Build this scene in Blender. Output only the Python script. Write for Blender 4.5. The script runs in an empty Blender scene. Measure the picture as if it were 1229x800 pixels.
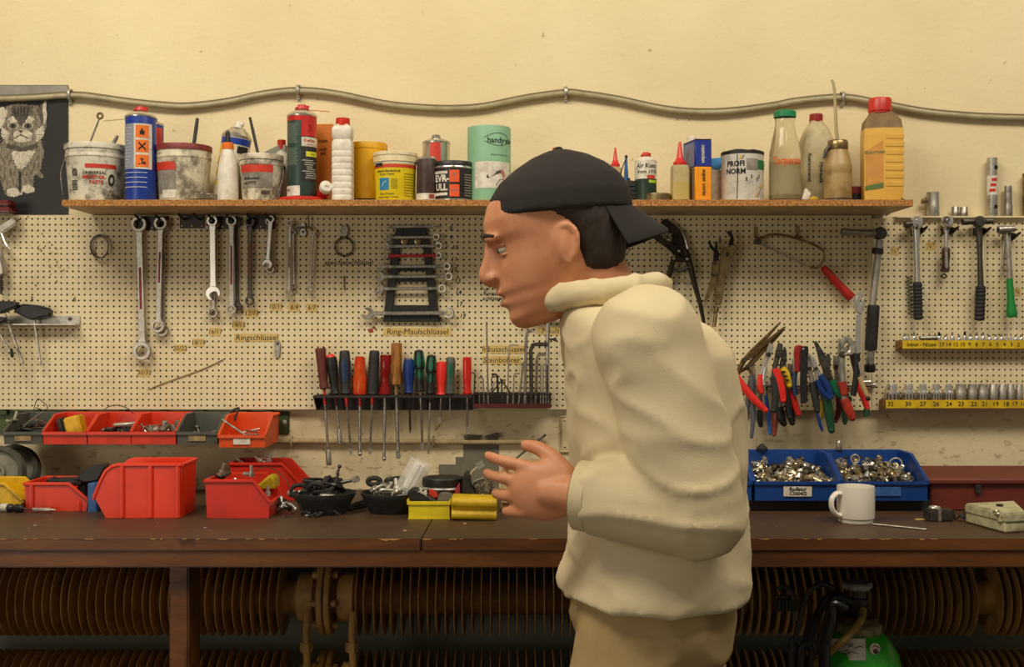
import bpy, bmesh, math, random
from mathutils import Vector, Matrix, noise
random.seed(7)
SC = bpy.context.scene
COL = SC.collection
PI = math.pi
# ---------------------------------------------------------------- camera geometry
D, F, CZ = 2.7, 1421.0, 1.305          # wall distance, focal length in pixels (1229 wide), lens height
def S(d): return (D - d) / F           # metres per pixel at distance d in front of the wall
def W(px, py, d): return Vector(((px - 614.5) * S(d), -d, CZ - (py - 400) * S(d)))
def rad(a): return math.radians(a)

# ---------------------------------------------------------------- materials
def lin(c):
    return tuple(((x/255)/12.92 if x/255 <= .04045 else ((x/255+.055)/1.055)**2.4) for x in c)
MATS = {}
def mat(name, rgb, rough=.5, metal=0., dirt=0., dcol=(70, 55, 38), scale=30., bump=0., bscale=None, trans=0., thr=.5, stretch=None, coat=0., alpha=1., sheen=0.):
    if name in MATS: return MATS[name]
    m = bpy.data.materials.new(name); m.use_nodes = True
    nt = m.node_tree; b = nt.nodes['Principled BSDF']
    b.inputs['Base Color'].default_value = (*lin(rgb), 1)
    b.inputs['Roughness'].default_value = rough
    b.inputs['Metallic'].default_value = metal
    if trans: b.inputs['Transmission Weight'].default_value = trans; b.inputs['IOR'].default_value = 1.3
    if coat: b.inputs['Coat Weight'].default_value = coat
    if alpha < 1: b.inputs['Alpha'].default_value = alpha
    if sheen: b.inputs['Sheen Weight'].default_value = sheen
    vec = None
    if dirt or bump:
        tc = nt.nodes.new('ShaderNodeTexCoord'); mp = nt.nodes.new('ShaderNodeMapping')
        nt.links.new(tc.outputs['Object'], mp.inputs['Vector'])
        if stretch: mp.inputs['Scale'].default_value = stretch
        vec = mp.outputs['Vector']
    if dirt:
        n = nt.nodes.new('ShaderNodeTexNoise'); n.inputs['Scale'].default_value = scale
        n.inputs['Detail'].default_value = 6; n.inputs['Roughness'].default_value = .68
        r = nt.nodes.new('ShaderNodeValToRGB')
        r.color_ramp.elements[0].position = thr - .07; r.color_ramp.elements[1].position = thr + .10
        r.color_ramp.elements[0].color = (0, 0, 0, 1); r.color_ramp.elements[1].color = (dirt, dirt, dirt, 1)
        mx = nt.nodes.new('ShaderNodeMix'); mx.data_type = 'RGBA'
        mx.inputs['A'].default_value = (*lin(rgb), 1); mx.inputs['B'].default_value = (*lin(dcol), 1)
        nt.links.new(vec, n.inputs['Vector']); nt.links.new(n.outputs['Fac'], r.inputs['Fac'])
        nt.links.new(r.outputs['Color'], mx.inputs['Factor']); nt.links.new(mx.outputs['Result'], b.inputs['Base Color'])
    if bump:
        n2 = nt.nodes.new('ShaderNodeTexNoise'); n2.inputs['Scale'].default_value = bscale or scale*2
        n2.inputs['Detail'].default_value = 5
        bp = nt.nodes.new('ShaderNodeBump'); bp.inputs['Strength'].default_value = bump; bp.inputs['Distance'].default_value = .004
        nt.links.new(vec, n2.inputs['Vector']); nt.links.new(n2.outputs['Fac'], bp.inputs['Height']); nt.links.new(bp.outputs['Normal'], b.inputs['Normal'])
    MATS[name] = m
    return m

# ---------------------------------------------------------------- mesh builder
class G:
    def __init__(s): s.v = []; s.f = []; s.m = []; s.M = Matrix.Identity(4); s.mi = 0
    def mt(s, i): s.mi = i; return s
    def at(s, M): s.M = M; return s
    def add(s, vs, fs):
        o = len(s.v); M = s.M
        s.v.extend([M @ Vector(p) for p in vs]); s.f.extend([tuple(i+o for i in f) for f in fs]); s.m.extend([s.mi]*len(fs)); return s
    def bm(s, bm):
        bm.verts.index_update()
        s.add([v.co.copy() for v in bm.verts], [[v.index for v in f.verts] for f in bm.faces]); bm.free(); return s
    def _bev(s, bm, b, seg=2):
        if b: bmesh.ops.bevel(bm, geom=[e for e in bm.edges if len(e.link_faces) == 2 and e.calc_face_angle(0) > .5], offset=b, segments=seg, affect='EDGES', clamp_overlap=True)
        return s.bm(bm)
    def box(s, x0, x1, y0, y1, z0, z1, b=0., seg=2):
        bm = bmesh.new(); bmesh.ops.create_cube(bm, size=1)
        for v in bm.verts: v.co = Vector(((x0+x1)/2+v.co.x*(x1-x0), (y0+y1)/2+v.co.y*(y1-y0), (z0+z1)/2+v.co.z*(z1-z0)))
        return s._bev(bm, b, seg)
    def prism(s, poly, y0, y1, b=0., axis='y', seg=1):
        """polygon in the x-z plane extruded along y (or y-z along x, or x-y along z)"""
        bm = bmesh.new(); lo = []; hi = []
        def P(p, t): return (p[0], t, p[1]) if axis == 'y' else ((t, p[0], p[1]) if axis == 'x' else (p[0], p[1], t))
        for p in poly: lo.append(bm.verts.new(P(p, y0)))
        for p in poly: hi.append(bm.verts.new(P(p, y1)))
        n = len(poly); bm.faces.new(lo); bm.faces.new(hi[::-1])
        for i in range(n): bm.faces.new((lo[i], hi[i], hi[(i+1) % n], lo[(i+1) % n]))
        bmesh.ops.recalc_face_normals(bm, faces=bm.faces)
        return s._bev(bm, b, seg)
    def lathe(s, prof, c=(0, 0, 0), seg=24, sx=1., sy=1., M=None, n4=None):
        """profile [(r,z)] around local z; r=0 ends close; n4 = superellipse power for squarish bodies"""
        vs = []; fs = []; rings = []
        for r, z in prof:
            if r <= 1e-7: rings.append([len(vs)]); vs.append((c[0], c[1], c[2]+z))
            else:
                a = []
                for k in range(seg):
                    t = 2*PI*k/seg; ct, st = math.cos(t), math.sin(t); q = 1.
                    if n4: q = (abs(ct)**n4+abs(st)**n4)**(-1/n4)
                    a.append(len(vs)); vs.append((c[0]+r*sx*q*ct, c[1]+r*sy*q*st, c[2]+z))
                rings.append(a)
        for A, B in zip(rings, rings[1:]):
            for k in range(seg):
                k2 = (k+1) % seg
                if len(A) == 1 and len(B) == 1: continue
                if len(A) == 1: fs.append((A[0], B[k2], B[k]))
                elif len(B) == 1: fs.append((A[k], A[k2], B[0]))
                else: fs.append((A[k], A[k2], B[k2], B[k]))
        if M is not None: vs = [M @ Vector(p) for p in vs]
        return s.add(vs, fs)
    def tube(s, pts, r, seg=8, closed=False, smooth=0, sq=None):
        pts = [Vector(p) for p in pts]
        rr = list(r) if isinstance(r, (list, tuple)) else [r]*len(pts)
        if smooth:
            q = []; q2 = []; n = len(pts)
            rng = range(n if closed else n-1)
            for i in rng:
                p0, p1, p2, p3 = (pts[(i-1) % n] if closed or i > 0 else pts[0]), pts[i], pts[(i+1) % n], (pts[(i+2) % n] if closed or i+2 < n else pts[-1])
                for k in range(smooth):
                    t = k/smooth
                    q.append(.5*((2*p1)+(p2-p0)*t+(2*p0-5*p1+4*p2-p3)*t*t+(3*p1-p0-3*p2+p3)*t**3))
                    q2.append(rr[i]*(1-t)+rr[(i+1) % n]*t)
            if not closed: q.append(pts[-1]); q2.append(rr[-1])
            pts, rr = q, q2
        n = len(pts); vs = []; fs = []; N = None
        for i in range(n):
            a = pts[(i-1) % n] if (closed or i > 0) else pts[i]; b = pts[(i+1) % n] if (closed or i < n-1) else pts[i]
            T = (b-a); T = T.normalized() if T.length > 1e-9 else Vector((0, 0, 1))
            if N is None:
                ref = Vector((0, 1, 0)) if abs(T.y) < .9 else Vector((1, 0, 0)); N = T.cross(ref).normalized()
            else:
                N = (N-T*N.dot(T)); N = N.normalized() if N.length > 1e-6 else T.orthogonal().normalized()
            B = T.cross(N)
            for k in range(seg):
                t = 2*PI*k/seg
                vs.append(pts[i]+N*(math.cos(t)*rr[i])+B*(math.sin(t)*rr[i]*(sq or 1)))
        for i in range(n if closed else n-1):
            j = (i+1) % n
            for k in range(seg): fs.append((i*seg+k, i*seg+(k+1) % seg, j*seg+(k+1) % seg, j*seg+k))
        if not closed: fs.append(tuple(range(seg))[::-1]); fs.append(tuple((n-1)*seg+k for k in range(seg)))
        return s.add(vs, fs)
    def ball(s, c, r, seg=16, rings=10):
        r = (r, r, r) if not isinstance(r, (tuple, list)) else r
        prof = [(math.sin(PI*i/rings), -math.cos(PI*i/rings)) for i in range(rings+1)]
        prof[0] = (0, -1); prof[-1] = (0, 1)
        return s.lathe(prof, M=Matrix.Translation(c) @ Matrix.Diagonal((r[0], r[1], r[2], 1)), seg=seg)
    def ring(s, c, R, r, axis='y', seg=20, m=8, sz=1.):
        pts = []
        for k in range(seg):
            t = 2*PI*k/seg; a, b = R*math.cos(t), R*sz*math.sin(t)
            pts.append((c[0]+a, c[1], c[2]+b) if axis == 'y' else ((c[0], c[1]+a, c[2]+b) if axis == 'x' else (c[0]+a, c[1]+b, c[2])))
        return s.tube(pts, r, seg=m, closed=True)
    def annulus(s, c, R, r, t, seg=20, hexa=0):
        """flat ring in x-z, thickness t along y (square edges softened)"""
        prof = [(R-.12*(R-r), -t/2), (R, -t/4), (R, t/4), (R-.12*(R-r), t/2), (r, t/2), (r, -t/2), (R-.12*(R-r), -t/2)]
        return s.lathe(prof, M=Matrix.Translation(c) @ Matrix.Rotation(PI/2, 4, 'X'), seg=seg)
    def cylpatch(s, cx, cy, Rf, z0, z1, a0, a1, n=12, nz=2):
        """patch hugging a round body; angles in degrees, 0 faces the room, + to the right"""
        vs = []; fs = []
        for j in range(nz+1):
            z = z0+(z1-z0)*j/nz; R = Rf(z)
            for i in range(n+1):
                a = rad(a0+(a1-a0)*i/n); vs.append((cx+R*math.sin(a), cy-R*math.cos(a), z))
        for j in range(nz):
            for i in range(n):
                k = j*(n+1)+i; fs.append((k, k+1, k+n+2, k+n+1))
        return s.add(vs, fs)
    def poly(s, pts):
        return s.add(pts, [tuple(range(len(pts)))])
    def text(s, body, h, mp, bold=0., align='CENTER', shear=0., wide=1., space=1.):
        vs, fs = text_geo(body, h, bold, align, shear, wide, space)
        return s.add([mp(u, v) for u, v in vs], fs)

TG = {}
def text_geo(body, h, bold, align, shear, wide, space):
    key = (body, h, bold, align, shear, wide, space)
    if key in TG: return TG[key]
    cu = bpy.data.curves.new('text', 'FONT'); cu.body = body; cu.size = h*1.38; cu.align_x = align; cu.align_y = 'CENTER'
    cu.resolution_u = 2; cu.offset = bold*h; cu.shear = shear; cu.space_character = space
    ob = bpy.data.objects.new('text', cu)
    me = ob.to_mesh()
    vs = [(v.co.x*wide, v.co.y) for v in me.vertices]; fs = [tuple(p.vertices) for p in me.polygons]
    ob.to_mesh_clear(); bpy.data.objects.remove(ob); bpy.data.curves.remove(cu)
    TG[key] = (vs, fs); return TG[key]
def on_wall(px, py, d, ang=0.):
    o = W(px, py, d); c, sn = math.cos(rad(ang)), math.sin(rad(ang))
    return lambda u, v: o+Vector((u*c-v*sn, 0, u*sn+v*c))
def on_cyl(cx, cy, Rf, z0, a0=0.):
    return lambda u, v: (cx+Rf(z0+v)*math.sin(rad(a0)+u/Rf(z0)), cy-Rf(z0+v)*math.cos(rad(a0)+u/Rf(z0)), z0+v)
def on_plane(o, X, Z):
    o, X, Z = Vector(o), Vector(X).normalized(), Vector(Z).normalized()
    return lambda u, v: o+X*u+Z*v

def mesh_obj(name, g, mats, loc=Vector(), parent=None, sharp=.6, flat=False):
    me = bpy.data.meshes.new(name)
    me.from_pydata([p-loc for p in g.v], [], g.f)
    for m in (mats if isinstance(mats, (list, tuple)) else [mats]): me.materials.append(m)
    me.polygons.foreach_set('material_index', g.m)
    if not flat:
        me.polygons.foreach_set('use_smooth', [True]*len(g.f)); me.update()
        try: me.set_sharp_from_angle(angle=sharp)
        except Exception: pass
    me.update()
    o = bpy.data.objects.new(name, me); COL.objects.link(o)
    if parent is not None: o.parent = parent
    return o
PRINT = ('label_panel', 'label_plate', 'tape', 'yellow_front', 'paper_band', 'lower_body', 'body', 'box')
SUB = {k: PRINT for k in ('lettering', 'red_lettering', 'black_lettering', 'fine_print', 'black_print', 'red_print', 'tyre_picture', 'swoosh', 'sleeve_picture', 'hand_picture', 'thread_picture', 'picture_stripes', 'scribbled_lines', 'band_print')}
SUB.update({'hazard_symbol': ('hazard_square',), 'white_lettering': ('upper_body',), 'sticker_print': ('round_sticker',), 'iris': ('eye',), 'pupil': ('eye',), 'eyelid': ('eye',), 'cap_brim': ('cap_crown',), 'cap_button': ('cap_crown',), 'cuff': ('coat',), 'collar': ('coat',), 'sole': ('shoe',), 'grip_inlay': ('handle', 'grip'), 'end_cap': ('handle', 'grip'), 'red_inlay': ('shaft',), 'jaw_teeth': ('jaw',), 'grip_stripes': ('grip',), 'green_sleeve': ('grip',), 'slot': ('arm',), 'inner_line': ('foil_strip',), 'chipped_edge': ('front_lip',), 'hanging_ring': ('handle',), 'bristles': ('handle',), 'drip_tube': ('body',), 'nose': ('kitten_head',), 'whiskers': ('kitten_head',), 'muzzle': ('kitten_head',)})
class Thing:
    """an Empty at the base of a thing; part() hangs meshes under it"""
    def __init__(s, name, label, cat, loc, group=None):
        s.o = bpy.data.objects.new(name, None); COL.objects.link(s.o)
        s.host = {}
        s.loc = Vector(loc); s.o.location = s.loc; s.o.empty_display_size = .02
        s.o['label'] = label; s.o['category'] = cat
        if group: s.o['group'] = group
    def part(s, name, g, mats, under=None, label=None, **k):
        if under is None:
            for hs in SUB.get(name, ()):
                if hs in s.host: under = s.host[hs]; break
        o = mesh_obj(name, g, mats, s.loc, under or s.o, **k)
        s.host[name] = o
        if label: o['label'] = label
        return o
def solo(name, label, cat, g, mats, group=None, kind=None, **k):
    xs = [p.x for p in g.v]; ys = [p.y for p in g.v]; zs = [p.z for p in g.v]
    loc = Vector(((min(xs)+max(xs))/2, (min(ys)+max(ys))/2, min(zs)))
    o = mesh_obj(name, g, mats, loc, **k); o.location = loc
    o['label'] = label; o['category'] = cat
    if group: o['group'] = group
    if kind: o['kind'] = kind
    return o
def struct(name, g, mats, parent=None, **k):
    o = mesh_obj(name, g, mats, parent=parent, **k)
    if parent is None: o['kind'] = 'structure'
    return o
def copy_tree(o, parent=None):
    c = o.copy(); COL.objects.link(c)
    if parent: c.parent = parent
    for ch in list(o.children): copy_tree(ch, c)
    return c
def axis(p0, p1, d0, d1=None):
    """matrix whose local z runs from pixel p0 to pixel p1; returns it and the length"""
    a = W(*p0, d0); b = W(*p1, d0 if d1 is None else d1); z = (b-a); L = z.length; z.normalize()
    y = Vector((0, 1, 0)); x = y.cross(z).normalized(); y = z.cross(x)
    M = Matrix((x, y, z)).transposed().to_4x4(); M.translation = a
    return M, L

# ---------------------------------------------------------------- palette
steel = mat('worn_steel', (176, 170, 158), .36, .75, .5, (70, 62, 52), 60, .15)
chrome = mat('chrome', (224, 220, 212), .26, .8, .15, (150, 140, 124), 30)
dsteel = mat('dark_steel', (92, 87, 80), .42, .7, .5, (40, 34, 28), 70, .2)
alu = mat('dull_aluminium', (190, 184, 172), .4, .7, .45, (100, 90, 75), 55)
brass = mat('aged_nickel', (160, 138, 94), .33, .8, .6, (84, 66, 40), 50)
black = mat('black_plastic', (22, 21, 20), .45, 0, .4, (50, 45, 38), 60)
rubber = mat('black_rubber', (28, 27, 26), .7, 0, .4, (55, 50, 44), 80, .3)
redp = mat('red_plastic', (205, 42, 26), .38, 0, .35, (120, 28, 18), 25)
red2 = mat('red_grip', (200, 35, 28), .35, 0, .4, (110, 20, 18), 50, coat=.2)
dred = mat('dark_red_paint', (84, 24, 20), .45, 0, .5, (40, 14, 12), 40)
ink = mat('black_ink', (28, 24, 20), .8)
rink = mat('red_ink', (190, 48, 22), .8)
white = mat('white_plastic', (226, 218, 200), .42, 0, .35, (150, 134, 104), 40)
paper = mat('masking_tape', (212, 182, 112), .85, 0, .4, (190, 154, 86), 60)
yel = mat('yellow_plastic', (225, 178, 16), .45, 0, .5, (140, 105, 18), 28)
blue = mat('blue_plastic', (16, 64, 136), .38, 0, .3, (12, 38, 84), 25)
wood = mat('handle_wood', (176, 116, 48), .5, 0, .8, (96, 54, 20), 40, .2, stretch=(6, 6, .6))
green = mat('green_grip', (16, 104, 72), .42, 0, .4, (8, 50, 36), 50)
WORLD, KEY_L, KEY_R, FILL, EXPO = .19, 48, 39, 28, -.12
# ================================================================ ROOM
def wall_material():
    m = bpy.data.materials.new('plaster'); m.use_nodes = True; nt = m.node_tree; b = nt.nodes['Principled BSDF']
    b.inputs['Roughness'].default_value = .9
    tc = nt.nodes.new('ShaderNodeTexCoord')
    def noise_n(sc, det=4, mpscale=None):
        n = nt.nodes.new('ShaderNodeTexNoise'); n.inputs['Scale'].default_value = sc; n.inputs['Detail'].default_value = det
        if mpscale:
            mp = nt.nodes.new('ShaderNodeMapping'); mp.inputs['Scale'].default_value = mpscale
            nt.links.new(tc.outputs['Object'], mp.inputs['Vector']); nt.links.new(mp.outputs['Vector'], n.inputs['Vector'])
        else: nt.links.new(tc.outputs['Object'], n.inputs['Vector'])
        return n
    def ramp(src, a, b_, ca, cb):
        r = nt.nodes.new('ShaderNodeValToRGB'); r.color_ramp.elements[0].position = a; r.color_ramp.elements[1].position = b_
        r.color_ramp.elements[0].color = ca; r.color_ramp.elements[1].color = cb
        nt.links.new(src, r.inputs['Fac']); return r
    def mix(fac, A, B):
        x = nt.nodes.new('ShaderNodeMix'); x.data_type = 'RGBA'
        for k, val in (('Factor', fac), ('A', A), ('B', B)):
            if isinstance(val, tuple): x.inputs[k].default_value = val
            else: nt.links.new(val, x.inputs[k])
        return x.outputs['Result']
    W0, W1 = (0, 0, 0, 1), (1, 1, 1, 1)
    base = ramp(noise_n(3, 5).outputs['Fac'], .35, .7, (*lin((228, 211, 170)), 1), (*lin((218, 199, 156)), 1)).outputs['Color']
    # small dark specks and chips, denser low on the wall where the bench gets knocked
    sep = nt.nodes.new('ShaderNodeSeparateXYZ'); nt.links.new(tc.outputs['Object'], sep.inputs['Vector'])
    hz_ = nt.nodes.new('ShaderNodeMath'); hz_.operation = 'MULTIPLY'; hz_.inputs[1].default_value = .5; nt.links.new(sep.outputs['Z'], hz_.inputs[0])
    low = ramp(hz_.outputs[0], .50, .60, (1, 1, 1, 1), (0, 0, 0, 1)).outputs['Color']
    sp = ramp(noise_n(46, 3).outputs['Fac'], .70, .74, W0, (.55, .55, .55, 1)).outputs['Color']
    c1 = mix(sp, base, (*lin((120, 92, 56)), 1))
    sc = ramp(noise_n(34, 9, (1, 1, 2.4)).outputs['Fac'], .58, .64, W0, (.5, .5, .5, 1)).outputs['Color']
    mul = nt.nodes.new('ShaderNodeMix'); mul.data_type = 'RGBA'; mul.blend_type = 'MULTIPLY'; mul.inputs['Factor'].default_value = 1
    nt.links.new(sc, mul.inputs['A']); nt.links.new(low, mul.inputs['B'])
    c2 = mix(mul.outputs['Result'], c1, (*lin((112, 82, 46)), 1))
    # grey dado paint under the bench
    # a hand-brushed grey dado, its upper line hidden behind the bench things
    dado = ramp(sep.outputs['Z'], .943, .946, W1, W0).outputs['Color']
    c3 = mix(dado, c2, (*lin((112, 112, 98)), 1))
    nt.links.new(c3, b.inputs['Base Color'])
    bn = noise_n(90, 6); bn2 = noise_n(24, 4)
    ad = nt.nodes.new('ShaderNodeMath'); ad.operation = 'ADD'; nt.links.new(bn.outputs['Fac'], ad.inputs[0]); nt.links.new(bn2.outputs['Fac'], ad.inputs[1])
    bp = nt.nodes.new('ShaderNodeBump'); bp.inputs['Strength'].default_value = .3; bp.inputs['Distance'].default_value = .004
    nt.links.new(ad.outputs[0], bp.inputs['Height']); nt.links.new(bp.outputs['Normal'], b.inputs['Normal'])
    return m
plaster = wall_material()
struct('wall_back', G().box(-3, 3, 0, .12, 0, 3.0), plaster)
floor_m = mat('concrete_floor', (84, 74, 62), .8, 0, .5, (60, 52, 44), 6, .2)
struct('floor', G().box(-3, 3, -5, .12, -.1, 0), floor_m)
# grey paint left on the wall where a cabinet once stood
greyp = mat('grey_wall_paint', (118, 112, 94), .85, 0, .4, (96, 90, 74), 20)
g = G()
def pw(l, d): return [tuple(W(x, y, d).xz) for x, y in l]
g.prism(pw([(556, 531), (599, 531), (599, 598), (527, 598), (527, 557), (547, 557), (547, 548), (556, 548)], 0), -.0012, .001)
struct('trim_1', g, greyp)
# electrical cover plate
pl = mat('painted_cover', (214, 194, 146), .7, 0, .3, (150, 128, 84), 30)
g = G().box(W(674, 0, 0).x, W(738, 0, 0).x, -.006, .0, W(0, 540, 0).z, W(0, 500, 0).z, .002)
t = Thing('cover_plate', 'cream cover plate on the wall below the hex key tray, half hidden by the man', 'cover plate', W(706, 540, 0))
t.part('plate', g, pl)
g = G()
a, b_ = W(673, 499, 0), W(739, 541, 0)
g.tube([(a.x, -.004, a.z), (b_.x, -.004, a.z), (b_.x, -.004, b_.z), (a.x, -.004, b_.z)], .0035, 6, closed=True)
t.part('rim', g, pl)
g = G()
for x_, y_ in ((678, 504), (734, 504), (678, 536), (734, 536)): g.ball(W(x_, y_, .0065), (.003, .0012, .003), 8, 4)
t.part('screw', g, steel)

# ---- conduit along the lower wall
conduit = mat('painted_conduit', (176, 156, 112), .55, 0, .5, (110, 90, 58), 30)
g = G().tube([W(325, 529, .011), W(500, 530, .011), W(655, 530, .011)], .0062, 12, smooth=6)
t = Thing('conduit_pipe', 'thin cream-painted conduit running along the wall behind the screwdriver shafts', 'pipe', W(490, 532, .011))
t.part('tube', g, conduit)
for x_ in (350, 520, 640):
    g = G(); c = W(x_, 530, .009)
    g.tube([c+Vector((0, .008, .012)), c+Vector((0, -.006, .010)), c+Vector((0, -.0105, 0)), c+Vector((0, -.006, -.010)), c+Vector((0, .008, -.012))], .0022, 6, smooth=3)
    t.part('clip', g, conduit)
# chunk of dried filler and a slim offcut on the conduit
g = G().prism(pw([(556, 523), (561, 521), (579, 522), (577, 525.5), (557, 525.5)], .012), -.02, -.004, .001)
solo('metal_offcut', 'short flat grey offcut lying on the conduit', 'metal piece', g, dsteel)
g = G().prism(pw([(581, 525.5), (584, 522), (598, 519), (598, 525.5)], .012), -.02, -.004, .001)
solo('metal_offcut', 'wedge-shaped grey offcut lying on the conduit beside the flat one', 'metal piece', g, dsteel)
M, L = axis((655, 521), (618, 551), .03)
solo('thin_rod', 'thin dark rod leaning across the end of the conduit', 'rod', G().at(M).lathe([(0, 0), (.003, 0), (.0022, L), (0, L)], seg=8), dsteel)

# ---- hose clipped in waves along the upper wall
hose_m = mat('grey_hose', (160, 148, 112), .42, 0, .45, (112, 100, 70), 22, coat=.15)
hp = [(-30, 118), (0, 118), (40, 116.5), (81, 114), (106, 115), (149, 121), (191, 125.5), (225, 127), (273, 121.5), (316, 112.5), (358, 108.5), (401, 112), (460, 124), (500, 128.5), (540, 130), (580, 127.5), (630, 117.5), (678, 111), (700, 112.5), (743, 119), (795, 130), (838, 134), (881, 132.5), (930, 126), (956, 121), (1012, 116.5), (1058, 124), (1110, 133.5), (1170, 139), (1229, 141), (1260, 141)]
t = Thing('cable_hose', 'long grey-green hose sagging in waves across the upper wall', 'hose', W(614, 141, .012))
t.part('hose', G().tube([W(x, y+1, .011) for x, y in hp], .0068, 12, smooth=5), hose_m)
t.part('inner_cable', G().tube([W(x, y-3.2, .006) for x, y in hp], .0022, 6, smooth=4), mat('dark_cable', (108, 96, 70), .6))
for x_, y_ in ((84, 114), (358, 109), (679, 111), (1011, 117)):
    g = G(); c = W(x_, y_, .008)
    g.tube([c+Vector((.0, .0075, .013)), c+Vector((0, -.008, .0105)), c+Vector((0, -.0125, 0)), c+Vector((0, -.008, -.0105)), c+Vector((0, .004, -.016))], .0022, 6, smooth=3, sq=1.8)
    g.box(c.x-.004, c.x+.004, c.y, c.y+.008, c.z-.020, c.z-.010, .001)
    t.part('clip', g, alu)

# ================================================================ PEGBOARDS (real holes)
peg = mat('pegboard_cream', (226, 211, 170), .6, 0, .45, (206, 184, 136), 9, .05)
pegb = mat('hole_shade_and_batten', (38, 28, 18), .9)  # dark brown for the battens and for the shade inside the holes
PD = .020                                           # front face distance from the wall
PITCH = 7.0*S(PD)
def pegboard(label, px0, px1, py0, py1):
    a, b_ = W(px0, py1, PD), W(px1, py0, PD)
    t = Thing('pegboard', label, 'pegboard', (.5*(a.x+b_.x), -PD, a.z))
    nx = max(1, int((b_.x-a.x)/PITCH)); nz = int((b_.z-a.z)/PITCH)
    ox = a.x+((b_.x-a.x)-nx*PITCH)/2; oz = a.z+((b_.z-a.z)-nz*PITCH)/2
    vs = []; fs = []; r = .00245; h = PITCH/2; th = .0035; V = {}
    def vid(p):
        k = (round(p[0]*1e5), round(p[1]*1e5), round(p[2]*1e5))
        if k not in V: V[k] = len(vs); vs.append(p)
        return V[k]
    ys = -PD
    for i in range(nx):
        for j in range(nz):
            cx = ox+(i+.5)*PITCH; cz = oz+(j+.5)*PITCH
            sq = [vid((cx+h*u, ys, cz+h*v)) for u, v in ((1, 0), (1, 1), (0, 1), (-1, 1), (-1, 0), (-1, -1), (0, -1), (1, -1))]
            ci = [vid((cx+r*math.cos(k*PI/4), ys, cz+r*math.sin(k*PI/4))) for k in range(8)]
            cb = [vid((cx+r*math.cos(k*PI/4), ys+th, cz+r*math.sin(k*PI/4))) for k in range(8)]
            for k in range(8):
                k2 = (k+1) % 8
                fs.append((sq[k], ci[k], ci[k2], sq[k2])); fs.append((ci[k], cb[k], cb[k2], ci[k2]))
    g = G(); g.add(vs, fs)
    X0, X1, Z0, Z1 = ox, ox+nx*PITCH, oz, oz+nz*PITCH
    for (u0, u1, w0, w1) in ((a.x, X0, a.z, b_.z), (X1, b_.x, a.z, b_.z), (X0, X1, a.z, Z0), (X0, X1, Z1, b_.z)):
        if u1-u0 > 1e-5 and w1-w0 > 1e-5: g.box(u0, u1, ys, ys+th, w0, w1)
    t.part('perforated_sheet', g, peg, flat=True)
    t.part('hole_shade_sheet', G().box(a.x+.001, b_.x-.001, ys+th+.0002, ys+th+.004, a.z+.001, b_.z-.001), pegb)  # sheet added behind the holes, its dark colour stands in for their shade
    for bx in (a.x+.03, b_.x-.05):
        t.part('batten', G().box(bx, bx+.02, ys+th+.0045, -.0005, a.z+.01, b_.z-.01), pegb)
    return t
pegboard('long cream pegboard behind the ring spanners and the screwdriver rack', -45, 738, 258, 491)
pegboard('cream pegboard behind the wire saw and the bunch of pliers', 738.5, 1046, 258, 492)
pegboard('cream pegboard behind the ratchets and the yellow socket strips', 1046.6, 1275, 262, 492)

# ---- handwriting and stains straight on the boards
BD = PD+.0006
def wallwrite(px, py, txt, hpx, m=ink, ang=0., bold=.015, align='CENTER', shear=.15, d=BD):
    return G().text(txt, hpx*S(d), on_wall(px, py, d, ang), bold, align, shear)
def note(px, py, txt, hpx, label, ang=0., name='pen_note'):
    solo(name, label, 'writing', wallwrite(px, py, txt, hpx, ang=ang), ink, flat=True)
note(418, 315, 'speichenschlüssel', 6.0, 'black handwriting speichenschlüssel under the ring-shaped spoke key')
NW = dict(zip(('8', '9', '10', '11', '12', '13', '14', '15', '17', '18', '19'), 'eight nine ten eleven twelve thirteen fourteen fifteen seventeen eighteen nineteen'.split()))
for (x_, y_, s_) in ((541, 274, '8'), (541, 285, '9'), (546, 297, '10'), (545, 311, '11'), (545, 323, '12'), (549, 337, '13'), (550, 351, '14'), (551, 365, '17'), (555, 379, '19')):
    note(x_, y_, s_, 5.5, 'pen number %s written beside the stacked spanners in the black rack' % NW[s_])
note(590, 352, 'Konus-', 5, 'word Konus- written under the drawn spanner outline')
note(591, 358, 'schlüssel', 5, 'word schlüssel written under the drawn spanner outline, lower line')
note(38, 359, '5', 6, 'pen digit 5 written above the metal rail')
note(89, 359, '6', 6, 'pen digit 6 written above the end of the metal rail')
for y_, s_ in ((272, '19'), (287, '18'), (301, '17'), (317, '15')):
    note(752, y_, s_, 6, 'pen number %s at the board joint beside the black pipe pliers' % NW[s_], ang=-8)
# outline of a spanner drawn in ink
oc = [(582, 275), (578, 281), (579, 288), (585, 294), (584, 310), (583, 326), (577, 333), (577, 342), (582, 348), (587, 346), (586, 338), (590, 335), (593, 339), (594, 346), (600, 343), (602, 335), (597, 327), (595, 310), (594, 294), (601, 289), (602, 279), (597, 273), (593, 274), (592, 283), (588, 284), (585, 276)]
g = G().tube([W(x, y, BD) for x, y in oc], .0007, 5, closed=True, smooth=3)
solo('spanner_outline', 'outline of a double-ended spanner drawn in ink beside the rack', 'drawing', g, ink)
stain = mat('grease_stain', (140, 110, 62), .8)
def blob(px, py, r, seed, d=BD):
    pts = []; c = W(px, py, d)
    for k in range(14):
        a = 2*PI*k/14; q = r*S(d)*(.55+.75*abs(noise.noise((math.cos(a)*1.6+seed, math.sin(a)*1.6, seed*.7))))
        pts.append((c.x+q*math.cos(a), c.y, c.z+q*math.sin(a)))
    return pts
g = G()
for k in range(34): g.poly(blob(random.gauss(64, 16), random.gauss(310, 20), random.uniform(.6, 1.8), k*1.7))
solo('grease_stain', 'cluster of brown grease specks on the pegboard near the blow gun', 'stain', g, stain, kind='stuff', flat=True)
g = G()
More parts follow.
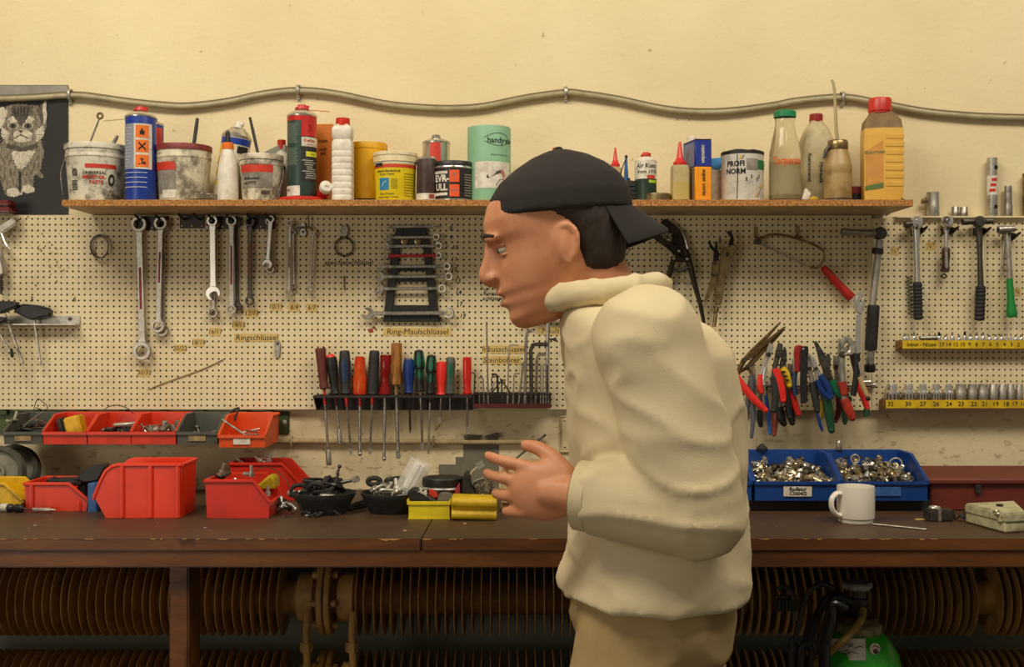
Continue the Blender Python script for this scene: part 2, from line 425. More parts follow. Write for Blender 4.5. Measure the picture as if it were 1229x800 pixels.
for k in range(60): g.poly(blob(random.uniform(130, 1200), random.uniform(270, 488), random.uniform(.4, 1.2), k*2.3+50))
solo('grease_stain', 'small brown specks scattered over the rest of the pegboards', 'stain', g, stain, kind='stuff', flat=True)
g = G(); g.poly(blob(445, 397, 4, 3.3)); g.poly(blob(449, 393, 2.4, 5.1))
solo('paint_blot', 'small red paint blot beside the Ring-Maulschlüssel tape', 'stain', g, mat('red_blot', (150, 62, 40), .8), flat=True)
# masking-tape labels
def tape(px, py, wpx, txt, label, h=6.2, ang=0., hh=9.5):
    t = Thing('tape_label', label, 'label', W(px, py+hh/2, BD))
    c = W(px, py, BD); a, b_ = wpx/2*S(BD), hh/2*S(BD); s_ = random.uniform(-.0006, .0006)
    R = Matrix.Translation(c) @ Matrix.Rotation(-rad(ang), 4, 'Y')
    t.part('tape', G().at(R).box(-a, a, -.0002, .0004, -b_, b_), paper)
    t.part('lettering', G().text(txt, h*S(BD), on_wall(px, py, BD+.0005, ang), .0, 'CENTER', .1), ink, flat=True)
for x_, y_, s_, b_ in ((173, 447, '30/32', 'the largest ring spanner'), (216, 418, '20/22', 'the crossed pair of ring spanners'), (238, 411, '18/19', 'the empty hook rack'), (258, 398, '16/17', 'the shiny combination spanner'), (286, 390, '14/15', 'the paired ring spanners'), (302, 376, '12/13', 'the slim dark ring spanner'), (331, 368, '10/11', 'the short spanner'), (353, 369, '8/9', 'the small red-striped spanner'), (374, 369, '6/7', 'the thinnest spanner')):
    tape(x_, y_, 13.5, s_, 'small tape label reading %s below %s' % (s_, b_), 5.5)
tape(308, 405, 54, 'Ringschlüssel', 'wide tape label reading Ringschlüssel', 7)
tape(501, 398, 82, 'Ring-Maulschlüssel', 'tape label reading Ring-Maulschlüssel under the black spanner rack', 7.2)
tape(604, 419, 50, 'Inbusschlüssel', 'tape label reading Inbusschlüssel above the hex keys', 6.6)
tape(602, 432, 46, 'Steinbohrer', 'tape label reading Steinbohrer just above the hex keys', 6.6)
tape(675, 397, 58, 'Maulschlüssel', 'tape label reading Maulschlüssel beside the man\'s chest', 6.6)
tape(1074, 301, 10, '½"', 'tape label reading 1/2 inch beside the large ratchet', 6)
tape(1117, 295, 12, '¼"', 'tape label reading 1/4 inch beside the small ratchet', 6)
tape(1221, 350, 8, '¾', 'tape scrap beside the green-handled bar', 6)
tape(1079, 416, 8, '7', 'tape scrap at the corner of the upper yellow strip', 6)

# ================================================================ SHELF
chip = mat('chipboard_edge', (190, 132, 66), .75, 0, .85, (112, 64, 26), 190, .3, thr=.5)
shelfm = mat('shelf_laminate', (196, 174, 132), .5, 0, .4, (112, 92, 60), 14)
ZS = 1.5874
SX0, SX1 = W(74, 0, .2).x, W(1096, 0, .2).x
t = Thing('wall_shelf', 'long chipboard shelf with raw orange front edge holding cans and bottles', 'shelf', (0, -.1, ZS-.0134))
t.part('board', G().box(SX0, SX1, -.1985, -.001, ZS-.0134, ZS), shelfm)
t.part('front_edge', G().box(SX0, SX1, -.2, -.1986, ZS-.0136, ZS+.0002, .0004), chip, label='raw chipboard front edge')
for bx in (0.,):
    g = G().box(bx-.012, bx+.012, -.0045, -.0005, ZS-.0136-.006, ZS-.0136)
    g.box(bx-.012, bx+.012, -.17, -.0005, ZS-.0165, ZS-.0136)
    t.part('bracket', g, dsteel)
c = W(1090, 243, .10)
g = G().prism([(-.19, ZS-.013), (-.05, ZS-.013), (-.012, ZS-.016), (-.012, ZS+.002), (-.19, ZS+.002)], SX1+.0005, SX1+.0025, axis='x')
t.part('end_plate', g, alu)
g = G().tube([(SX1-.012, -.18, ZS+.001), (SX1-.014, -.09, ZS+.03), (SX1-.028, -.001, ZS+.072)], .002, 6)
t.part('stay_wire', g, dsteel)

# ================================================================ WORKBENCH
ZB = .95
def bench_material(name, edge):
    m = bpy.data.materials.new(name); m.use_nodes = True; nt = m.node_tree; b = nt.nodes['Principled BSDF']
    tc = nt.nodes.new('ShaderNodeTexCoord'); mp = nt.nodes.new('ShaderNodeMapping'); mp.inputs['Scale'].default_value = (.25, 1, 1.5)
    nt.links.new(tc.outputs['Object'], mp.inputs['Vector'])
    n = nt.nodes.new('ShaderNodeTexNoise'); n.inputs['Scale'].default_value = 26; n.inputs['Detail'].default_value = 8; n.inputs['Roughness'].default_value = .7
    nt.links.new(mp.outputs['Vector'], n.inputs['Vector'])
    r = nt.nodes.new('ShaderNodeValToRGB'); r.color_ramp.elements[0].position = .3; r.color_ramp.elements[1].position = .72
    A, B = ((74, 42, 16), (122, 70, 28)) if edge else ((62, 43, 28), (84, 60, 40))
    r.color_ramp.elements[0].color = (*lin(A), 1); r.color_ramp.elements[1].color = (*lin(B), 1)
    nt.links.new(n.outputs['Fac'], r.inputs['Fac'])
    n2 = nt.nodes.new('ShaderNodeTexNoise'); n2.inputs['Scale'].default_value = 13 if edge else 40; n2.inputs['Detail'].default_value = 9
    nt.links.new(tc.outputs['Object'], n2.inputs['Vector'])
    r2 = nt.nodes.new('ShaderNodeValToRGB'); r2.color_ramp.elements[0].position = .64 if edge else .69; r2.color_ramp.elements[1].position = .70 if edge else .73
    r2.color_ramp.elements[0].color = (0, 0, 0, 1); r2.color_ramp.elements[1].color = (.7, .7, .7, 1)
    nt.links.new(n2.outputs['Fac'], r2.inputs['Fac'])
    x = nt.nodes.new('ShaderNodeMix'); x.data_type = 'RGBA'; x.inputs['B'].default_value = (*lin((44, 22, 10) if edge else (150, 124, 84)), 1)
    nt.links.new(r2.outputs['Color'], x.inputs['Factor']); nt.links.new(r.outputs['Color'], x.inputs['A']); nt.links.new(x.outputs['Result'], b.inputs['Base Color'])
    b.inputs['Roughness'].default_value = .42 if edge else .5
    bp = nt.nodes.new('ShaderNodeBump'); bp.inputs['Strength'].default_value = .25; bp.inputs['Distance'].default_value = .003
    nt.links.new(n.outputs['Fac'], bp.inputs['Height']); nt.links.new(bp.outputs['Normal'], b.inputs['Normal'])
    return m
btop = bench_material('bench_top_worn', False); bedge = bench_material('bench_edge_varnish', True)
bare = mat('bare_chipped_wood', (196, 146, 78), .8, 0, .6, (140, 92, 40), 80)
t = Thing('workbench', 'long brown wooden workbench with worn dark top', 'workbench', (0, -.33, 0))
xs = (-1.25, W(505, 0, .65).x, W(505, 0, .65).x+.0022, 1.25)
for k, (x0, x1) in enumerate(((xs[0], xs[1]), (xs[2], xs[3]))):
    t.part('top_board', G().prism([(x0, -.65), (x1, -.65), (x1+(.014 if k == 0 else 0), -.004), (x0+(.014 if k == 1 else 0), -.004)], ZB-.006, ZB, axis='z'), btop)
    t.part('front_lip', G().box(x0, x1, -.652, -.61, ZB-.021, ZB-.0005, .002), bedge)
    g = G()                                           # chipped lighter wood along the upper edge
    u = x0
    while u < x1-.03:
        w_ = random.uniform(.004, .022); h_ = random.uniform(.0009, .0026)
        if -.36 < u < -.17: h_ = random.uniform(.003, .009); w_ = random.uniform(.02, .06)
        if random.random() < .6: g.prism([(u, ZB-.0003), (u+w_, ZB-.0003), (u+w_*.9, ZB-h_*.3), (u+w_*.7, ZB-h_*.8), (u+w_*.5, ZB-h_*.55), (u+w_*.36, ZB-h_), (u+w_*.15, ZB-h_*.5)], -.6527, -.6502)
        u += w_+random.uniform(.002, .03)
    t.part('chipped_edge', g, bare, label='chipped bare wood along the top edge')
t.part('apron', G().box(-1.25, 1.25, -.648, -.615, ZB-.0505, ZB-.0212, .002), bedge)
def bench_leg(px):
    x0 = W(px, 0, .615).x
    t.part('leg', G().box(x0, x0+.034, -.615, -.535, 0, ZB-.022, .003), bedge)
for px in (203, 720, 1251): bench_leg(px)
t.part('wall_ledger', G().box(-1.25, 1.25, -.03, -.0005, ZB-.05, ZB-.0065), bedge)
g = G()
for x_, y_ in ((-1.0, .55), (-.45, .6), (.1, .6), (.62, .58), (1.0, .62)): g.box(x_, x_+.05, -.61, -.031, ZB-.03, ZB-.0065)
t.part('cross_bearer', g, bedge)

# ================================================================ FINNED HEATING PIPES
finm = mat('heater_ochre', (190, 146, 80), .55, 0, .5, (112, 80, 38), 20, .1)
RD, RR = .20, .079
def heater(label, zc, sections, flanges):
    t = Thing('finned_heating_pipe', label, 'radiator', (0, -RD, zc-RR))
    Mx = Matrix.Rotation(PI/2, 4, 'Y')
    t.part('core_pipe', G().lathe([(0, -1.3), (.036, -1.3), (.036, 1.3), (0, 1.3)], M=Matrix.Translation((0, -RD, zc)) @ Mx, seg=20), finm)
    for x0, x1 in sections:
        g = G(); n = int((x1-x0)/.0185)
        for k in range(n):
            x = x0+k*.0185
            g.lathe([(.0365, -.0009), (RR, -.0009), (RR+.0008, 0), (RR, .0009), (.0365, .0009)], M=Matrix.Translation((x+random.uniform(-.001, .001), -RD, zc)) @ Matrix.Rotation(random.uniform(-.02, .02), 4, 'Z') @ Mx, seg=40)
        t.part('fins', g, finm)
    for xf in flanges:
        for dx in (-.013, .002):
            g = G().lathe([(.036, 0), (.076, 0), (.078, .002), (.078, .010), (.076, .012), (.036, .012)], M=Matrix.Translation((xf+dx, -RD, zc)) @ Mx, seg=32)
            t.part('flange', g, finm)
        for k in range(6):
            a = PI/6+k*PI/3; g = G()
            c = Vector((xf, -RD+.06*math.sin(a), zc+.06*math.cos(a)))
            g.lathe([(0, -.026), (.008, -.026), (.008, -.014), (.0045, -.014), (.0045, .016), (.008, .016), (.008, .026), (0, .026)], M=Matrix.Translation(c) @ Mx, seg=6)
            t.part('flange_bolt', g, finm)
        for sx_ in (-1, 1):
            g = G().lathe([(.037, -.018), (.05, -.016), (.052, 0), (.05, .016), (.037, .018)], M=Matrix.Translation((xf+sx_*.042, -RD, zc)) @ Mx, seg=28)
            t.part('collar', g, finm)
    return t
XF = W(393, 0, RD).x
XR = W(1175, 0, RD).x
zu, zl = .749, .557
heater('upper ribbed ochre heating pipe under the bench, bolted flange in its run', zu, ((-1.22, XF-.07), (XF+.068, XR-.006), (XR+.018, 1.25)), (XF,))
heater('lower ribbed ochre heating pipe under the bench, below the flanged run', zl, ((-1.22, XF-.07), (XF+.068, 1.25)), (XF,))
for px, lab in ((375, 'thin rusty pipe link joining the two heating pipes, by the flange'), (428, 'second thin pipe link between the heating pipes, bent at its foot')):
    x = W(px, 0, RD).x
    g = G().tube([(x, -RD-.055, zu-.02), (x, -RD-.075, zu-.06), (x+.002, -RD-.075, .62), (x+(.0 if px < 400 else -.012), -RD-.075, zl+.07), (x+(0 if px < 400 else -.02), -RD-.055, zl+.035)], .0075, 10, smooth=4)
    tt = Thing('pipe_link', lab, 'pipe', (x, -RD-.07, .57)); tt.part('tube', g, finm)
    g = G()
    g.lathe([(0, -.01), (.013, -.01), (.013, .01), (0, .01)], c=(x, -RD-.075, zu-.085), seg=6)
    tt.part('union_nut', g, finm)
# ================================================================ THINGS ON THE SHELF
def spot(px0, px1, ytop, front=.182, z=ZS, round_=True, depth=None):
    """centre x, centre y, half width, height of a thing seen between two columns, top edge at ytop"""
    dc = front-.03
    for _ in range(4):
        R = (px1-px0)/2*S(dc); dc = front-(R if round_ else (depth or R*2)/2)
    cx = ((px0+px1)/2-614.5)*S(dc); H = CZ-(ytop-400)*S(dc)-z
    return cx, -dc, R, H
def const(R): return lambda z: R
def lab(name): return name
cream = mat('dirty_cream_bucket', (212, 200, 172), .5, 0, .85, (84, 72, 54), 26, thr=.5)
filth = mat('very_dirty_bucket', (208, 200, 178), .5, 0, .9, (52, 45, 36), 30, thr=.54)
lid_r = mat('dirty_red_lid', (128, 40, 34), .5, 0, .5, (70, 26, 22), 40)
lab_white = mat('label_white', (224, 216, 198), .5, 0, .4, (140, 124, 96), 60)
lab_grey = mat('label_photo_grey', (150, 142, 128), .5, 0, .6, (88, 80, 70), 30)
lab_red = mat('label_red', (204, 56, 34), .5, 0, .3, (130, 30, 20), 40)
lab_dark = mat('label_black', (30, 27, 25), .45, 0, .3, (60, 52, 44), 50)
orange = mat('label_orange', (236, 116, 20), .5, 0, .25, (170, 70, 14), 30)
tin = mat('bare_tin', (208, 202, 188), .25, .85, .25, (140, 126, 100), 40)
bristle = mat('brush_handle_dark', (58, 50, 42), .6, 0, .4, (30, 26, 22), 60)

def bucket(name, label, px0, px1, yt, pxb0, pxb1, body, rim, front=.182, group=None):
    cx, cy, R, H = spot(px0, px1, yt, front)
    Rb = (pxb1-pxb0)/2*S(-cy)
    t = Thing(name, label, 'bucket', (cx, cy, ZS), group)
    zr = H*.76
    Rf = lambda z: Rb+(R*.955-Rb)*min(1, z/zr)
    g = G().lathe([(0, .0), (Rb*.93, 0), (Rb, .003), (R*.955, zr), (R*.975, zr+.001), (R*.975, zr+.006), (R*.955, zr+.008), (R*.965, H-.01), (R*.9, H-.01), (R*.88, H*.6), (0, H*.55)], c=(cx, cy, ZS), seg=40)
    t.part('body', g, body)
    g = G().lathe([(R*.965, H-.012), (R, H-.012), (R, H-.002), (R*.985, H), (R*.93, H), (R*.91, H-.006), (R*.9, H-.014)], c=(cx, cy, ZS), seg=40)
    t.part('rim', g, rim)
    return t, cx, cy, R, Rb, H, Rf
def bail(t, cx, cy, R, H, side):
    g = G(); z = ZS+H*.74
    pts = [(cx+side*R*1.01, cy-.004, z), (cx+side*R*1.05, cy-R*.3, z-H*.22), (cx+side*R*.92, cy-R*.55, z-H*.5), (cx+side*R*.82, cy-R*.72, z-H*.64)]
    g.tube(pts, .0016, 6, smooth=4); g.ball((cx+side*R*.99, cy, z), (.006, .006, .006), 10, 6)
    t.part('bail_handle', g, dsteel)
def stick(name, label, p0, p1, r, m, d=.13, loop=False, cat='brush'):
    M, L = axis(p0, p1, d)
    t = Thing(name, label, cat, W(*p0, d))
    t.part('handle', G().at(M).lathe([(0, -.05), (r*.8, -.05), (r, 0), (r, L*.7), (r*.85, L), (0, L+r*.4)], seg=10, sy=.8), m)
    if loop:
        g = G(); g.ring(W(p1[0]+1, p1[1]-4, d), .0058, .0026, 'y', 14, 6); t.part('hanging_ring', g, brass)
    g = G().at(M).box(-r*2.2, r*2.2, -r, r, -.07, -.045, .001); t.part('bristles', g, bristle)

# 1 mounting paste bucket
t, cx, cy, R, Rb, H, Rf = bucket('grease_bucket', 'black-smeared white bucket labelled universal montier-paste with two brush handles', 79, 151, 175, 84, 144, filth, filth)
Rl = lambda z: Rf(z-ZS)+.0004
Rt = lambda z: Rf(z-ZS)+.0009
t.part('label_band', G().cylpatch(cx, cy, Rl, ZS+H*.56, ZS+H*.63, -2, 62, 14), lab_red, label='red band on the bucket')
g = G()
for i, (s_, hh, z_) in enumerate((('UNIVERSAL', .0062, .48), )): g.text(s_, hh, on_cyl(cx, cy, Rt, ZS+H*z_, 17), .02, wide=1.15)
g.text('@', .012, on_cyl(cx, cy, Rt, ZS+H*.5, -26), .02)
for k in range(5): g.cylpatch(cx, cy, Rt, ZS+H*(.2+k*.035), ZS+H*(.215+k*.035), -36, -20, 5, 1)
t.part('black_print', g, ink)
g = G(); g.text('MONTIER-', .0078, on_cyl(cx, cy, Rt, ZS+H*.405, 16), .03); g.text('PASTE', .0078, on_cyl(cx, cy, Rt, ZS+H*.32, 20), .03)
t.part('red_print', g, rink)
# tyre drawing on the label
Tm = on_cyl(cx, cy, Rt, ZS+H*.37, 52); g = G(); n = 22
for k in range(n):
    a, b_ = 2*PI*k/n, 2*PI*(k+1)/n
    g.poly([Tm(.004*math.cos(a), .007*math.sin(a)), Tm(.008*math.cos(a), .013*math.sin(a)), Tm(.008*math.cos(b_), .013*math.sin(b_)), Tm(.004*math.cos(b_), .007*math.sin(b_))])
t.part('tyre_picture', g, ink)
bail(t, cx, cy, R, H, -1)
stick('paint_brush', 'thin brush with a ring-tipped handle standing in the montier-paste bucket', (106, 176), (119, 143), .0022, steel, -cy, True)
stick('paint_brush', 'short thick grey brush handle in the montier-paste bucket', (133, 178), (141, 163), .0042, steel, -cy)

# spray cans ------------------------------------------------------------------
def spray(name, label, px0, px1, yt, ycap, body, shoulder, cap_m, front=.182, z=ZS, dome=True, nozzle='cap', group=None):
    cx, cy, R, H = spot(px0, px1, yt, front, z)
    hb = CZ-(ycap-400)*S(-cy)-z                              # top of the straight body
    t = Thing(name, label, 'spray can', (cx, cy, z), group)
    t.part('body', G().lathe([(0, .002), (R*.93, .002), (R*.97, 0), (R, .003), (R, hb-.002), (R*.99, hb)], c=(cx, cy, z), seg=36), body)
    t.part('shoulder', G().lathe([(R*1.02, hb-.002), (R*1.03, hb+.001), (R*.99, hb+.003), (R*.85, hb+(H-hb)*.28), (R*.6, hb+(H-hb)*.45), (R*.42, hb+(H-hb)*.5), (R*.42, hb+(H-hb)*.56), (0, hb+(H-hb)*.56)], c=(cx, cy, z), seg=36), shoulder)
    g = G(); zc = hb+(H-hb)*.55; hc = H-zc
    if nozzle == 'cap':
        g.lathe([(R*.46, 0), (R*.48, hc*.15), (R*.44, hc*.55), (R*.3, hc*.62), (R*.28, hc), (0, hc)], c=(cx, cy, z+zc), seg=20)
        g.box(cx, cx+R*.52, cy-.003, cy+.003, z+zc+hc*.58, z+zc+hc*.85, .001)
    else:
        g.lathe([(R*.34, 0), (R*.34, hc*.8), (R*.25, hc), (0, hc)], c=(cx, cy, z+zc), seg=18)
    t.part('nozzle', g, cap_m)
    return t, cx, cy, R, H, hb
cblue = mat('can_blue', (26, 58, 150), .35, 0, .3, (16, 34, 80), 30)
cgrey = mat('can_bluegrey', (142, 146, 160), .4, 0, .35, (104, 104, 110), 200)
t, cx, cy, R, H, hb = spray('spray_can', 'tall blue and grey spray can with three orange hazard squares', 151, 187, 128, 141, cblue, tin, redp)
Rc = const(R+.0004); Rd = const(R+.0009); Re = const(R+.0013)
t.part('label_panel', G().cylpatch(cx, cy, Rc, ZS+H*.33, ZS+H*.80, -88, -8, 12), cgrey)
t.part('label_panel', G().cylpatch(cx, cy, Rc, ZS+H*.33, ZS+H*.80, -8, 62, 12), lab_white)
g = G()
for k in range(3): g.cylpatch(cx, cy, Rd, ZS+H*(.35+.152*k), ZS+H*(.35+.152*k)+H*.128, -2, 47, 8, 1)
t.part('hazard_square', g, orange)
g = G(); zc0 = [ZS+H*(.414+.152*k) for k in range(3)]
m_ = on_cyl(cx, cy, Re, zc0[1], 22); r_ = .0075                      # X
for sgn in (-1, 1): g.poly([m_(-r_, -sgn*r_+.0025), m_(-r_, -sgn*r_-.0025), m_(0, -.0022), m_(r_, sgn*r_-.0025), m_(r_, sgn*r_+.0025), m_(0, .0022)])
m_ = on_cyl(cx, cy, Re, zc0[2], 22)                                  # flame
g.poly([m_(u*.001, v*.001) for u, v in ((-6, -8), (6, -8), (6, -6.5), (3, -6.5), (5.5, -3), (5, 1), (3, 4), (3, 0), (1, 4), (1, 8), (-2, 5), (-3, 1), (-4.5, 2), (-5.5, -2), (-3.5, -6.5), (-6, -6.5))])
m_ = on_cyl(cx, cy, Re, zc0[0], 22)                                  # dead tree and fish
g.poly([m_(u*.001, v*.001) for u, v in ((-8, -6), (-1, -6), (-1, 0), (-5, 5), (-4, 6), (-1, 3), (-.5, 7), (.6, 7), (.6, 3), (3, 5), (3.5, 4), (1, 0), (1, -4), (3, -2), (6, -2), (8, -4), (6, -6), (8, -8), (-8, -8))])
t.part('hazard_symbol', g, ink, flat=True)
g = G(); random.seed(3)
for k in range(13): g.cylpatch(cx, cy, Rd, ZS+H*(.36+k*.033), ZS+H*(.366+k*.033), -70, -70+random.uniform(36, 54), 6, 1)
for k in range(4): g.cylpatch(cx, cy, Rd, ZS+H*(.29-.05*k), ZS+H*(.296-.05*k), -60, 40, 6, 1)
t.part('fine_print', g, mat('print_pale', (196, 196, 196), .6))
M, L = axis((168, 141), (124, 145), -cy)
t.part('spray_straw', G().at(M).lathe([(0, 0), (.0011, 0), (.0011, L), (0, L)], seg=6), mat('straw', (190, 168, 120), .5))
t, cx, cy, R, H, hb = spray('spray_can', 'spray can with red label patch peeping out behind the blue hazard can', 168, 196, 142, 150, cblue, tin, black, front=.105)
t.part('label_panel', G().cylpatch(cx, cy, const(R+.0004), ZS+H*.62, ZS+H*.88, 5, 75, 8), lab_red)
t.part('label_panel', G().cylpatch(cx, cy, const(R+.0004), ZS+H*.05, ZS+H*.25, -30, 75, 8), lab_white)

# small white carton between
g = G().box(W(144, 0, .07).x, W(156, 0, .07).x, -.09, -.05, ZS, ZS+.085, .001)
solo('small_carton', 'narrow off-white carton between the montier-paste bucket and the blue can', 'carton', g, lab_white)

# 3 red-rimmed bucket
t, cx, cy, R, Rb, H, Rf = bucket('grease_bucket', 'grimy white bucket with dark red rim and a brush handle', 187, 254, 176, 193, 249, cream, lid_r)
Rl = lambda z: Rf(z-ZS)+.0006
t.part('label_panel', G().cylpatch(cx, cy, Rl, ZS+H*.14, ZS+H*.54, -62, -2, 12), lab_grey)
t.part('label_band', G().cylpatch(cx, cy, lambda z: Rl(z)+.0005, ZS+H*.54, ZS+H*.68, -62, -2, 12), lab_red, label='red band on the label')
t.part('label_panel', G().cylpatch(cx, cy, lambda z: Rl(z)+.0004, ZS+H*.06, ZS+H*.2, -40, -2, 12), lab_white)
stick('paint_brush', 'upright black brush handle standing in the red-rimmed bucket', (232, 178), (237, 142), .0042, bristle, -cy)
# tilted spray can behind
M = Matrix.Translation(W(258, 238, .085)) @ Matrix.Rotation(rad(9), 4, 'Y')
cyw = mat('can_white_yellow', (216, 208, 184), .4, 0, .5, (150, 132, 90), 40)
t = Thing('spray_can', 'grubby white and yellow spray can leaning, behind the white glue bottle', 'spray can', W(262, 238, .085))
r_ = .032; x_ = .027
g = G().at(M).lathe([(0, 0), (r_, .001), (r_, .134), (r_*.98, .136)], c=(x_, 0, .004), seg=32); t.part('body', g, cyw)
g = G().at(M).cylpatch(x_, 0, const(r_+.0004), .122, .136, -90, 90, 16); t.part('label_band', g, cblue, label='blue band under the shoulder')
g = G().at(M)
for k, (z0, z1, a0, a1) in enumerate(((.1, .118, -70, 10), (.075, .092, -75, -25), (.05, .067, -75, -20), (.03, .04, -75, -25))): g.cylpatch(x_, 0, const(r_+.0005), z0, z1, a0, a1, 8)
t.part('label_patch', g, mat('label_yellow', (226, 190, 40), .5))
g = G().at(M).cylpatch(x_, 0, const(r_+.0006), .103, .119, 22, 70, 8); t.part('label_patch', g, ink)
g = G().at(M).lathe([(r_*1.03, .134), (r_*1.03, .139), (r_*.8, .148), (r_*.55, .154), (r_*.5, .157), (0, .158)], c=(x_, 0, .004), seg=32); t.part('shoulder', g, tin)
g = G().at(M).lathe([(.010, .154), (.010, .166), (.006, .172), (0, .172)], c=(x_, 0, .004), seg=16); g.ball((x_+.008, -.004, .17), .005, 10, 6); t.part('nozzle', g, white)
# glass dish
cx, cy, R, H = spot(227, 262, 233.5, .192)
clear = mat('clear_glass', (236, 232, 216), .05, 0, trans=.95)
g = G().lathe([(0, .001), (R*.9, 0), (R, .003), (R, H*.8), (R*.97, H), (R*.93, H*.8), (R*.92, .004), (0, .004)], c=(cx, cy, ZS), seg=32)
solo('glass_dish', 'low clear glass dish at the shelf edge below the red-rimmed bucket', 'dish', g, clear)
# glue bottle
cx, cy, R, H = spot(261, 286, 157, .180)
t = Thing('glue_bottle', 'white squeeze bottle with orange collar and black tip', 'bottle', (cx, cy, ZS))
b1 = H*.745
t.part('body', G().lathe([(0, .002), (R*.95, 0), (R, .004), (R*1.0, b1*.45), (R*.93, b1*.66), (R*.66, b1*.88), (R*.5, b1), (0, b1)], c=(cx, cy, ZS), seg=28), white)
t.part('collar', G().lathe([(R*.56, b1-.001), (R*.56, b1+.011), (R*.46, b1+.013), (0, b1+.013)], c=(cx, cy, ZS), seg=20), orange)
t.part('tip', G().lathe([(R*.30, b1+.012), (R*.2, H-.006), (R*.2, H-.003), (R*.12, H), (0, H)], c=(cx, cy, ZS), seg=16), black)
# 6 Brillantfett bucket
t, cx, cy, R, Rb, H, Rf = bucket('grease_bucket', 'white bucket labelled Brillantfett mit PTFE with a black brush handle', 287, 340, 187, 292, 336, cream, cream, front=.188)
Rl = lambda z: Rf(z-ZS)+.0006
t.part('label_panel', G().cylpatch(cx, cy, Rl, ZS+H*.28, ZS+H*.60, -55, 45, 14), lab_grey)
t.part('label_band', G().cylpatch(cx, cy, Rl, ZS+H*.60, ZS+H*.76, -55, 45, 14), lab_red, label='red band on the label')
g = G(); Rt = lambda z: Rl(z)+.0006
g.text('Brillantfett', .0062, on_cyl(cx, cy, Rt, ZS+H*.47, -18), .02, shear=.25); g.text('mit PTFE', .0062, on_cyl(cx, cy, Rt, ZS+H*.375, -24), .02, shear=.25)
for k in range(9): g.cylpatch(cx, cy, Rt, ZS+H*.14, ZS+H*.22, 12+k*3, 13.4+k*3, 1, 1)
t.part('lettering', g, ink); bail(t, cx, cy, R, H, 1)
stick('paint_brush', 'slanting black brush handle standing in the Brillantfett bucket', (310, 186), (300, 141), .0034, bristle, -cy)
# grey wedge and the small bottle behind it
g = G().prism(pw([(314, 188), (338, 176), (346, 176), (346, 240), (314, 240)], .06), -.09, -.045, .001)
solo('grey_box', 'slant-topped grey box behind the Brillantfett bucket', 'box', g, mat('grey_card', (150, 146, 132), .6, 0, .3, (110, 104, 92), 20))
def bottle(name, label, px0, px1, yt, prof, body, capm, front, cap=(.88, .34), group=None, seg=28, sy=1., n4=None):
    cx, cy, R, H = spot(px0, px1, yt, front)
    t = Thing(name, label, 'bottle', (cx, cy, ZS), group)
    t.part('body', G().lathe([(r*R, z*H) for r, z in prof], c=(cx, cy, ZS), seg=seg, sy=sy, n4=n4), body)
    z0, r0 = cap
    t.part('cap', G().lathe([(r0*R, z0*H), (r0*R*1.04, z0*H+.001), (r0*R*1.02, H-.001), (r0*R*.92, H), (0, H)], c=(cx, cy, ZS), seg=20), capm)
    return t, cx, cy, R, H
bottle('small_bottle', 'small off-white bottle with red cap squeezed beside the Ketten spray can', 328, 348, 168, [(0, 0), (1, .02), (1, .62), (.8, .78), (.45, .84), (.45, .9), (0, .9)], white, redp, .10, (.86, .5))
# red lid + Kettenspray
cx, cy, R, H = spot(334, 394, 235, .197); zl_ = ZS
g = G().lathe([(0, .001), (R*.97, 0), (R, .002), (R, .006), (R*.96, .0085), (R*.9, .0085), (R*.88, .006), (0, .006)], c=(cx, cy, ZS), seg=48)
solo('bucket_lid', 'flat bright red lid lying under the Ketten spray can', 'lid', g, redp)
cred = mat('can_red', (196, 36, 30), .35, 0, .25, (120, 22, 18), 30); cgreen = mat('can_dark_green', (36, 62, 52), .4, 0, .4, (60, 76, 64), 160)
t, cx, cy, R, H, hb = spray('spray_can', 'tall dark green and red Ketten spray can standing on a red lid', 345, 380, 126, 140, cgreen, tin, redp, front=.176, z=ZS+.0062)
z_ = ZS+.0062; Rc = const(R+.0004); Rd = const(R+.0008); Re = const(R+.0012)
t.part('label_band', G().cylpatch(cx, cy, Rc, z_+hb*.93, z_+hb*.995, -90, 90, 20), cred, label='red band below the shoulder')
t.part('label_panel', G().cylpatch(cx, cy, Rd, z_+hb*.74, z_+hb*.93, 8, 90, 12), cred)
t.part('label_panel', G().cylpatch(cx, cy, Rd, z_+hb*.62, z_+hb*.73, 8, 90, 12), lab_white)
t.part('label_panel', G().cylpatch(cx, cy, Rd, z_+hb*.50, z_+hb*.56, 25, 82, 10), mat('label_lemon', (214, 206, 40), .5))
t.part('label_panel', G().cylpatch(cx, cy, Rd, z_+hb*.03, z_+hb*.15, -75, 2, 10), lab_white)
t.part('label_panel', G().cylpatch(cx, cy, Rc, z_+hb*.2, z_+hb*.62, 8, 90, 10), lab_dark)
g = G(); random.seed(5)
for k in range(9): g.cylpatch(cx, cy, Rd, z_+hb*(.24+k*.026), z_+hb*(.25+k*.026), 10+random.uniform(0, 20), random.uniform(50, 85), 8, 1)
t.part('picture_stripes', g, mat('print_silver', (170, 166, 150), .5))
g = G(); g.text('Ketten', .0075, on_cyl(cx, cy, Re, z_+hb*.69, 42), .03); g.text('mit PTFE', .0036, on_cyl(cx, cy, Re, z_+hb*.64, 40), .01)
t.part('red_lettering', g, rink)
g = G()
g.text('Spray', .004, on_cyl(cx, cy, Re, z_+hb*.53, 55), .01); g.text('#W', .005, on_cyl(cx, cy, Re, z_+hb*.1, -52), .02); g.ring((cx+R*.55, cy-R*.84-.0004, z_+hb*.84), .007, .0006, 'y', 16, 4)
t.part('black_lettering', g, ink)
g = G(); random.seed(9)
for blk in ((.40, .62), (.66, .92)):
    z0 = blk[0]
    while z0 < blk[1]-.02: g.cylpatch(cx, cy, Rd, z_+hb*z0, z_+hb*(z0+.006), -70, random.uniform(-14, -4), 6, 1); z0 += .016
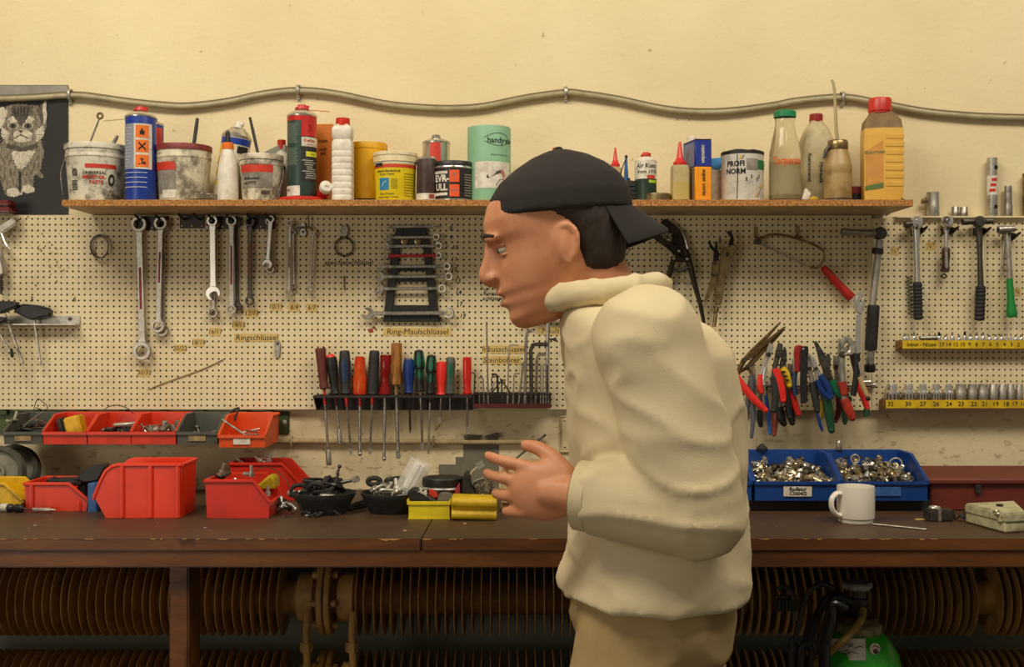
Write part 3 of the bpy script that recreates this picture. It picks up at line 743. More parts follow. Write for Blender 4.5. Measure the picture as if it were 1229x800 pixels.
t.part('fine_print', g, mat('print_greygreen', (120, 132, 116), .6))
M, L = axis((369, 132), (396, 134), -cy); t.part('spray_straw', G().at(M).lathe([(0, 0), (.0008, 0), (.0008, L), (0, L)], seg=6), redp)
# orange carton behind
g = G(); x0, x1 = W(376, 0, .07).x, W(401, 0, .07).x
g.box(x0, x1, -.085, -.05, ZS, W(0, 149, .08).z, .001)
t = Thing('orange_carton', 'upright orange carton with black print behind the white ribbed bottle', 'carton', ((x0+x1)/2, -.07, ZS)); t.part('box', g, mat('carton_orange', (212, 116, 20), .55, 0, .4, (164, 80, 14), 14))
g = G()
for y_, s_ in ((169, 'cum'), (179, 'nch'), (184, 'alk')): g.text(s_, .0085, on_wall(388, y_, .0856), .02, 'CENTER')
t.part('lettering', g, ink)
# small tube lying with white end
M = Matrix.Translation(W(389, 229.5, .165)) @ Matrix.Rotation(rad(66), 4, 'X') @ Matrix.Rotation(rad(20), 4, 'Y')
t = Thing('small_tube', 'little red and white tube lying end-on beside the red lid', 'tube', W(389, 237, .165))
t.part('cap', G().at(M).lathe([(0, .030), (.003, .030), (.0035, .026), (.0125, .024), (.0135, .022), (.0135, .012), (.012, .011)], seg=20), white)
t.part('body', G().at(M).lathe([(.0115, .013), (.012, .0), (.011, -.03), (.0, -.032)], seg=20, sy=.9), redp)
# white ribbed bottle
g_prof = [(0, 0), (.96, 0), (1, .01)]
zz = .06
for k in range(8): g_prof += [(1, zz), (.965, zz+.012), (1, zz+.024)]; zz += .075
g_prof += [(.98, .70), (.86, .735), (.98, .77), (1, .86), (.9, .89), (.62, .91), (.62, .92), (0, .92)]
bottle('ribbed_bottle', 'slim white ribbed plastic bottle with red screw cap', 399, 424, 142, g_prof, white, redp, .185, (.9, .66), n4=6, seg=40)
# yellow bucket
cx, cy, R, H = spot(417, 465, 173, .128)
t = Thing('yellow_bucket', 'deep yellow plastic tub with a dark base', 'bucket', (cx, cy, ZS))
t.part('body', G().lathe([(0, .012), (R*.9, .012), (R*.97, H*.9), (R*1.0, H*.9), (R*1.0, H*.97), (R*.98, H), (R*.93, H), (R*.9, H*.5), (0, H*.4)], c=(cx, cy, ZS), seg=40), mat('tub_yellow', (222, 164, 14), .42, 0, .4, (170, 112, 12), 12))
t.part('base', G().lathe([(0, 0), (R*.9, 0), (R*.905, .012), (0, .012)], c=(cx, cy, ZS), seg=40), lab_dark)
# hand cleaner tub
cx, cy, R, H = spot(448, 501, 184.5, .19)
t = Thing('hand_cleaner_tub', 'bright yellow hand-cleaner tub with white lid and red stripe', 'tub', (cx, cy, ZS))
Rb = R*.88; Rf = lambda z: Rb+(R*.94-Rb)*(z-ZS)/(H*.8)
t.part('body', G().lathe([(0, .001), (Rb*.95, 0), (Rb, .003), (R*.94, H*.8), (R*.95, H*.84), (0, H*.84)], c=(cx, cy, ZS), seg=40), mat('tub_lemon', (232, 206, 18), .42, 0, .25, (190, 150, 20), 30))
t.part('lid', G().lathe([(R*.95, H*.80), (R*.99, H*.80), (R*.99, H*.93), (R*1.02, H*.93), (R*1.02, H*.99), (R*.99, H), (R*.93, H), (R*.92, H*.96), (0, H*.95)], c=(cx, cy, ZS), seg=40), mat('lid_ivory', (226, 212, 170), .45, 0, .4, (190, 160, 80), 40))
Ra = lambda z: Rf(z)+.0005; Rt = lambda z: Rf(z)+.001
t.part('label_band', G().cylpatch(cx, cy, Ra, ZS+H*.75, ZS+H*.8, -90, 90, 20), lab_white, label='white band above the red stripe')
t.part('label_band', G().cylpatch(cx, cy, Ra, ZS+H*.67, ZS+H*.735, -90, 90, 20), lab_red, label='red stripe')
g = G().cylpatch(cx, cy, Rt, ZS+H*.70, ZS+H*.77, -62, -32, 6)
g.text('Lithium Handschrub', .0052, on_cyl(cx, cy, Rt, ZS+H*.60, -18), .015, shear=.1); g.text('Savon Crème', .0046, on_cyl(cx, cy, Rt, ZS+H*.535, -20), .01, shear=.1)
g.text('Reine Preludio', .0042, on_cyl(cx, cy, Rt, ZS+H*.14, -20), .01, shear=.1); g.text('Handreiniger Creme', .0042, on_cyl(cx, cy, Rt, ZS+H*.075, -18), .01, shear=.1)
for k in range(6): g.cylpatch(cx, cy, Rt, ZS+H*(.25+k*.035), ZS+H*(.258+k*.035), -8, 12, 4, 1)
for k in range(9): g.cylpatch(cx, cy, Rt, ZS+H*(.1+k*.055), ZS+H*(.108+k*.055), 30, 76, 6, 1)
t.part('lettering', g, ink)
t.part('label_panel', G().cylpatch(cx, cy, Ra, ZS+H*.22, ZS+H*.46, -44, -13, 6), mat('label_teal', (24, 124, 172), .5))
g = G(); m_ = on_cyl(cx, cy, Rt, ZS+H*.34, -28); g.poly([m_(u*.001, v*.001) for u, v in ((-5, -6), (-3.4, -6), (-2.5, -1), (1, 3), (6, 5), (6, 6.4), (0, 4.5), (-4, 0))])
t.part('swoosh', g, lab_white)
# silver can behind
t, cx, cy, R, H, hb = spray('spray_can', 'shiny silver can with red patch peering over the small dark jars', 507, 540, 162, 172, tin, tin, tin, front=.13, nozzle='stub')
t.part('label_panel', G().cylpatch(cx, cy, const(R+.0005), ZS+hb*.62, ZS+hb*.98, -22, 22, 8), lab_red)
g = G().text('UC', .016, on_cyl(cx, cy, const(R+.0008), ZS+hb*.44, 35), .05)
t.part('lettering', g, ink)
# little dark can
cx, cy, R, H = spot(500, 525, 188, .178)
t = Thing('small_can', 'small dark brown can with a cream foot band between the yellow tub and black jar', 'can', (cx, cy, ZS))
t.part('body', G().lathe([(0, .001), (R*.97, 0), (R, .002), (R, H*.86), (R*.96, H*.9), (R*.96, H*.92), (0, H*.92)], c=(cx, cy, ZS), seg=28), mat('can_brown', (58, 42, 36), .4, 0, .4, (90, 64, 54), 40))
t.part('lid', G().lathe([(R*.9, H*.9), (R*.95, H*.94), (R*.8, H*.99), (R*.6, H), (0, H)], c=(cx, cy, ZS), seg=28), tin)
t.part('label_band', G().cylpatch(cx, cy, const(R+.0005), ZS+H*.03, ZS+H*.17, -80, 80, 14), lab_white)
t.part('label_panel', G().cylpatch(cx, cy, const(R+.0008), ZS+H*.05, ZS+H*.15, 15, 45, 4), mat('label_brownred', (150, 60, 40), .5))
# black jar
cx, cy, R, H = spot(520, 568, 195.5, .188)
t = Thing('paste_jar', 'squat black jar with cream letters EVR-ULL and orange squares', 'jar', (cx, cy, ZS))
t.part('body', G().lathe([(0, .001), (R*.97, 0), (R, .003), (R, H*.84), (0, H*.84)], c=(cx, cy, ZS), seg=40), lab_dark)
t.part('foot_ring', G().lathe([(R*1.005, .0005), (R*1.015, .0015), (R*1.01, .004), (R, .0045)], c=(cx, cy, ZS), seg=40), tin)
t.part('neck_ring', G().lathe([(R*1.0, H*.82), (R*1.02, H*.83), (R*1.02, H*.86), (R*.98, H*.89), (0, H*.89)], c=(cx, cy, ZS), seg=40), tin)
t.part('lid', G().lathe([(R*.98, H*.885), (R*1.02, H*.89), (R*1.02, H*.97), (R*.98, H), (0, H)], c=(cx, cy, ZS), seg=40), black)
Rc = const(R+.0006)
g = G(); g.text('EVR-', .0145, on_cyl(cx, cy, Rc, ZS+H*.55, -33), .06, wide=.9); g.text('ULL', .0145, on_cyl(cx, cy, Rc, ZS+H*.33, -34), .06, wide=.9)
g.cylpatch(cx, cy, Rc, ZS+H*.67, ZS+H*.74, -75, -14, 8); g.cylpatch(cx, cy, Rc, ZS+H*.13, ZS+H*.2, -75, -14, 8)
t.part('lettering', g, lab_white)
g = G(); g.cylpatch(cx, cy, Rc, ZS+H*.46, ZS+H*.76, -8, 20, 6); g.cylpatch(cx, cy, Rc, ZS+H*.1, ZS+H*.4, -8, 20, 6)
t.part('orange_square', g, mat('jar_orange', (226, 84, 34), .5))
g = G(); Rd = const(R+.001); g.text('80', .006, on_cyl(cx, cy, Rd, ZS+H*.65, 6), .02); g.text('2', .006, on_cyl(cx, cy, Rd, ZS+H*.54, 6), .02); g.text('extra', .005, on_cyl(cx, cy, Rd, ZS+H*.26, 6), .02)
for k in range(9): g.cylpatch(cx, cy, Rd, ZS+H*(.12+k*.065), ZS+H*(.145+k*.065), 36, 66, 5, 1)
t.part('fine_print', g, mat('print_mid', (130, 122, 108), .6))
# mint canister
cx, cy, R, H = spot(561, 613, 154, .178)
mint = mat('mint_cardboard', (138, 184, 146), .5, 0, .3, (112, 152, 116), 14)
t = Thing('mint_canister', 'tall mint-green canister printed handy·shin with a hand picture', 'canister', (cx, cy, ZS))
t.part('body', G().lathe([(0, .001), (R*.99, 0), (R, .002), (R, H-.003), (R*.985, H), (R*.95, H), (R*.94, H*.5), (0, H*.45)], c=(cx, cy, ZS), seg=44), mint)
Rc = const(R+.0005); Rd = const(R+.0009); Re = const(R+.0013)
t.part('label_panel', G().cylpatch(cx, cy, Rc, ZS+H*.17, ZS+H*.52, -38, 68, 16), lab_white)
g = G(); g.text('handy·shin', .0125, on_cyl(cx, cy, Rc, ZS+H*.80, 38), .025, wide=.95)
m_ = on_cyl(cx, cy, Rd, ZS+H*.815, 30)
for s_ in (1, -1):
    q = [m_(-.034+.0052*k, s_*(.0125*math.sin(PI*(k+1)/14)+.001)) for k in range(12)]
    g.tube(q, .0004, 4)
g.text('Pflegende Handreinigung', .0032, on_cyl(cx, cy, Rc, ZS+H*.61, 32), 0)
t.part('lettering', g, mat('print_darkgreen', (34, 48, 40), .7))
m_ = on_cyl(cx, cy, Rd, ZS+H*.345, 18); q = .001
g = G().poly([m_(u*q, v*q) for u, v in ((-20, -6), (-19, -1), (-8, 4), (4, 8), (12, 11), (13, 4), (5, 2), (-6, -3), (-16, -8))])
t.part('sleeve_picture', g, mat('picture_dark', (66, 58, 54), .6))
g = G().poly([m_(u*q, v*q) for u, v in ((12, 12), (17, 11), (22, 7), (23, -2), (20, -10), (16, -12), (18, -5), (15, 1), (13, 4))])
t.part('hand_picture', g, mat('picture_skin', (176, 116, 92), .6))
g = G().tube([m_(u*q, v*q) for u, v in ((16, -9), (9, -11), (4, -18), (2, -24))], .0006, 4); t.part('thread_picture', g, ink)

# bottle mostly hidden behind the man's cap: red spout
redtip = mat('red_spout', (206, 40, 34), .35, 0)
oil = mat('oily_bottle', (206, 188, 140), .3, 0, .4, (160, 130, 80), 30, trans=.35)
def spout_bottle(label, px0, px1, ycol, ytip, front, group=None):
    cx, cy, R, H = spot(px0, px1, ytip, front)
    hb = CZ-(ycol-400)*S(-cy)-ZS
    t = Thing('oil_bottle', label, 'bottle', (cx, cy, ZS), group)
    t.part('body', G().lathe([(0, .001), (R*.95, 0), (R, .003), (R, hb*.9), (R*.92, hb*.97), (R*.6, hb), (0, hb)], c=(cx, cy, ZS), seg=24, n4=4), oil)
    t.part('spout', G().lathe([(R*.72, hb), (R*.74, hb+.005), (R*.55, hb+.008), (R*.36, hb+.016), (R*.16, H-.004), (R*.12, H), (0, H)], c=(cx, cy, ZS), seg=16), redtip)
    return t, cx, cy, R, H, hb
spout_bottle('oil bottle whose red spout pokes up just above the man\'s cap', 655, 674, 205, 177, .11)
spout_bottle('oil bottle with a red spout behind the crumpled tube', 731, 746, 200, 177, .11)
t, cx, cy, R, H, hb = spout_bottle('half-full oil bottle with a long thin red spout beside the blue-orange tin', 805, 827, 198, 170, .182)
t.part('oil_fill', G().lathe([(0, .003), (R*1.01, .003), (R*1.01, hb*.52), (0, hb*.52)], c=(cx, cy, ZS), seg=24, n4=4), mat('oil_gold', (186, 160, 92), .3), label='yellow oil filling the lower half')
# crumpled aluminium tube
g = G(); c = W(722, 233, .17); pts = [W(700, 234, .15), W(716, 233, .16), W(735, 229, .168), W(747, 230, .172), W(752, 230, .174)]
g.tube(pts, [.012, .017, .0195, .015, .010], 14, smooth=4)
for i, p in enumerate(g.v): g.v[i] = p+Vector((0, 0, .004*noise.noise(p*90)))
zmin = min(p.z for p in g.v)
for p in g.v: p.z += ZS+.0005-zmin
solo('crumpled_tube', 'crumpled pale foil tube lying on the shelf behind the man\'s cap', 'tube', g, mat('foil_tube', (176, 164, 132), .45, .3, .7, (96, 84, 58), 60, .4))
# blue oiler
cx, cy, R, H = spot(746, 757, 186, .12)
t = Thing('oiler', 'small blue oiler with a thin black drip tube', 'oiler', (cx, cy, ZS))
bl2 = mat('oiler_blue', (40, 84, 140), .4)
t.part('body', G().lathe([(0, 0), (R, .001), (R, H*.45), (R*.9, H*.52), (R*.5, H*.55), (R*.25, H*.92), (R*.2, H*.95), (0, H*.95)], c=(cx, cy, ZS), seg=18), bl2)
t.part('tip', G().lathe([(R*.3, H*.94), (R*.32, H*.99), (0, H)], c=(cx, cy, ZS), seg=12), black)
t.part('drip_tube', G().tube([(cx, cy-.002, ZS+H*.93), (cx-.008, cy-.004, ZS+H*.75), (cx-.013, cy-.006, ZS+H*.55), (cx-.011, cy-.009, ZS+H*.3)], .0012, 6, smooth=4), black)
# dark ribbed box
g = G(); a, b_ = W(744, 240, .16), W(764, 215, .16)
g.prism([(a.x, ZS), (b_.x, ZS), (b_.x, ZS+.045), (a.x+.012, ZS+.047), (a.x, ZS+.03)], -.16, -.12, .002)
for k in range(4): g.box(a.x+.002, b_.x+.001, -.162, -.16, ZS+.006+k*.009, ZS+.010+k*.009, .0005)
solo('ribbed_block', 'small ribbed black block beside the Air Kunz spray can', 'block', g, rubber)
# air duster
t, cx, cy, R, H, hb = spray('spray_can', 'short spray can hand-lettered Air Kunz with red nozzle', 762, 788, 183, 194, mat('can_dusty_green', (40, 58, 46), .4, 0, .4, (20, 26, 22), 50), white, redp, front=.178)
Rc = const(R+.0004); Rd = const(R+.0008)
t.part('label_panel', G().cylpatch(cx, cy, Rc, ZS+hb*.55, ZS+hb*.98, -88, 88, 20), lab_white)
t.part('label_panel', G().cylpatch(cx, cy, Rd, ZS+hb*.55, ZS+hb*.64, 0, 45, 8), lab_red)
t.part('label_panel', G().cylpatch(cx, cy, Rc, ZS+hb*.45, ZS+hb*.52, 10, 85, 8), mat('label_lime', (170, 196, 40), .5))
g = G(); g.text('Air Kunz', .0095, on_cyl(cx, cy, Rd, ZS+hb*.87, -2), .03, shear=.1); g.text('from 1978', .008, on_cyl(cx, cy, Rd, ZS+hb*.72, 2), .02, shear=.1)
t.part('lettering', g, ink)
# lid lying
cx, cy, R, H = spot(773, 805, 233, .194)
t = Thing('jar_lid', 'gold-edged dark lid lying in front of the Air Kunz can', 'lid', (cx, cy, ZS))
t.part('rim', G().lathe([(0, 0), (R*.97, 0), (R, .001), (R, H*.8), (R*.98, H), (R*.9, H)], c=(cx, cy, ZS), seg=36), brass)
t.part('top', G().lathe([(R*.92, H*.98), (R*.9, H+.0006), (0, H+.0006)], c=(cx, cy, ZS), seg=36), lab_dark)
# rectangular tin, turned so that its side shows
t = Thing('oil_tin', 'upright rectangular tin, blue above orange, with vertical print', 'tin', W(840, 240, .15))
cxy = W(840, 240, .145); Rz = Matrix.Translation((cxy.x, cxy.y, ZS)) @ Matrix.Rotation(rad(0), 4, 'Z')
xa, xb = W(834, 0, .18).x, W(854, 0, .18).x; xc = W(822, 0, .115).x
hz = W(0, 168, .18).z-ZS
FL, FR, BR, BL = (xa, -.183), (xb, -.181), (xb-.012, -.09), (xc-.004, -.115)
def sw(l): return [(p[0], p[1]) for p in l]
zb_ = hz*.56
bp_ = [FL, FR, BR, BL]
t.part('lower_body', G().prism(bp_, ZS, ZS+zb_, .0015, 'z'), mat('tin_orange', (238, 150, 16), .42, 0, .25, (190, 104, 14), 20), label='orange lower half')
t.part('upper_body', G().prism(bp_, ZS+zb_+.0001, ZS+hz, .0015, 'z'), mat('tin_blue', (26, 46, 140), .4, 0, .25, (16, 28, 80), 30), label='blue upper half')
ex = Vector((FR[0]-FL[0], FR[1]-FL[1], 0)).normalized(); mid = Vector(((FL[0]+FR[0])/2, (FL[1]+FR[1])/2-.0006, ZS))
g = G().text('castolan', .0085, on_plane(mid+Vector((0, 0, hz*.77)), (0, 0, -1), ex), .02); t.part('white_lettering', g, lab_white)
g = G().text('super cortu', .0085, on_plane(mid+Vector((.002, 0, hz*.3)), (0, 0, -1), ex), .03); t.part('black_lettering', g, ink)
sx_ = Vector((FL[0]-BL[0], FL[1]-BL[1], 0)); sn = Vector((sx_.y, -sx_.x, 0)).normalized()
ml = Vector(((FL[0]+BL[0])/2, (FL[1]+BL[1])/2, ZS))+sn*.0006
hw = sx_.length*.46
for z0, z1, m_ in ((zb_*.02, zb_*.98, lab('x')), (zb_*1.02, hz*.97, 'y')):
    u = sx_.normalized()*hw
    t.part('side_panel', G().poly([ml-u+Vector((0, 0, z0)), ml+u+Vector((0, 0, z0)), ml+u+Vector((0, 0, z1)), ml-u+Vector((0, 0, z1))]), mat('tin_side_'+('brown' if m_ == 'x' else 'blue'), (150, 120, 84) if m_ == 'x' else (96, 112, 158), .45, 0, .5, (110, 90, 70), 22), flat=True)
t.part('top_rim', G().prism([(p[0], p[1]) for p in bp_], ZS+hz, ZS+hz+.0025, .001, 'z'), dsteel)
cc = W(831, 163, .135)
t.part('cap', G().lathe([(.0105, 0), (.0105, .012), (.009, .014), (0, .014)], c=(cc.x, cc.y+.01, ZS+hz+.0022), seg=20), white)
# pale bottle and blue tag behind
g = G().box(W(850, 0, .08).x, W(872, 0, .08).x, -.115, -.06, ZS, ZS+.075, .002)
solo('white_box', 'small white box tucked between the blue-orange tin and the PROFI NORM can', 'box', g, lab_white)
g = G().prism(pw([(852, 197), (862, 196), (868, 194), (868, 206), (860, 213), (852, 206)], .075), -.088, -.055, .002)
zm = min(p.z for p in g.v)
for p in g.v: p.z += ZS+.0755-zm
solo('blue_clip', 'light-blue plastic piece on top of the small white box', 'clip', g, mat('sky_plastic', (64, 136, 196), .4))
# PROFI NORM can
cx, cy, R, H = spot(866, 916, 182.5, .185)
t = Thing('paint_can', 'white paint-smeared can lettered PROFI NORM with open black rim', 'can', (cx, cy, ZS))
t.part('body', G().lathe([(0, .001), (R*.97, 0), (R, .002), (R, H*.93), (R*1.01, H*.94), (R*.96, H*.96)], c=(cx, cy, ZS), seg=40), mat('can_white', (220, 214, 200), .4, 0, .4, (120, 108, 90), 40, thr=.56))
g = G(); n = 40
g.lathe([(R*1.005, H*.92), (R*1.03, H*.93), (R*1.03, H*.98), (R*.98, H), (R*.9, H*.985), (R*.88, H*.9), (0, H*.85)], c=(cx, cy, ZS), seg=n)
for i, p in enumerate(g.v):
    if p.z > ZS+H*.96: p.z += .003*noise.noise(p*70)
t.part('rim', g, lab_dark)
Rc = const(R+.0006); Rd = const(R+.001)
g = G(); g.text('PROFI', .0115, on_cyl(cx, cy, Rc, ZS+H*.72, -30), .05, wide=.95); g.text('NORM', .0115, on_cyl(cx, cy, Rc, ZS+H*.57, -30), .05, wide=.95)
g.tube([(cx-R*.42, cy-R*.915, ZS+H*.9), (cx-R*.40, cy-R*.925, ZS+H*.5), (cx-R*.43, cy-R*.91, ZS+.004)], .001, 5)
for a, z0 in ((0, .42), (14, .47), (32, .42), (38, .47)): m_ = on_cyl(cx, cy, Rc, ZS+H*z0, a); g.poly([m_(u*.001, v*.001) for u, v in ((-1, -4), (1.2, -5), (1.6, 2), (.5, 5), (-1.2, 3))])
t.part('lettering', g, ink)
g = G()
for k, cm in enumerate(('a', 'b', 'c')):
    g = G(); m_ = on_cyl(cx, cy, Rc, ZS+H*.18, 36); o_ = k*.0026
    g.poly([m_(-.009+o_, -.012), m_(-.0065+o_, -.012), m_(.0095+o_*.4, .016-o_), m_(.0085+o_*.4, .018-o_)]); t.part('rainbow_stripe', g, mat('stripe_'+cm, ((226, 130, 30), (230, 200, 40), (40, 70, 150))[k], .5)); g = G()
    m2 = on_cyl(cx, cy, Rc, ZS+H*.86, -14); g.poly([m2(-.005+o_, -.006), m2(-.0028+o_, -.006), m2(.002+o_, .003), m2(0+o_, .003)])
    t.part('rainbow_stripe', g, MATS['stripe_'+cm])
g = G().cylpatch(cx, cy, Rc, ZS+H*.62, ZS+H*.80, 30, 88, 10); t.part('label_panel', g, mat('label_green', (30, 110, 56), .5))
g = G().cylpatch(cx, cy, Rd, ZS+H*.60, ZS+H*.82, 0, 34, 8); t.part('label_panel', g, lab_grey)
# small paper scrap + yellow bit
g = G().prism(pw([(961, 240), (966, 226), (972, 232), (970, 240)], .16), -.17, -.15, .001)
solo('paper_scrap', 'folded white paper scrap between the Terpentin bottle and the bottle with red-brown cap', 'paper', g, lab_white)
# glass bottle Terpentin
cx, cy, R, H = spot(923, 961, 133.5, .182)
t = Thing('glass_bottle', 'clear glass bottle lettered Terpentin in orange, with green lid', 'bottle', (cx, cy, ZS))
prof = [(0, .004), (.88, 0), (.98, .02), (1, .05), (1, .44), (.97, .54), (.84, .66), (.68, .78), (.62, .85), (.62, .9), (.58, .92), (.58, .94), (0, .94)]
t.part('body', G().lathe([(r*R, z*H) for r, z in prof], c=(cx, cy, ZS), seg=36), mat('bottle_glass', (240, 236, 222), .06, 0, .1, (210, 200, 170), 20, trans=.95))
t.part('turpentine', G().lathe([(0, .006), (R*.9, .006), (R*.94, .02), (R*.94, H*.43), (0, H*.43)], c=(cx, cy, ZS), seg=36), mat('cloudy_fluid', (206, 192, 150), .3, 0, .2, (186, 168, 122), 12, trans=.25))
t.part('sediment', G().lathe([(0, .0065), (R*.91, .0065), (R*.945, .012), (R*.945, H*.075), (0, H*.075)], c=(cx, cy, ZS), seg=36), mat('sediment', (150, 128, 60), .5))
t.part('lid', G().lathe([(R*.66, H*.925), (R*.7, H*.93), (R*.7, H*.985), (R*.64, H), (0, H)], c=(cx, cy, ZS), seg=28), mat('lid_green', (26, 130, 76), .4, 0, .3, (16, 80, 46), 60))
t.part('lettering', G().text('Terpentin', .0165, on_cyl(cx, cy, const(R+.0006), ZS+H*.435, -2), .035, shear=.2, wide=.8), mat('orange_marker', (214, 92, 30), .7))
# plastic bottle, red-brown cap
milky = mat('milky_plastic', (206, 192, 152), .4, 0, .55, (150, 130, 88), 16, trans=.15)
g_ = [(0, 0), (.95, 0), (1, .02), (1, .58), (.92, .68), (.6, .84), (.36, .9), (.34, .92), (0, .92)]
t, cx, cy, R, H = bottle('plastic_bottle', 'milky plastic bottle with red-brown cap and handwriting running down it', 958, 1001, 137, g_, milky, mat('cap_maroon', (150, 44, 36), .4), .116, (.91, .36), n4=5, seg=32)
Rc = const(R*1.0+.0006)
def vtext(s_, hh, a, z): 
    m_ = on_cyl(cx, cy, const(R*1.02+.0008), ZS, 0)
    x_ = a*R
    return G().text(s_, hh, lambda u, v: (cx+x_+v, cy-R*1.0-.001, ZS+z-u), .02, shear=.15)
t.part('lettering', vtext('Hydraulik', .0085, .02, H*.34), ink)
t.part('lettering', vtext('Xxtramineral', .0085, -.62, H*.40), ink)
g = G().prism(pw([(971, 240), (974, 236), (979, 236.5), (981, 240)], .18), -.19, -.175, .0008)
solo('yellow_scrap', 'tiny yellow scrap at the shelf edge before the bottle with red-brown cap', 'scrap', g, yel)
# oil can with long spout
cx, cy, R, H = spot(989, 1022, 168.5, .185)
t = Thing('oil_can', 'greasy tan oil can with a long thin upright spout', 'oil can', (cx, cy, ZS))
oc_m = mat('greasy_tan', (168, 138, 88), .42, 0, .6, (104, 74, 34), 16)
t.part('body', G().lathe([(0, .001), (R*.97, 0), (R, .003), (R*.98, H*.42), (R*.95, H*.46), (R*.99, H*.48), (R*.99, H*.6), (R*.95, H*.62), (R*.8, H*.78), (R*.7, H*.84), (0, H*.84)], c=(cx, cy, ZS), seg=32), oc_m)
g = G().lathe([(R*.68, H*.83), (R*.74, H*.85), (R*.74, H*.97), (R*.66, H), (0, H)], c=(cx, cy, ZS), seg=14); t.part('collar', g, brass)
t.part('foot_ring', G().lathe([(R*.98, 0), (R*1.02, .001), (R*1.02, .006), (R*.98, .007)], c=(cx, cy, ZS), seg=32), dsteel)
g = G().tube([(cx, cy, ZS+H), W(1003.5, 155, -cy), W(1002, 115, -cy), W(1000, 100, -cy), W(998, 95.5, -cy)], [.0042, .0038, .0032, .003, .0026], 10, smooth=4); t.part('spout', g, mat('spout_nickel', (186, 170, 128), .35, .5))
g = G().tube([(cx-R*.66, cy-.006, ZS+H*.9), (cx-R*.95, cy-.01, ZS+H*.82), (cx-R*1.08, cy-.012, ZS+H*.7)], [.004, .0045, .003], 8, smooth=3); t.part('trigger', g, dsteel)
# little red/black jar
cx, cy, R, H = spot(1016, 1036, 224.5, .12)
t = Thing('small_jar', 'small dark jar with red lid behind the greasy oil can', 'jar', (cx, cy, ZS))
t.part('body', G().lathe([(0, 0), (R, .001), (R, H*.62), (0, H*.62)], c=(cx, cy, ZS), seg=24), lab_dark); t.part('lid', G().lathe([(R*1.03, H*.6), (R*1.03, H*.95), (R*.95, H), (0, H)], c=(cx, cy, ZS), seg=24), lid_r)
# tall yellow bottle: a squarish body turned so that one edge faces us
cx, cy, R, H = spot(1033, 1079, 118.5, .172)
amber = mat('amber_plastic', (226, 178, 84), .35, 0, .35, (196, 140, 54), 10, trans=.12)
t = Thing('oil_jug', 'tall squarish amber plastic oil jug with broad red cap', 'bottle', (cx, cy, ZS))
hs = R*.97
def jug(z0, z1, s0, s1, g):
    q = [(-1, -.55), (-.05, -.9), (1, -.86), (.96, .5), (-.9, .55)]
    vs = []; 
    for z, s_ in ((z0, s0), (z1, s1)):
        for a, b_ in q: vs.append((cx+a*hs*s_, cy+b_*hs*s_, ZS+z))
    n = len(q)
    g.add(vs, [tuple(range(n))[::-1], tuple(range(n, 2*n))]+[(i, (i+1) % n, n+(i+1) % n, n+i) for i in range(n)])
g = G(); jug(0, H*.12, .98, 1, g); jug(H*.12, H*.64, 1, 1, g); jug(H*.64, H*.70, 1, .97, g)
t.part('body', g, amber)
g = G(); jug(H*.70, H*.78, .97, .9, g); jug(H*.78, H*.86, .9, .56, g); t.part('shoulder', g, mat('amber_dusty', (128, 100, 58), .6, 0, .5, (90, 68, 40), 30), label='dusty brown shoulder')
g = G()
for k in range(7): zz = H*(.14+k*.075); g.prism([(cx+.0*hs, cy-.93*hs), (cx+1.02*hs, cy-.89*hs), (cx+.99*hs, cy-.2*hs), (cx+.9*hs, cy-.2*hs), (cx+.0*hs, cy-.8*hs)], ZS+zz, ZS+zz+H*.052, .0015, 'z')
t.part('ribs', g, amber)
L0, L1 = Vector((cx-1*hs, cy-.55*hs, ZS)), Vector((cx-.05*hs, cy-.9*hs, ZS)); nn = Vector((-(L1-L0).y, (L1-L0).x, 0)).normalized()*-1
nn = nn if nn.y < 0 else -nn
def side(u, z, e=.0008): return L0.lerp(L1, u)+nn*e+Vector((0, 0, z))
t.part('label_panel', G().poly([side(.08, H*.16), side(.95, H*.19), side(.95, H*.58), side(.08, H*.48)]), mat('label_amber', (202, 140, 60), .5, 0, .3, (170, 100, 40), 30), flat=True)
t.part('label_stripe', G().poly([side(.05, H*.11, .0011), side(.97, H*.13, .0011), side(.97, H*.18, .0011), side(.05, H*.15, .0011)]), mat('label_olive', (80, 104, 44), .5), flat=True)
g = G().text('Gourmet', .008, on_plane(side(.5, H*.47, .0012), L1-L0, (0, 0, 1)), .02, shear=.2); t.part('lettering', g, mat('print_green', (48, 104, 60), .6))
t.part('cap', G().lathe([(R*.56, H*.855), (R*.56, H*.87), (R*.6, H*.875), (R*.6, H*.985), (R*.56, H), (0, H)], c=(cx, cy, ZS), seg=28), redp)

# ================================================================ POSTER at the left of the shelf
t = Thing('kitten_poster', 'black poster of a fluffy grey kitten hung on the wall', 'poster', W(40, 258, .004))
a, b_ = W(-26, 257, .004), W(81.5, 102, .004)
t.part('sheet', G().box(a.x, b_.x, -.004, -.0015, a.z, b_.z), mat('poster_black', (16, 13, 11), .4, 0, .5, (30, 25, 20), 5))
a2 = W(-26, 115, .004)
t.part('header_strip', G().box(a.x, b_.x, -.0045, -.0041, W(0, 114, .004).z, b_.z-.001), mat('poster_grey', (148, 142, 130), .35, 0, .4, (100, 96, 88), 12))
fur = mat('fur_print', (138, 126, 104), .5, 0, .75, (40, 34, 27), 130, stretch=(1.6, 1, .6)); fur2 = mat('fur_print_pale', (206, 196, 172), .5, 0, .5, (110, 98, 78), 150, stretch=(1.6, 1, .6)); furd = mat('fur_print_dark', (56, 48, 38), .5, 0, .5, (110, 98, 80), 140, stretch=(1.6, 1, .6))
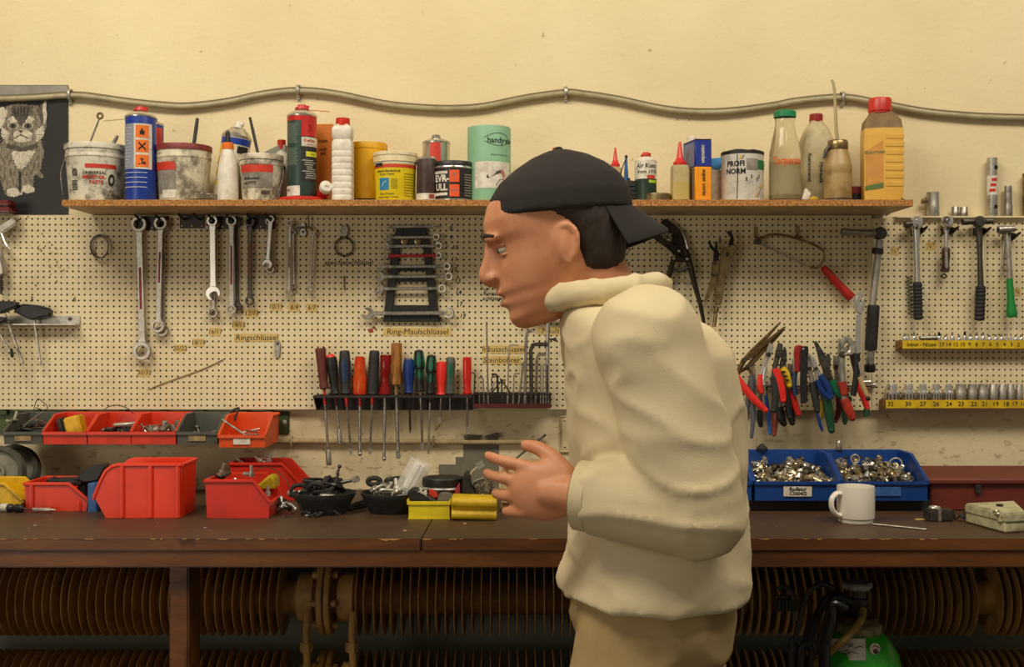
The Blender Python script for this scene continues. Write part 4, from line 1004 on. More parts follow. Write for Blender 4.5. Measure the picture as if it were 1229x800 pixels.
def fuzzy(pts, d, amp=1.6, n=7, seed=0):
    out = []; N = len(pts)
    for i in range(N):
        p, q = pts[i], pts[(i+1) % N]
        for k in range(n):
            u = k/n; nx, ny = (q[1]-p[1]), -(q[0]-p[0]); l = math.hypot(nx, ny) or 1
            o_ = amp*(1 if k % 2 else -.4)*(.5+random.random()*.7)
            out.append(W(p[0]+(q[0]-p[0])*u+nx/l*o_, p[1]+(q[1]-p[1])*u+ny/l*o_, d))
    return out
def layer(name, pts, d, m, amp=1.3, n=7): t.part(name, G().poly(fuzzy(pts, d, amp, n)), m, flat=True)
layer('kitten_body', [(3, 168), (48, 168), (53, 180), (51, 192), (48, 206), (53, 211), (50, 214), (43, 208), (40, 212), (40, 226), (42, 229), (34, 232), (25, 230), (23, 222), (20, 228), (27, 232), (14, 236), (7, 234), (3, 224), (0, 212), (-4, 200), (-3, 184)], .0050, fur)
layer('kitten_paw', [(8, 228), (16, 225), (26, 229), (27, 233), (18, 236), (9, 235)], .0054, fur2, .7); layer('kitten_paw', [(27, 224), (34, 221), (42, 226), (41, 230), (33, 232), (26, 229)], .0054, fur2, .7)
layer('kitten_head', [(7, 128), (20, 124), (36, 126), (48, 128), (54, 121), (54, 140), (56, 150), (52, 163), (44, 172), (26, 177), (10, 172), (1, 160), (2, 144)], .0053, fur)
layer('kitten_ear', [(45, 131), (54, 121), (55, 142), (50, 148)], .0056, furd, .6, 4); layer('kitten_ear', [(-6, 132), (4, 128), (9, 134), (4, 150), (-6, 160)], .0056, fur2, .8, 4)
layer('forehead_fur', [(14, 127), (40, 127), (36, 140), (31, 146), (26, 152), (20, 146), (15, 140)], .0057, furd, 1)
layer('muzzle', [(16, 160), (23, 155), (31, 155), (39, 160), (38, 168), (28, 171), (17, 169)], .0058, fur2, .6)
layer('chest_fur', [(14, 182), (42, 181), (36, 192), (28, 202), (22, 202), (16, 192)], .0055, fur2, 2)
layer('ear_rim', [(51, 127), (55, 119), (56, 143), (53, 150)], .0058, fur2, .5, 4)
layer('cheek_fur', [(42, 158), (52, 150), (53, 162), (44, 171)], .0057, fur2, 1)
layer('cheek_fur', [(2, 152), (11, 159), (9, 172), (2, 164)], .0057, fur2, 1)
layer('brow_fur', [(9, 143), (15, 139), (21, 146), (14, 147)], .0058, fur2, .5, 4)
layer('brow_fur', [(30, 146), (35, 139), (42, 143), (37, 147)], .0058, fur2, .5, 4)
layer('leg_gap', [(22.5, 206), (25.5, 206), (25, 232), (22.5, 229)], .0057, MATS['poster_black'], .5)
layer('chin_shadow', [(8, 172), (27, 177), (44, 172), (46, 176), (27, 182), (7, 177)], .0057, furd, .8)
for ex in (15.5, 33.5):
    c = W(ex, 151, .0061); n = 16
    t.part('eye', G().poly([c+Vector((.0125*math.cos(2*PI*k/n), 0, .0078*math.sin(2*PI*k/n))) for k in range(n)]), fur2, flat=True)
    c = W(ex, 151, .0064); t.part('eye', G().poly([c+Vector((.0095*math.cos(2*PI*k/n), 0, .0068*math.sin(2*PI*k/n))) for k in range(n)]), mat('iris', (88, 80, 62), .3), flat=True)
    c = W(ex, 151, .0067); t.part('pupil', G().poly([c+Vector((.0036*math.cos(2*PI*k/n), 0, .0046*math.sin(2*PI*k/n))) for k in range(n)]), ink, flat=True)
g = G().poly([W(x, y, .0066) for x, y in ((21.5, 156), (28, 156), (25, 160))]); t.part('nose', g, mat('nose', (84, 66, 58), .4), flat=True)
g = G().tube([W(x, y, .0066) for x, y in ((17, 166), (21, 163.5), (25, 162), (29, 163.5), (34, 166))], .0007, 4, smooth=3); g.tube([W(25, 160, .0066), W(25, 162.5, .0066)], .0006, 4)
for k in range(5):
    xx = 17+k*4.2; g.tube([W(xx, 129, .0066), W(xx+(25-xx)*.2, 139, .0066)], .0007, 4)
t.part('mouth_and_stripes', g, ink)
g = G()
for s_ in (-1, 1):
    for k in range(4): g.tube([W(25+s_*8, 163+k, .0067), W(25+s_*18, 161+k*2.4, .0067), W(25+s_*27, 162+k*4, .0067)], .00035, 4, smooth=3)
t.part('whiskers', g, fur2)
# glossy dark red ridged thing at the very left
g = G()
for k, (y0, y1) in enumerate(((256.5, 249), (248, 241))):
    a, b_ = W(-14, y0, .05), W(17-k, y1, .05)
    g.box(a.x, b_.x, -.07, -.03, a.z, b_.z, .004)
gl = mat('gloss_dark_red', (104, 18, 18), .15, 0, coat=.6)
t = Thing('red_metal_clamp', 'glossy dark red ridged metal piece at the lower edge of the kitten poster', 'clamp', W(0, 257, .05)); t.part('ridge', g, gl)
g = G().box(W(-14, 0, .03).x, W(12, 0, .03).x, -.03, -.0055, W(0, 255, .03).z, W(0, 243, .03).z, .002); t.part('back_block', g, gl)
# ================================================================ TOOLS ON THE PEGBOARD
HD = .034                                            # usual distance of a hanging tool from the wall
def open_poly(r, slot, ang=15, depth=1.15, n=14):
    """jaw of an open-end spanner, opening towards +z turned by ang degrees"""
    pts = []; h = slot/2; a0 = math.asin(min(.95, h/r))
    for k in range(n+1):
        a = PI/2-a0-(2*PI-2*a0)*k/n if False else PI/2-a0-(2*PI-2*a0)*k/n
        q = r*(1 if 2 < k < n-2 else .98)
        pts.append((q*math.cos(a), q*math.sin(a)))
    zb = r*(1-depth)
    pts += [(-h, zb+h*.35), (-h*.5, zb), (h*.5, zb), (h, zb+h*.35)]
    c, s_ = math.cos(rad(ang)), math.sin(rad(ang))
    return [(x*c-z*s_, x*s_+z*c) for x, z in pts]
def hexnut_profile(): pass
def ring_head(g, c, R, t, tilt=0.):
    """12-point ring: outside round, toothed hole"""
    n = 24; M0 = g.M.copy()
    g.at(M0 @ Matrix.Translation(c) @ Matrix.Rotation(rad(tilt), 4, 'X'))
    out = [(R*math.cos(2*PI*k/n), R*math.sin(2*PI*k/n)) for k in range(n)]
    inn = [((.60 if k % 2 else .66)*R*math.cos(2*PI*k/n), (.60 if k % 2 else .66)*R*math.sin(2*PI*k/n)) for k in range(n)]
    vs = []; fs = []
    o2 = [(x*.93, z*.93) for x, z in out]
    loops = [(inn, -t/2), (o2, -t/2), (out, -t/3), (out, t/3), (o2, t/2), (inn, t/2)]
    for lp, y in loops: vs += [(x, y, z) for x, z in lp]
    m = len(loops)
    for i in range(m):
        j = (i+1) % m
        for k in range(n): fs.append((i*n+k, i*n+(k+1) % n, j*n+(k+1) % n, j*n+k))
    g.add(vs, fs); g.at(M0)
def spanner(name, label, top, bot, rt, rb, w, kt='ring', kb='ring', m=steel, d=HD, stripe=None, group=None, ang=15, tilt=0, w2=None):
    """spanner hung by its upper end; pixel positions of the two head centres, radii and width in pixels"""
    M, L = axis(bot, top, d); s_ = S(d); rt *= s_; rb *= s_; w *= s_; w2 = (w2 or w/s_)*s_
    t = Thing(name, label, 'spanner', W(bot[0], bot[1], d), group)
    z0, z1 = rb*.8, L-rt*.8
    prof = [(-w2*.62, z0), (w2*.62, z0), (w2*.5, z0+.012), (w*.5, z1-.012), (w*.62, z1), (-w*.62, z1), (-w*.5, z1-.012), (-w2*.5, z0+.012)]
    t.part('shaft', G().at(M).prism(prof, -.003, .003, .0012), m)
    for kind, c, r, nm, sg in ((kb, 0, rb, 'lower_head', -1), (kt, L, rt, 'upper_head', 1)):
        g = G().at(M)
        if kind == 'ring': ring_head(g, (0, -.002 if sg < 0 else 0, c), r, .011, tilt)
        else:
            P = open_poly(r, r*1.0, ang)
            P = [(x, c+sg*z) for x, z in P]
            g.prism(P, -.0042, .0042, .001)
        t.part(('ring_' if kind == 'ring' else 'jaw_')+nm, g, m)
    if stripe:
        g = G().at(M).box(-w*.2, w*.2, -.0036, -.0029, L*stripe[0], L*stripe[1], .0003)
        t.part('red_inlay', g, mat('red_inlay', (140, 34, 26), .5, 0, .3, (80, 22, 18), 80), label='red painted inlay on the shaft')
    return t
# hook racks the spanners hang from
for x0, x1, y0, y1, lb_ in ((163, 203, 259, 276, 'dark two-prong hook rack carrying the largest ring spanner'), (216, 246, 258, 274, 'empty dark two-prong hook rack'), (250, 286, 259, 275, 'dark hook rack carrying the shiny combination spanner'), (296, 331, 258, 275, 'dark hook rack carrying the short spanner')):
    a, b_ = W(x0, y1, PD), W(x1, y0, PD)
    t = Thing('hook_rack', lb_, 'hook', (.5*(a.x+b_.x), -PD, a.z), 'spanner hook racks')
    t.part('plate', G().box(a.x, b_.x, -PD-.003, -PD-.0004, a.z, b_.z, .001), mat('rack_maroon', (44, 22, 20), .5, 0, .4, (80, 50, 40), 60))
    for q in (.2, .8):
        x = a.x+(b_.x-a.x)*q
        t.part('prong', G().tube([(x, -PD-.002, b_.z-.010), (x, -PD-.03, b_.z-.008), (x-.002, -PD-.045, b_.z-.002)], .0028, 8, smooth=3), black)
    g = G()
    for q in (.1, .5, .9): g.ball((a.x+(b_.x-a.x)*q, -PD-.003, a.z+.006), (.0025, .0012, .0025), 8, 4)
    t.part('rivet', g, brass)
spanner('ring_spanner', 'longest ring spanner with red inlay and a large lower ring', (167, 269), (171, 421), 9.5, 11, 7.5, m=alu, stripe=(.33, .66), w2=8)
spanner('ring_spanner', 'ring spanner with red inlay, front one of the crossed pair', (193, 268), (190, 391), 8, 8, 6, m=alu, d=.042, stripe=(.42, .72))
spanner('ring_spanner', 'plain ring spanner half hidden behind the front one of the crossed pair', (196, 270), (195, 396), 8, 7.5, 5, m=steel, d=.029)
spanner('combination_spanner', 'brightest chrome combination spanner with a white-gleaming jaw', (255, 265), (256, 352), 6.5, 9, 7, kb='open', m=chrome, d=.042, ang=-25)
spanner('ring_spanner', 'ring spanner whose lower ring shows below the bright chrome jaw', (258, 268), (256, 375), 6, 6.2, 4.5, m=steel, d=.029)
spanner('ring_spanner', 'red-striped ring spanner, front one of the 14/15 pair', (278, 265), (278, 371), 6.5, 6, 6, m=alu, d=.042, stripe=(.28, .72))
spanner('ring_spanner', 'thin grey ring spanner behind the front one of the 14/15 pair', (283, 266), (285, 368), 6.5, 5.5, 4, m=dsteel, d=.029)
spanner('ring_spanner', 'slim dark ring spanner with red inlay above the 12/13 tape', (300, 266), (300, 361), 6, 5.5, 5, m=dsteel, stripe=(.3, .74))
spanner('combination_spanner', 'short chrome spanner with an open white jaw above the 10/11 tape', (325, 263), (321, 317), 4.5, 6, 4.5, kb='open', m=chrome, d=.042, ang=20)
spanner('ring_spanner', 'short ring spanner hanging just behind the white-jawed one', (323, 266), (325, 323), 4.5, 5, 4, m=steel, d=.029)
spanner('ring_spanner', 'small ring spanner with red inlay above the 8/9 tape', (348, 268), (347, 351), 4, 4.2, 3.6, m=alu, stripe=(.36, .66))
spanner('ring_spanner', 'rearmost narrow ring spanner beside the red-striped 8/9 one', (352, 279), (353, 343), 3.2, 3.2, 2.5, m=steel, d=.028)
spanner('ring_spanner', 'thinnest wire-like ring spanner above the 6/7 tape', (376, 280), (372, 347), 3, 3.6, 2.3, m=alu)
g = G().tube([W(353, 277, HD), W(357, 273, HD), W(372, 273, HD), W(376, 278, HD)], .0022, 6, smooth=3)
g.tube([W(370, 259, HD), W(371, 273, HD)], .0015, 6)
solo('wire_hook', 'thin wire hook linking the two narrowest spanners', 'hook', g, dsteel)
t = Thing('metal_key', 'small grey stamped metal tag above the thinnest spanners', 'tag', W(363, 284, .026)); g = G()
g.prism(pw([(360, 283), (359, 278), (361, 275), (360, 271), (362, 266), (365, 266), (367, 271), (366, 275), (368, 278), (367, 283)], .026), -.027, -.0235, .0008); t.part('plate', g, alu)
t.part('punched_hole', G().lathe([(0, 0), (.0028, 0), (.0028, .0004), (0, .0004)], M=Matrix.Translation(W(363.5, 278, .0274)) @ Matrix.Rotation(PI/2, 4, 'X'), seg=10), black)
# small metal strip, thin wire, coil
t = Thing('metal_key', 'small flat metal key hanging at the end of the Ringschlüssel tape', 'key', W(333, 430, .025))
t.part('blade', G().prism(pw([(329.5, 409), (335, 408), (336.5, 413), (336, 426), (333, 430), (330, 426)], .025), -.026, -.0215, .0008), steel)
t.part('rivet', G().ball(W(333, 412, .0265), (.003, .0015, .003), 8, 5), dsteel)
solo('loose_wire', 'thin straight wire stuck slantwise on the pegboard above the red wall bins', 'wire', G().tube([W(178, 467, .0222), W(198, 459, .0222), W(245, 442, .0222), W(268, 431, .0222)], .0012, 6, smooth=3), brass)
g = G(); c = W(120, 296, .03)
for k, (rx, rz, o_) in enumerate(((.0195, .0255, 0), (.0175, .024, .0022), (.0205, .0262, -.0024))):
    pts = [c+Vector((rx*math.cos(2*PI*i/20)+o_*.4, o_, rz*math.sin(2*PI*i/20)-o_*.3)) for i in range(20)]
    g.tube(pts, .0013, 6, closed=True)
g.tube([W(120, 283, .034), W(120, 281, .028), W(120, 282.5, .02)], .0012, 6)
solo('wire_coil', 'small oval coil of dark wire hanging alone on the pegboard', 'wire coil', g, dsteel)
# spoke key
t = Thing('spoke_key', 'ring-shaped spoke key hanging above its handwritten name', 'spoke key', W(413, 307, .028))
g = G(); g.ring(W(413, 296, .028), .0205, .0019, 'y', 28, 6); t.part('ring', g, dsteel)
t.part('tag', G().prism(pw([(410, 284), (409.5, 274), (412, 270), (416, 270), (418, 275), (417, 283)], .027), -.03, -.024, .001), steel)
g = G()
for k in range(9): a = -PI/2+2*PI*k/9; p = W(413, 296, .028)+Vector((.0205*math.cos(a), 0, .0205*math.sin(a))); g.ball(p, .0031, 8, 6)
t.part('notches', g, dsteel)
solo('nail', 'short dark pin below the word speichenschlüssel', 'pin', G().tube([W(413, 331, .024), W(413.6, 348, .024)], .0014, 6), dsteel)

# black trapezoid rack with eight combination spanners -------------------------------------------
t = Thing('spanner_rack', 'black trapezoid plastic rack holding combination spanners', 'rack', W(494, 386, PD))
def quadbar(p, d0, d1, b=.001): return G().prism(pw(p, (d0+d1)/2), -d1, -d0, b)
t.part('side_rail', quadbar([(460, 386), (470, 386), (480, 298), (485, 272), (476, 272), (470, 298)], .0205, .032), black)
t.part('side_rail', quadbar([(517, 386), (528, 386), (517, 298), (511, 272), (503, 272), (508, 298)], .0205, .032), black)
t.part('top_plate', quadbar([(473, 293), (476, 272), (511, 272), (514, 293)], .0208, .030), black)
t.part('foot_plate', quadbar([(460, 386), (462, 366), (525, 366), (528, 386)], .0208, .031), black)
for y in (321, 334): t.part('cross_bar', quadbar([(467, y+4), (468, y-3), (519, y-3), (520, y+4)], .0208, .029), black)
for x in (485.5, 501.5):
    g = G(); M = Matrix.Translation(W(x, 289.5, .030)) @ Matrix.Rotation(PI/2, 4, 'X'); g.lathe([(.0042, .0), (.0075, .0), (.0075, .0022), (.0042, .0028), (.0028, .001), (0, .001)], M=M, seg=18)
    t.part('eyelet', g, brass, label='brass eyelet')
rk = [(272, 467, 522, 2.5, 'topmost and smallest combination spanner in the black rack'), (285, 465, 524, 5, 'second combination spanner from the top of the black rack'), (295.5, 463, 527, 5.2, 'third combination spanner from the top of the black rack'), (307, 462, 527, 4.6, 'red-shafted combination spanner in the black rack'), (320, 457, 537, 5.4, 'combination spanner below the red-shafted one in the black rack'), (332, 456, 539, 6, 'combination spanner on the lower cross bar of the black rack'), (346.5, 455, 531, 6.2, 'combination spanner just above the gap in the black rack'), (376, 441, 539, 7.5, 'lowest and largest combination spanner in the black rack')]
for y, x0, x1, r, lb_ in rk:
    d = .037; M, L = axis((x0, y), (x1, y-.5), d); s_ = S(d); rr = r*s_
    tt = Thing('combination_spanner', lb_, 'spanner', W((x0+x1)/2, y+r, d), 'spanners in the black rack')
    w = max(.0042, rr*.36)
    tt.part('shaft', G().at(M).prism([(-w, rr*.7), (w, rr*.7), (w*.8, L*.3), (w*.8, L*.7), (w*.9, L-rr*.7), (-w*.9, L-rr*.7), (-w*.8, L*.7), (-w*.8, L*.3)], -.003, .003, .001), red2 if y == 307 else steel)
    P = [(x, -z) for x, z in open_poly(rr, rr*.95, 25)]
    tt.part('jaw', G().at(M).prism(P, -.0035, .0035, .0008), steel)
    g = G().at(M); ring_head(g, (0, 0, L), rr*.86, .008, 12); tt.part('ring_head', g, steel)
# open spanners by the man's face
for y0, lb_, d in ((379, 'large open-jaw spanner on the pegboard beside the man\'s beard, the lower one', .04), (371, 'open-jaw spanner just above the lower one beside the man\'s beard', .028)):
    M, L = axis((633, y0-.5), (712, y0-2), d); s_ = S(d); t = Thing('open_spanner', lb_, 'spanner', W(670, y0+8, d))
    rr = 10*s_
    t.part('shaft', G().at(M).prism([(-.007, rr*.7), (.007, rr*.7), (.006, L-.01), (-.006, L-.01)], -.003, .003, .001), mat('brown_steel', (104, 78, 56), .4, .7, .5, (60, 40, 26), 50))
    t.part('jaw', G().at(M).prism([(x, -z) for x, z in open_poly(rr, rr*1.05, -18, 1.25)], -.004, .004, .001), steel)
    t.part('far_jaw', G().at(M).prism([(x, L+z) for x, z in open_poly(rr*.85, rr*.9, 18, 1.2)], -.004, .004, .001), steel)
    t.part('hanger', G().tube([(W(690, 0, d).x, -PD-.0005, W(0, y0-6, d).z), (W(690, 0, d).x, -d-.012, W(0, y0-5.2, d).z)], .002, 6), dsteel)

# ---- screwdriver rack and hex key tray
rkm = mat('rack_black', (34, 27, 24), .5, 0, .4, (66, 44, 36), 40)
t = Thing('screwdriver_rack', 'long black metal rack under the row of screwdrivers', 'rack', W(474, 492, .03))
a, b_ = W(381, 492, .03), W(567.5, 473, .03)
t.part('back_plate', G().box(a.x, b_.x, -.024, -.0203, a.z, b_.z, .0006), rkm)
g = G(); xs = sorted(((386, 401, 415, 432, 446, 462, 475.5, 491, 503, 516, 530, 541, 561)))
zt = b_.z; cur = a.x
for x in xs:
    c = W(x, 0, .05).x; g.box(cur, c-.0045, -.076, -.0238, zt-.004, zt, .0004); cur = c+.0045
g.box(cur, b_.x, -.076, -.0238, zt-.004, zt, .0004); g.box(a.x, b_.x, -.0785, -.0758, zt-.0055, zt+.0005, .0004); g.box(a.x, b_.x, -.03, -.0238, zt-.004, zt, .0004)
t.part('slotted_shelf', g, rkm)
g = G(); g.prism([(-.078, zt-.0005), (-.0202, zt-.0005), (-.0202, a.z), (-.03, a.z)], a.x-.0025, a.x, axis='x'); t.part('end_cheek', g, rkm)
t = Thing('hex_key_tray', 'dark red metal tray holding hex keys and drill bits', 'tray', W(614, 490, .05))
a, b_ = W(568, 490, .05), W(661, 471, .05); z0 = W(0, 489, .075).z
t.part('back_plate', G().box(a.x, b_.x, -.024, -.0203, z0, b_.z), rkm)
t.part('base', G().box(a.x, b_.x, -.077, -.024, z0, z0+.003), dred)
t.part('front_rail', G().box(a.x, b_.x, -.079, -.076, z0-.001, z0+.009, .0008), dred)
t.part('upper_rail', G().tube([(a.x, -.024, b_.z-.002), (a.x+.001, -.077, b_.z-.002), (b_.x-.001, -.077, b_.z-.002), (b_.x, -.024, b_.z-.002)], .0018, 6), rkm)
g = G()
for x in (a.x+.0015, b_.x-.0015): g.box(x-.0015, x+.0015, -.078, -.0203, z0, b_.z)
t.part('end_cheek', g, rkm)
# hex keys: (foot x, foot y, top x, top y, short-arm length px, direction, thickness px, material, label)
hk = [(568.5, 486, 570, 447, 4, -1, .8, dsteel, 'thin hex key close beside the red square-sided screwdriver'), (575, 486, 575.5, 470, 0, 1, .7, steel, 'shortest thin pin at the tray end'), (581, 486, 580, 453, 6, -1, .9, steel, 'hex key with arm turned outward under the Steinbohrer tape'), (586, 487, 584, 386, 0, 1, 1.1, steel, 'tall thin masonry drill bit rising in front of the tapes'), (591, 487, 590, 452, 5, 1, .8, dsteel, 'small dark hex key in the crossing group'), (598, 486, 597, 449, 7, -1, 1.3, black, 'black hex key in the middle of the crossing group'), (603, 487, 602, 456, 5, 1, .9, dsteel, 'grey hex key behind the tall L-shaped key'), (609, 487, 611, 414, 11, 1, 1.0, alu, 'tall slim L-shaped key in front of the tapes'), (615.5, 487, 617, 448, 7, 1, 1.0, alu, 'bright short hex key left of the leaning rod'), (622, 487, 628, 434, 0, 1, 1.2, steel, 'rod leaning in the tray with a silver tip'), (630, 487, 631.5, 397, 7, 1, 2.0, steel, 'tall thick grey hex key with a bent top'), (638, 486, 637, 413, 20, 1, 2.4, dsteel, 'thick blackened hex key with a long bent arm'), (643, 486, 644.5, 425, 10, 1, 2.0, steel, 'bent grey hex key behind the blackened one')]
for k, (fx, fy, tx, ty, arm, sg, th, m_, lb_) in enumerate(hk):
    d = .045+.006*(k % 4); f_ = W(fx, fy, d); f_.z = z0+.0035; tp = W(tx, ty, d); r = th*S(d)
    pts = [f_, tp-Vector((0, 0, r*3))]
    if arm: pts += [tp+Vector((sg*r*1.0, 0, -r*.3)), tp+Vector((sg*r*3, 0, 0)), tp+Vector((sg*arm*S(d), 0, 0))]
    else: pts += [tp]
    g = G().tube(pts, r, 6); solo('drill_bit' if 'drill' in lb_ or 'pin' in lb_ or 'rod' in lb_ else 'hex_key', lb_, 'hex key', g, m_, 'keys in the dark red tray')
# crossing little keys
for k, (p, q, lb_) in enumerate((((591, 470, ), (603, 455), 'tiny dark key leaning across the others, rising outward'), ((612, 470), (600, 454), 'tiny dark key leaning across the others, falling outward'), ((586, 470), (596, 457), 'short silver key lying against the crossed pair'))):
    solo('hex_key', lb_, 'hex key', G().tube([W(*p, .07-.004*k), W(*q, .07-.004*k)], .0018, 6), dsteel if k < 2 else alu, 'keys in the dark red tray')
t = Thing('socket_bar', 'upright steel bar with a knobbed cross pin standing in the tray by the man', 'bar', W(657, 486, .055)); f_ = W(657, 486, .055); f_.z = z0+.0035
t.part('bar', G().tube([f_, W(657.5, 388, .055)], .0046, 8), steel)
t.part('cross_pin', G().tube([W(658, 407, .055), W(664, 407, .055), W(665, 407, .055), W(668, 407, .055)], [.0026, .0026, .0045, .004], 10), dsteel)
g = G()
for k in range(4): x = W(648+k*3.2, 0, .065).x; g.box(x, x+.0028, -.068, -.060, z0+.0035, W(0, 437, .065).z, .0006)
t = Thing('feeler_leaves', 'fan of flat grey metal leaves standing at the tray end', 'leaves', W(652, 487, .065)); t.part('leaves', g, steel)

# ---- screwdrivers ---------------------------------------------------------------------------
def driver(label, top, bot, tip, prof, m, cap=None, collar=None, shaft_r=1.6, tipkind='flat', tipm=None, d=.052, shaft_m=None, flutes=0, accent=None, n4=None):
    """top/bot: ends of the handle; tip: end of the shaft; prof: [(radius px, fraction from the bottom)]"""
    M, L = axis(bot, top, d); s_ = S(d)
    t = Thing('screwdriver', label, 'screwdriver', W(*tip, d), 'screwdrivers in the black rack')
    g = G().at(M).lathe([(0, 0)]+[(r*s_, z*L) for r, z in prof]+[(0, L)], seg=24, n4=n4)
    if flutes:
        Mi = M.inverted()
        for i, p in enumerate(g.v):
            q = Mi @ p; a = math.atan2(q.y, q.x); zf = q.z/L
            if .12 < zf < .93: k = 1-.10*(.5+.5*math.cos(flutes*a)); q.x *= k; q.y *= k; g.v[i] = M @ q
    t.part('handle', g, m)
    if cap: t.part('end_cap', G().at(M).lathe([(cap[0]*s_, L*cap[1]), (cap[0]*s_*.9, L*.99), (cap[0]*s_*.5, L+.004), (0, L+.005)], seg=20), cap[2])
    if accent:
        g = G().at(M)
        for a0, z0, z1, w, off in accent[1]:
            pts = []
            rz = lambda z: next((prof[i][0]+(prof[i+1][0]-prof[i][0])*(z-prof[i][1])/(prof[i+1][1]-prof[i][1]+1e-9) for i in range(len(prof)-1) if prof[i][1] <= z <= prof[i+1][1]), prof[-1][0])*s_
            nz = 6; vs = []; fs = []
            for j in range(nz+1):
                z = z0+(z1-z0)*j/nz; ww = w*(math.sin(PI*(j+.6)/(nz+1.2)))**.5
                for i in range(4):
                    a = rad(a0-ww+2*ww*i/3); R = rz(z)+.0006; vs.append((R*math.sin(a), -R*math.cos(a), z*L))
            for j in range(nz):
                for i in range(3): fs.append((j*4+i, j*4+i+1, j*4+i+5, j*4+i+4))
            g.add(vs, fs)
        t.part('grip_inlay', g, accent[0])
    Ms, Ls = axis(tip, bot, d); r = shaft_r*s_
    sm = shaft_m or steel
    if collar: t.part('sleeve', G().at(Ms).lathe([(0, Ls-collar[0]*s_), (collar[1]*s_, Ls-collar[0]*s_), (collar[1]*s_, Ls-.001), (0, Ls)], seg=14), collar[2])
    g = G().at(Ms)
    if tipkind == 'flat': g.lathe([(0, .012), (r, .016), (r, Ls), (0, Ls)], seg=12); g.prism([(-r*.9, 0), (r*.9, 0), (r*1.25, .006), (r, .017), (-r, .017), (-r*1.25, .006)], -r*.5, r*.5, .0004)
    elif tipkind == 'socket': g.lathe([(0, .034), (r, .034), (r, Ls), (0, Ls)], seg=12); g.lathe([(r*1.3, .001), (r*2.0, 0), (r*2.1, .002), (r*2.1, .027), (r*1.2, .034), (0, .034)], seg=16); g.lathe([(0, .01), (r*1.3, .01), (r*1.3, .001)], seg=12)
    elif tipkind == 'ball': g.lathe([(0, .007), (r, .007), (r, Ls), (0, Ls)], seg=12); g.ball((0, 0, .005), r*1.35, 12, 8)
    else: g.lathe([(0, 0), (r*.35, .001), (r, .010), (r, Ls), (0, Ls)], seg=12)
    t.part('blade', g, tipm or sm)
    return t
plum = mat('plum_wood', (104, 46, 38), .5, 0, .5, (66, 28, 24), 60, stretch=(5, 5, .6)); clr = mat('clear_orange_red', (220, 62, 24), .2, 0, .5, (236, 120, 30), 30, trans=.3, coat=.4)
cred2 = mat('clear_dark_red', (130, 18, 16), .22, 0, .3, (170, 30, 24), 20, trans=.2, coat=.4); cred3 = mat('clear_bright_red', (206, 32, 26), .22, 0, .3, (236, 70, 50), 26, trans=.25, coat=.4)
navy = mat('navy_grip', (30, 52, 84), .45, 0, .3, (20, 32, 54), 50); dgrey = mat('charcoal_grip', (42, 42, 40), .6, 0, .3, (24, 24, 23), 80)
bluegrip = mat('blue_grip', (16, 52, 122), .4, 0, .4, (10, 30, 70), 40); vred = mat('vivid_red_grip', (226, 44, 34), .4)
driver('plum-brown wooden-handled nut driver at the end of the row', (384.5, 417), (389, 467), (395, 558), [(3.4, 0), (5.4, .03), (5.6, .1), (5, .16), (5.5, .3), (6.2, .8), (6.6, .94), (6, .99)], plum, collar=(18, 1.9, red2), shaft_r=1.6, tipkind='socket')
driver('black nut driver with a red end cap, second in the row', (397, 427), (402.5, 473), (408.5, 533), [(4, 0), (6, .03), (4.6, .14), (4.8, .25), (6.8, .7), (7.2, .86), (6.4, .97)], black, cap=(6.2, .92, vred), collar=(14, 1.8, dred), shaft_r=1.4, tipkind='socket')
driver('black and blue screwdriver with a hanging hole', (413.5, 420), (415, 473), (421.5, 545), [(5, 0), (6.8, .03), (5.4, .14), (5.4, .25), (6.6, .5), (7.0, .7), (6.2, .95), (5.2, .99)], dgrey, accent=(navy, [(0, .28, .8, 34, 0), (75, .3, .75, 26, 0), (-75, .3, .75, 26, 0)]), collar=(14, 1.9, vred), shaft_r=1.4)
driver('translucent orange-red bulbous nut driver', (432, 427), (432, 474), (432, 547), [(5, 0), (8, .03), (8.8, .2), (8.4, .45), (7.2, .58), (7.6, .66), (6.6, .9), (5.2, .99)], clr, collar=(13, 2.1, red2), shaft_r=2, tipkind='ball', flutes=6)
driver('charcoal ribbed screwdriver beside the translucent orange one', (449.5, 420), (447, 473), (444, 545), [(5.5, 0), (7, .02)]+[(6.7 if k % 2 else 6.2, .06+k*.05) for k in range(17)]+[(6.4, .93), (5.2, .99)], dgrey, collar=(12, 1.9, vred), shaft_r=1.4)
driver('dark translucent red fluted screwdriver beside the wooden one', (463, 425), (462, 474), (461, 553), [(5, 0), (7.8, .03), (6.5, .2), (4.6, .3), (5, .45), (6.6, .6), (6.8, .95), (6, .99)], cred2, shaft_r=1.9, tipkind='ball', flutes=4)
driver('tall varnished wooden-handled screwdriver with brass ferrule', (476, 411), (475.5, 462), (478, 550), [(4, 0), (5.6, .02), (6.2, .14), (5.2, .24), (6.6, .32), (6.8, .6), (6.9, .92), (6.2, .99)], wood, collar=(14, 3.0, brass), shaft_r=2.2, flutes=8)
driver('smooth blue-handled screwdriver with a black shaft', (490.5, 430), (491, 472), (492.5, 520), [(4, 0), (5.6, .04), (4.6, .12), (5.2, .28), (6.9, .68), (7, .8), (5.4, .97)], bluegrip, shaft_r=1.2, shaft_m=black, tipkind='point')
wg = [(0, .58, .93, 20, 0), (62, .58, .93, 20, 0), (-62, .58, .93, 20, 0), (0, .30, .53, 17, 0), (52, .30, .53, 15, 0), (-52, .3, .53, 15, 0)]
wp = [(3.6, 0), (5.4, .03), (5, .1), (4.5, .2), (5, .34), (5.2, .5), (6.4, .57), (6.9, .64), (6.0, .86), (5, .97)]
driver('green and black screwdriver raised highest, beside the blue one', (502.5, 419), (504.5, 470), (507, 539), wp, black, accent=(green, wg), shaft_r=1.5)
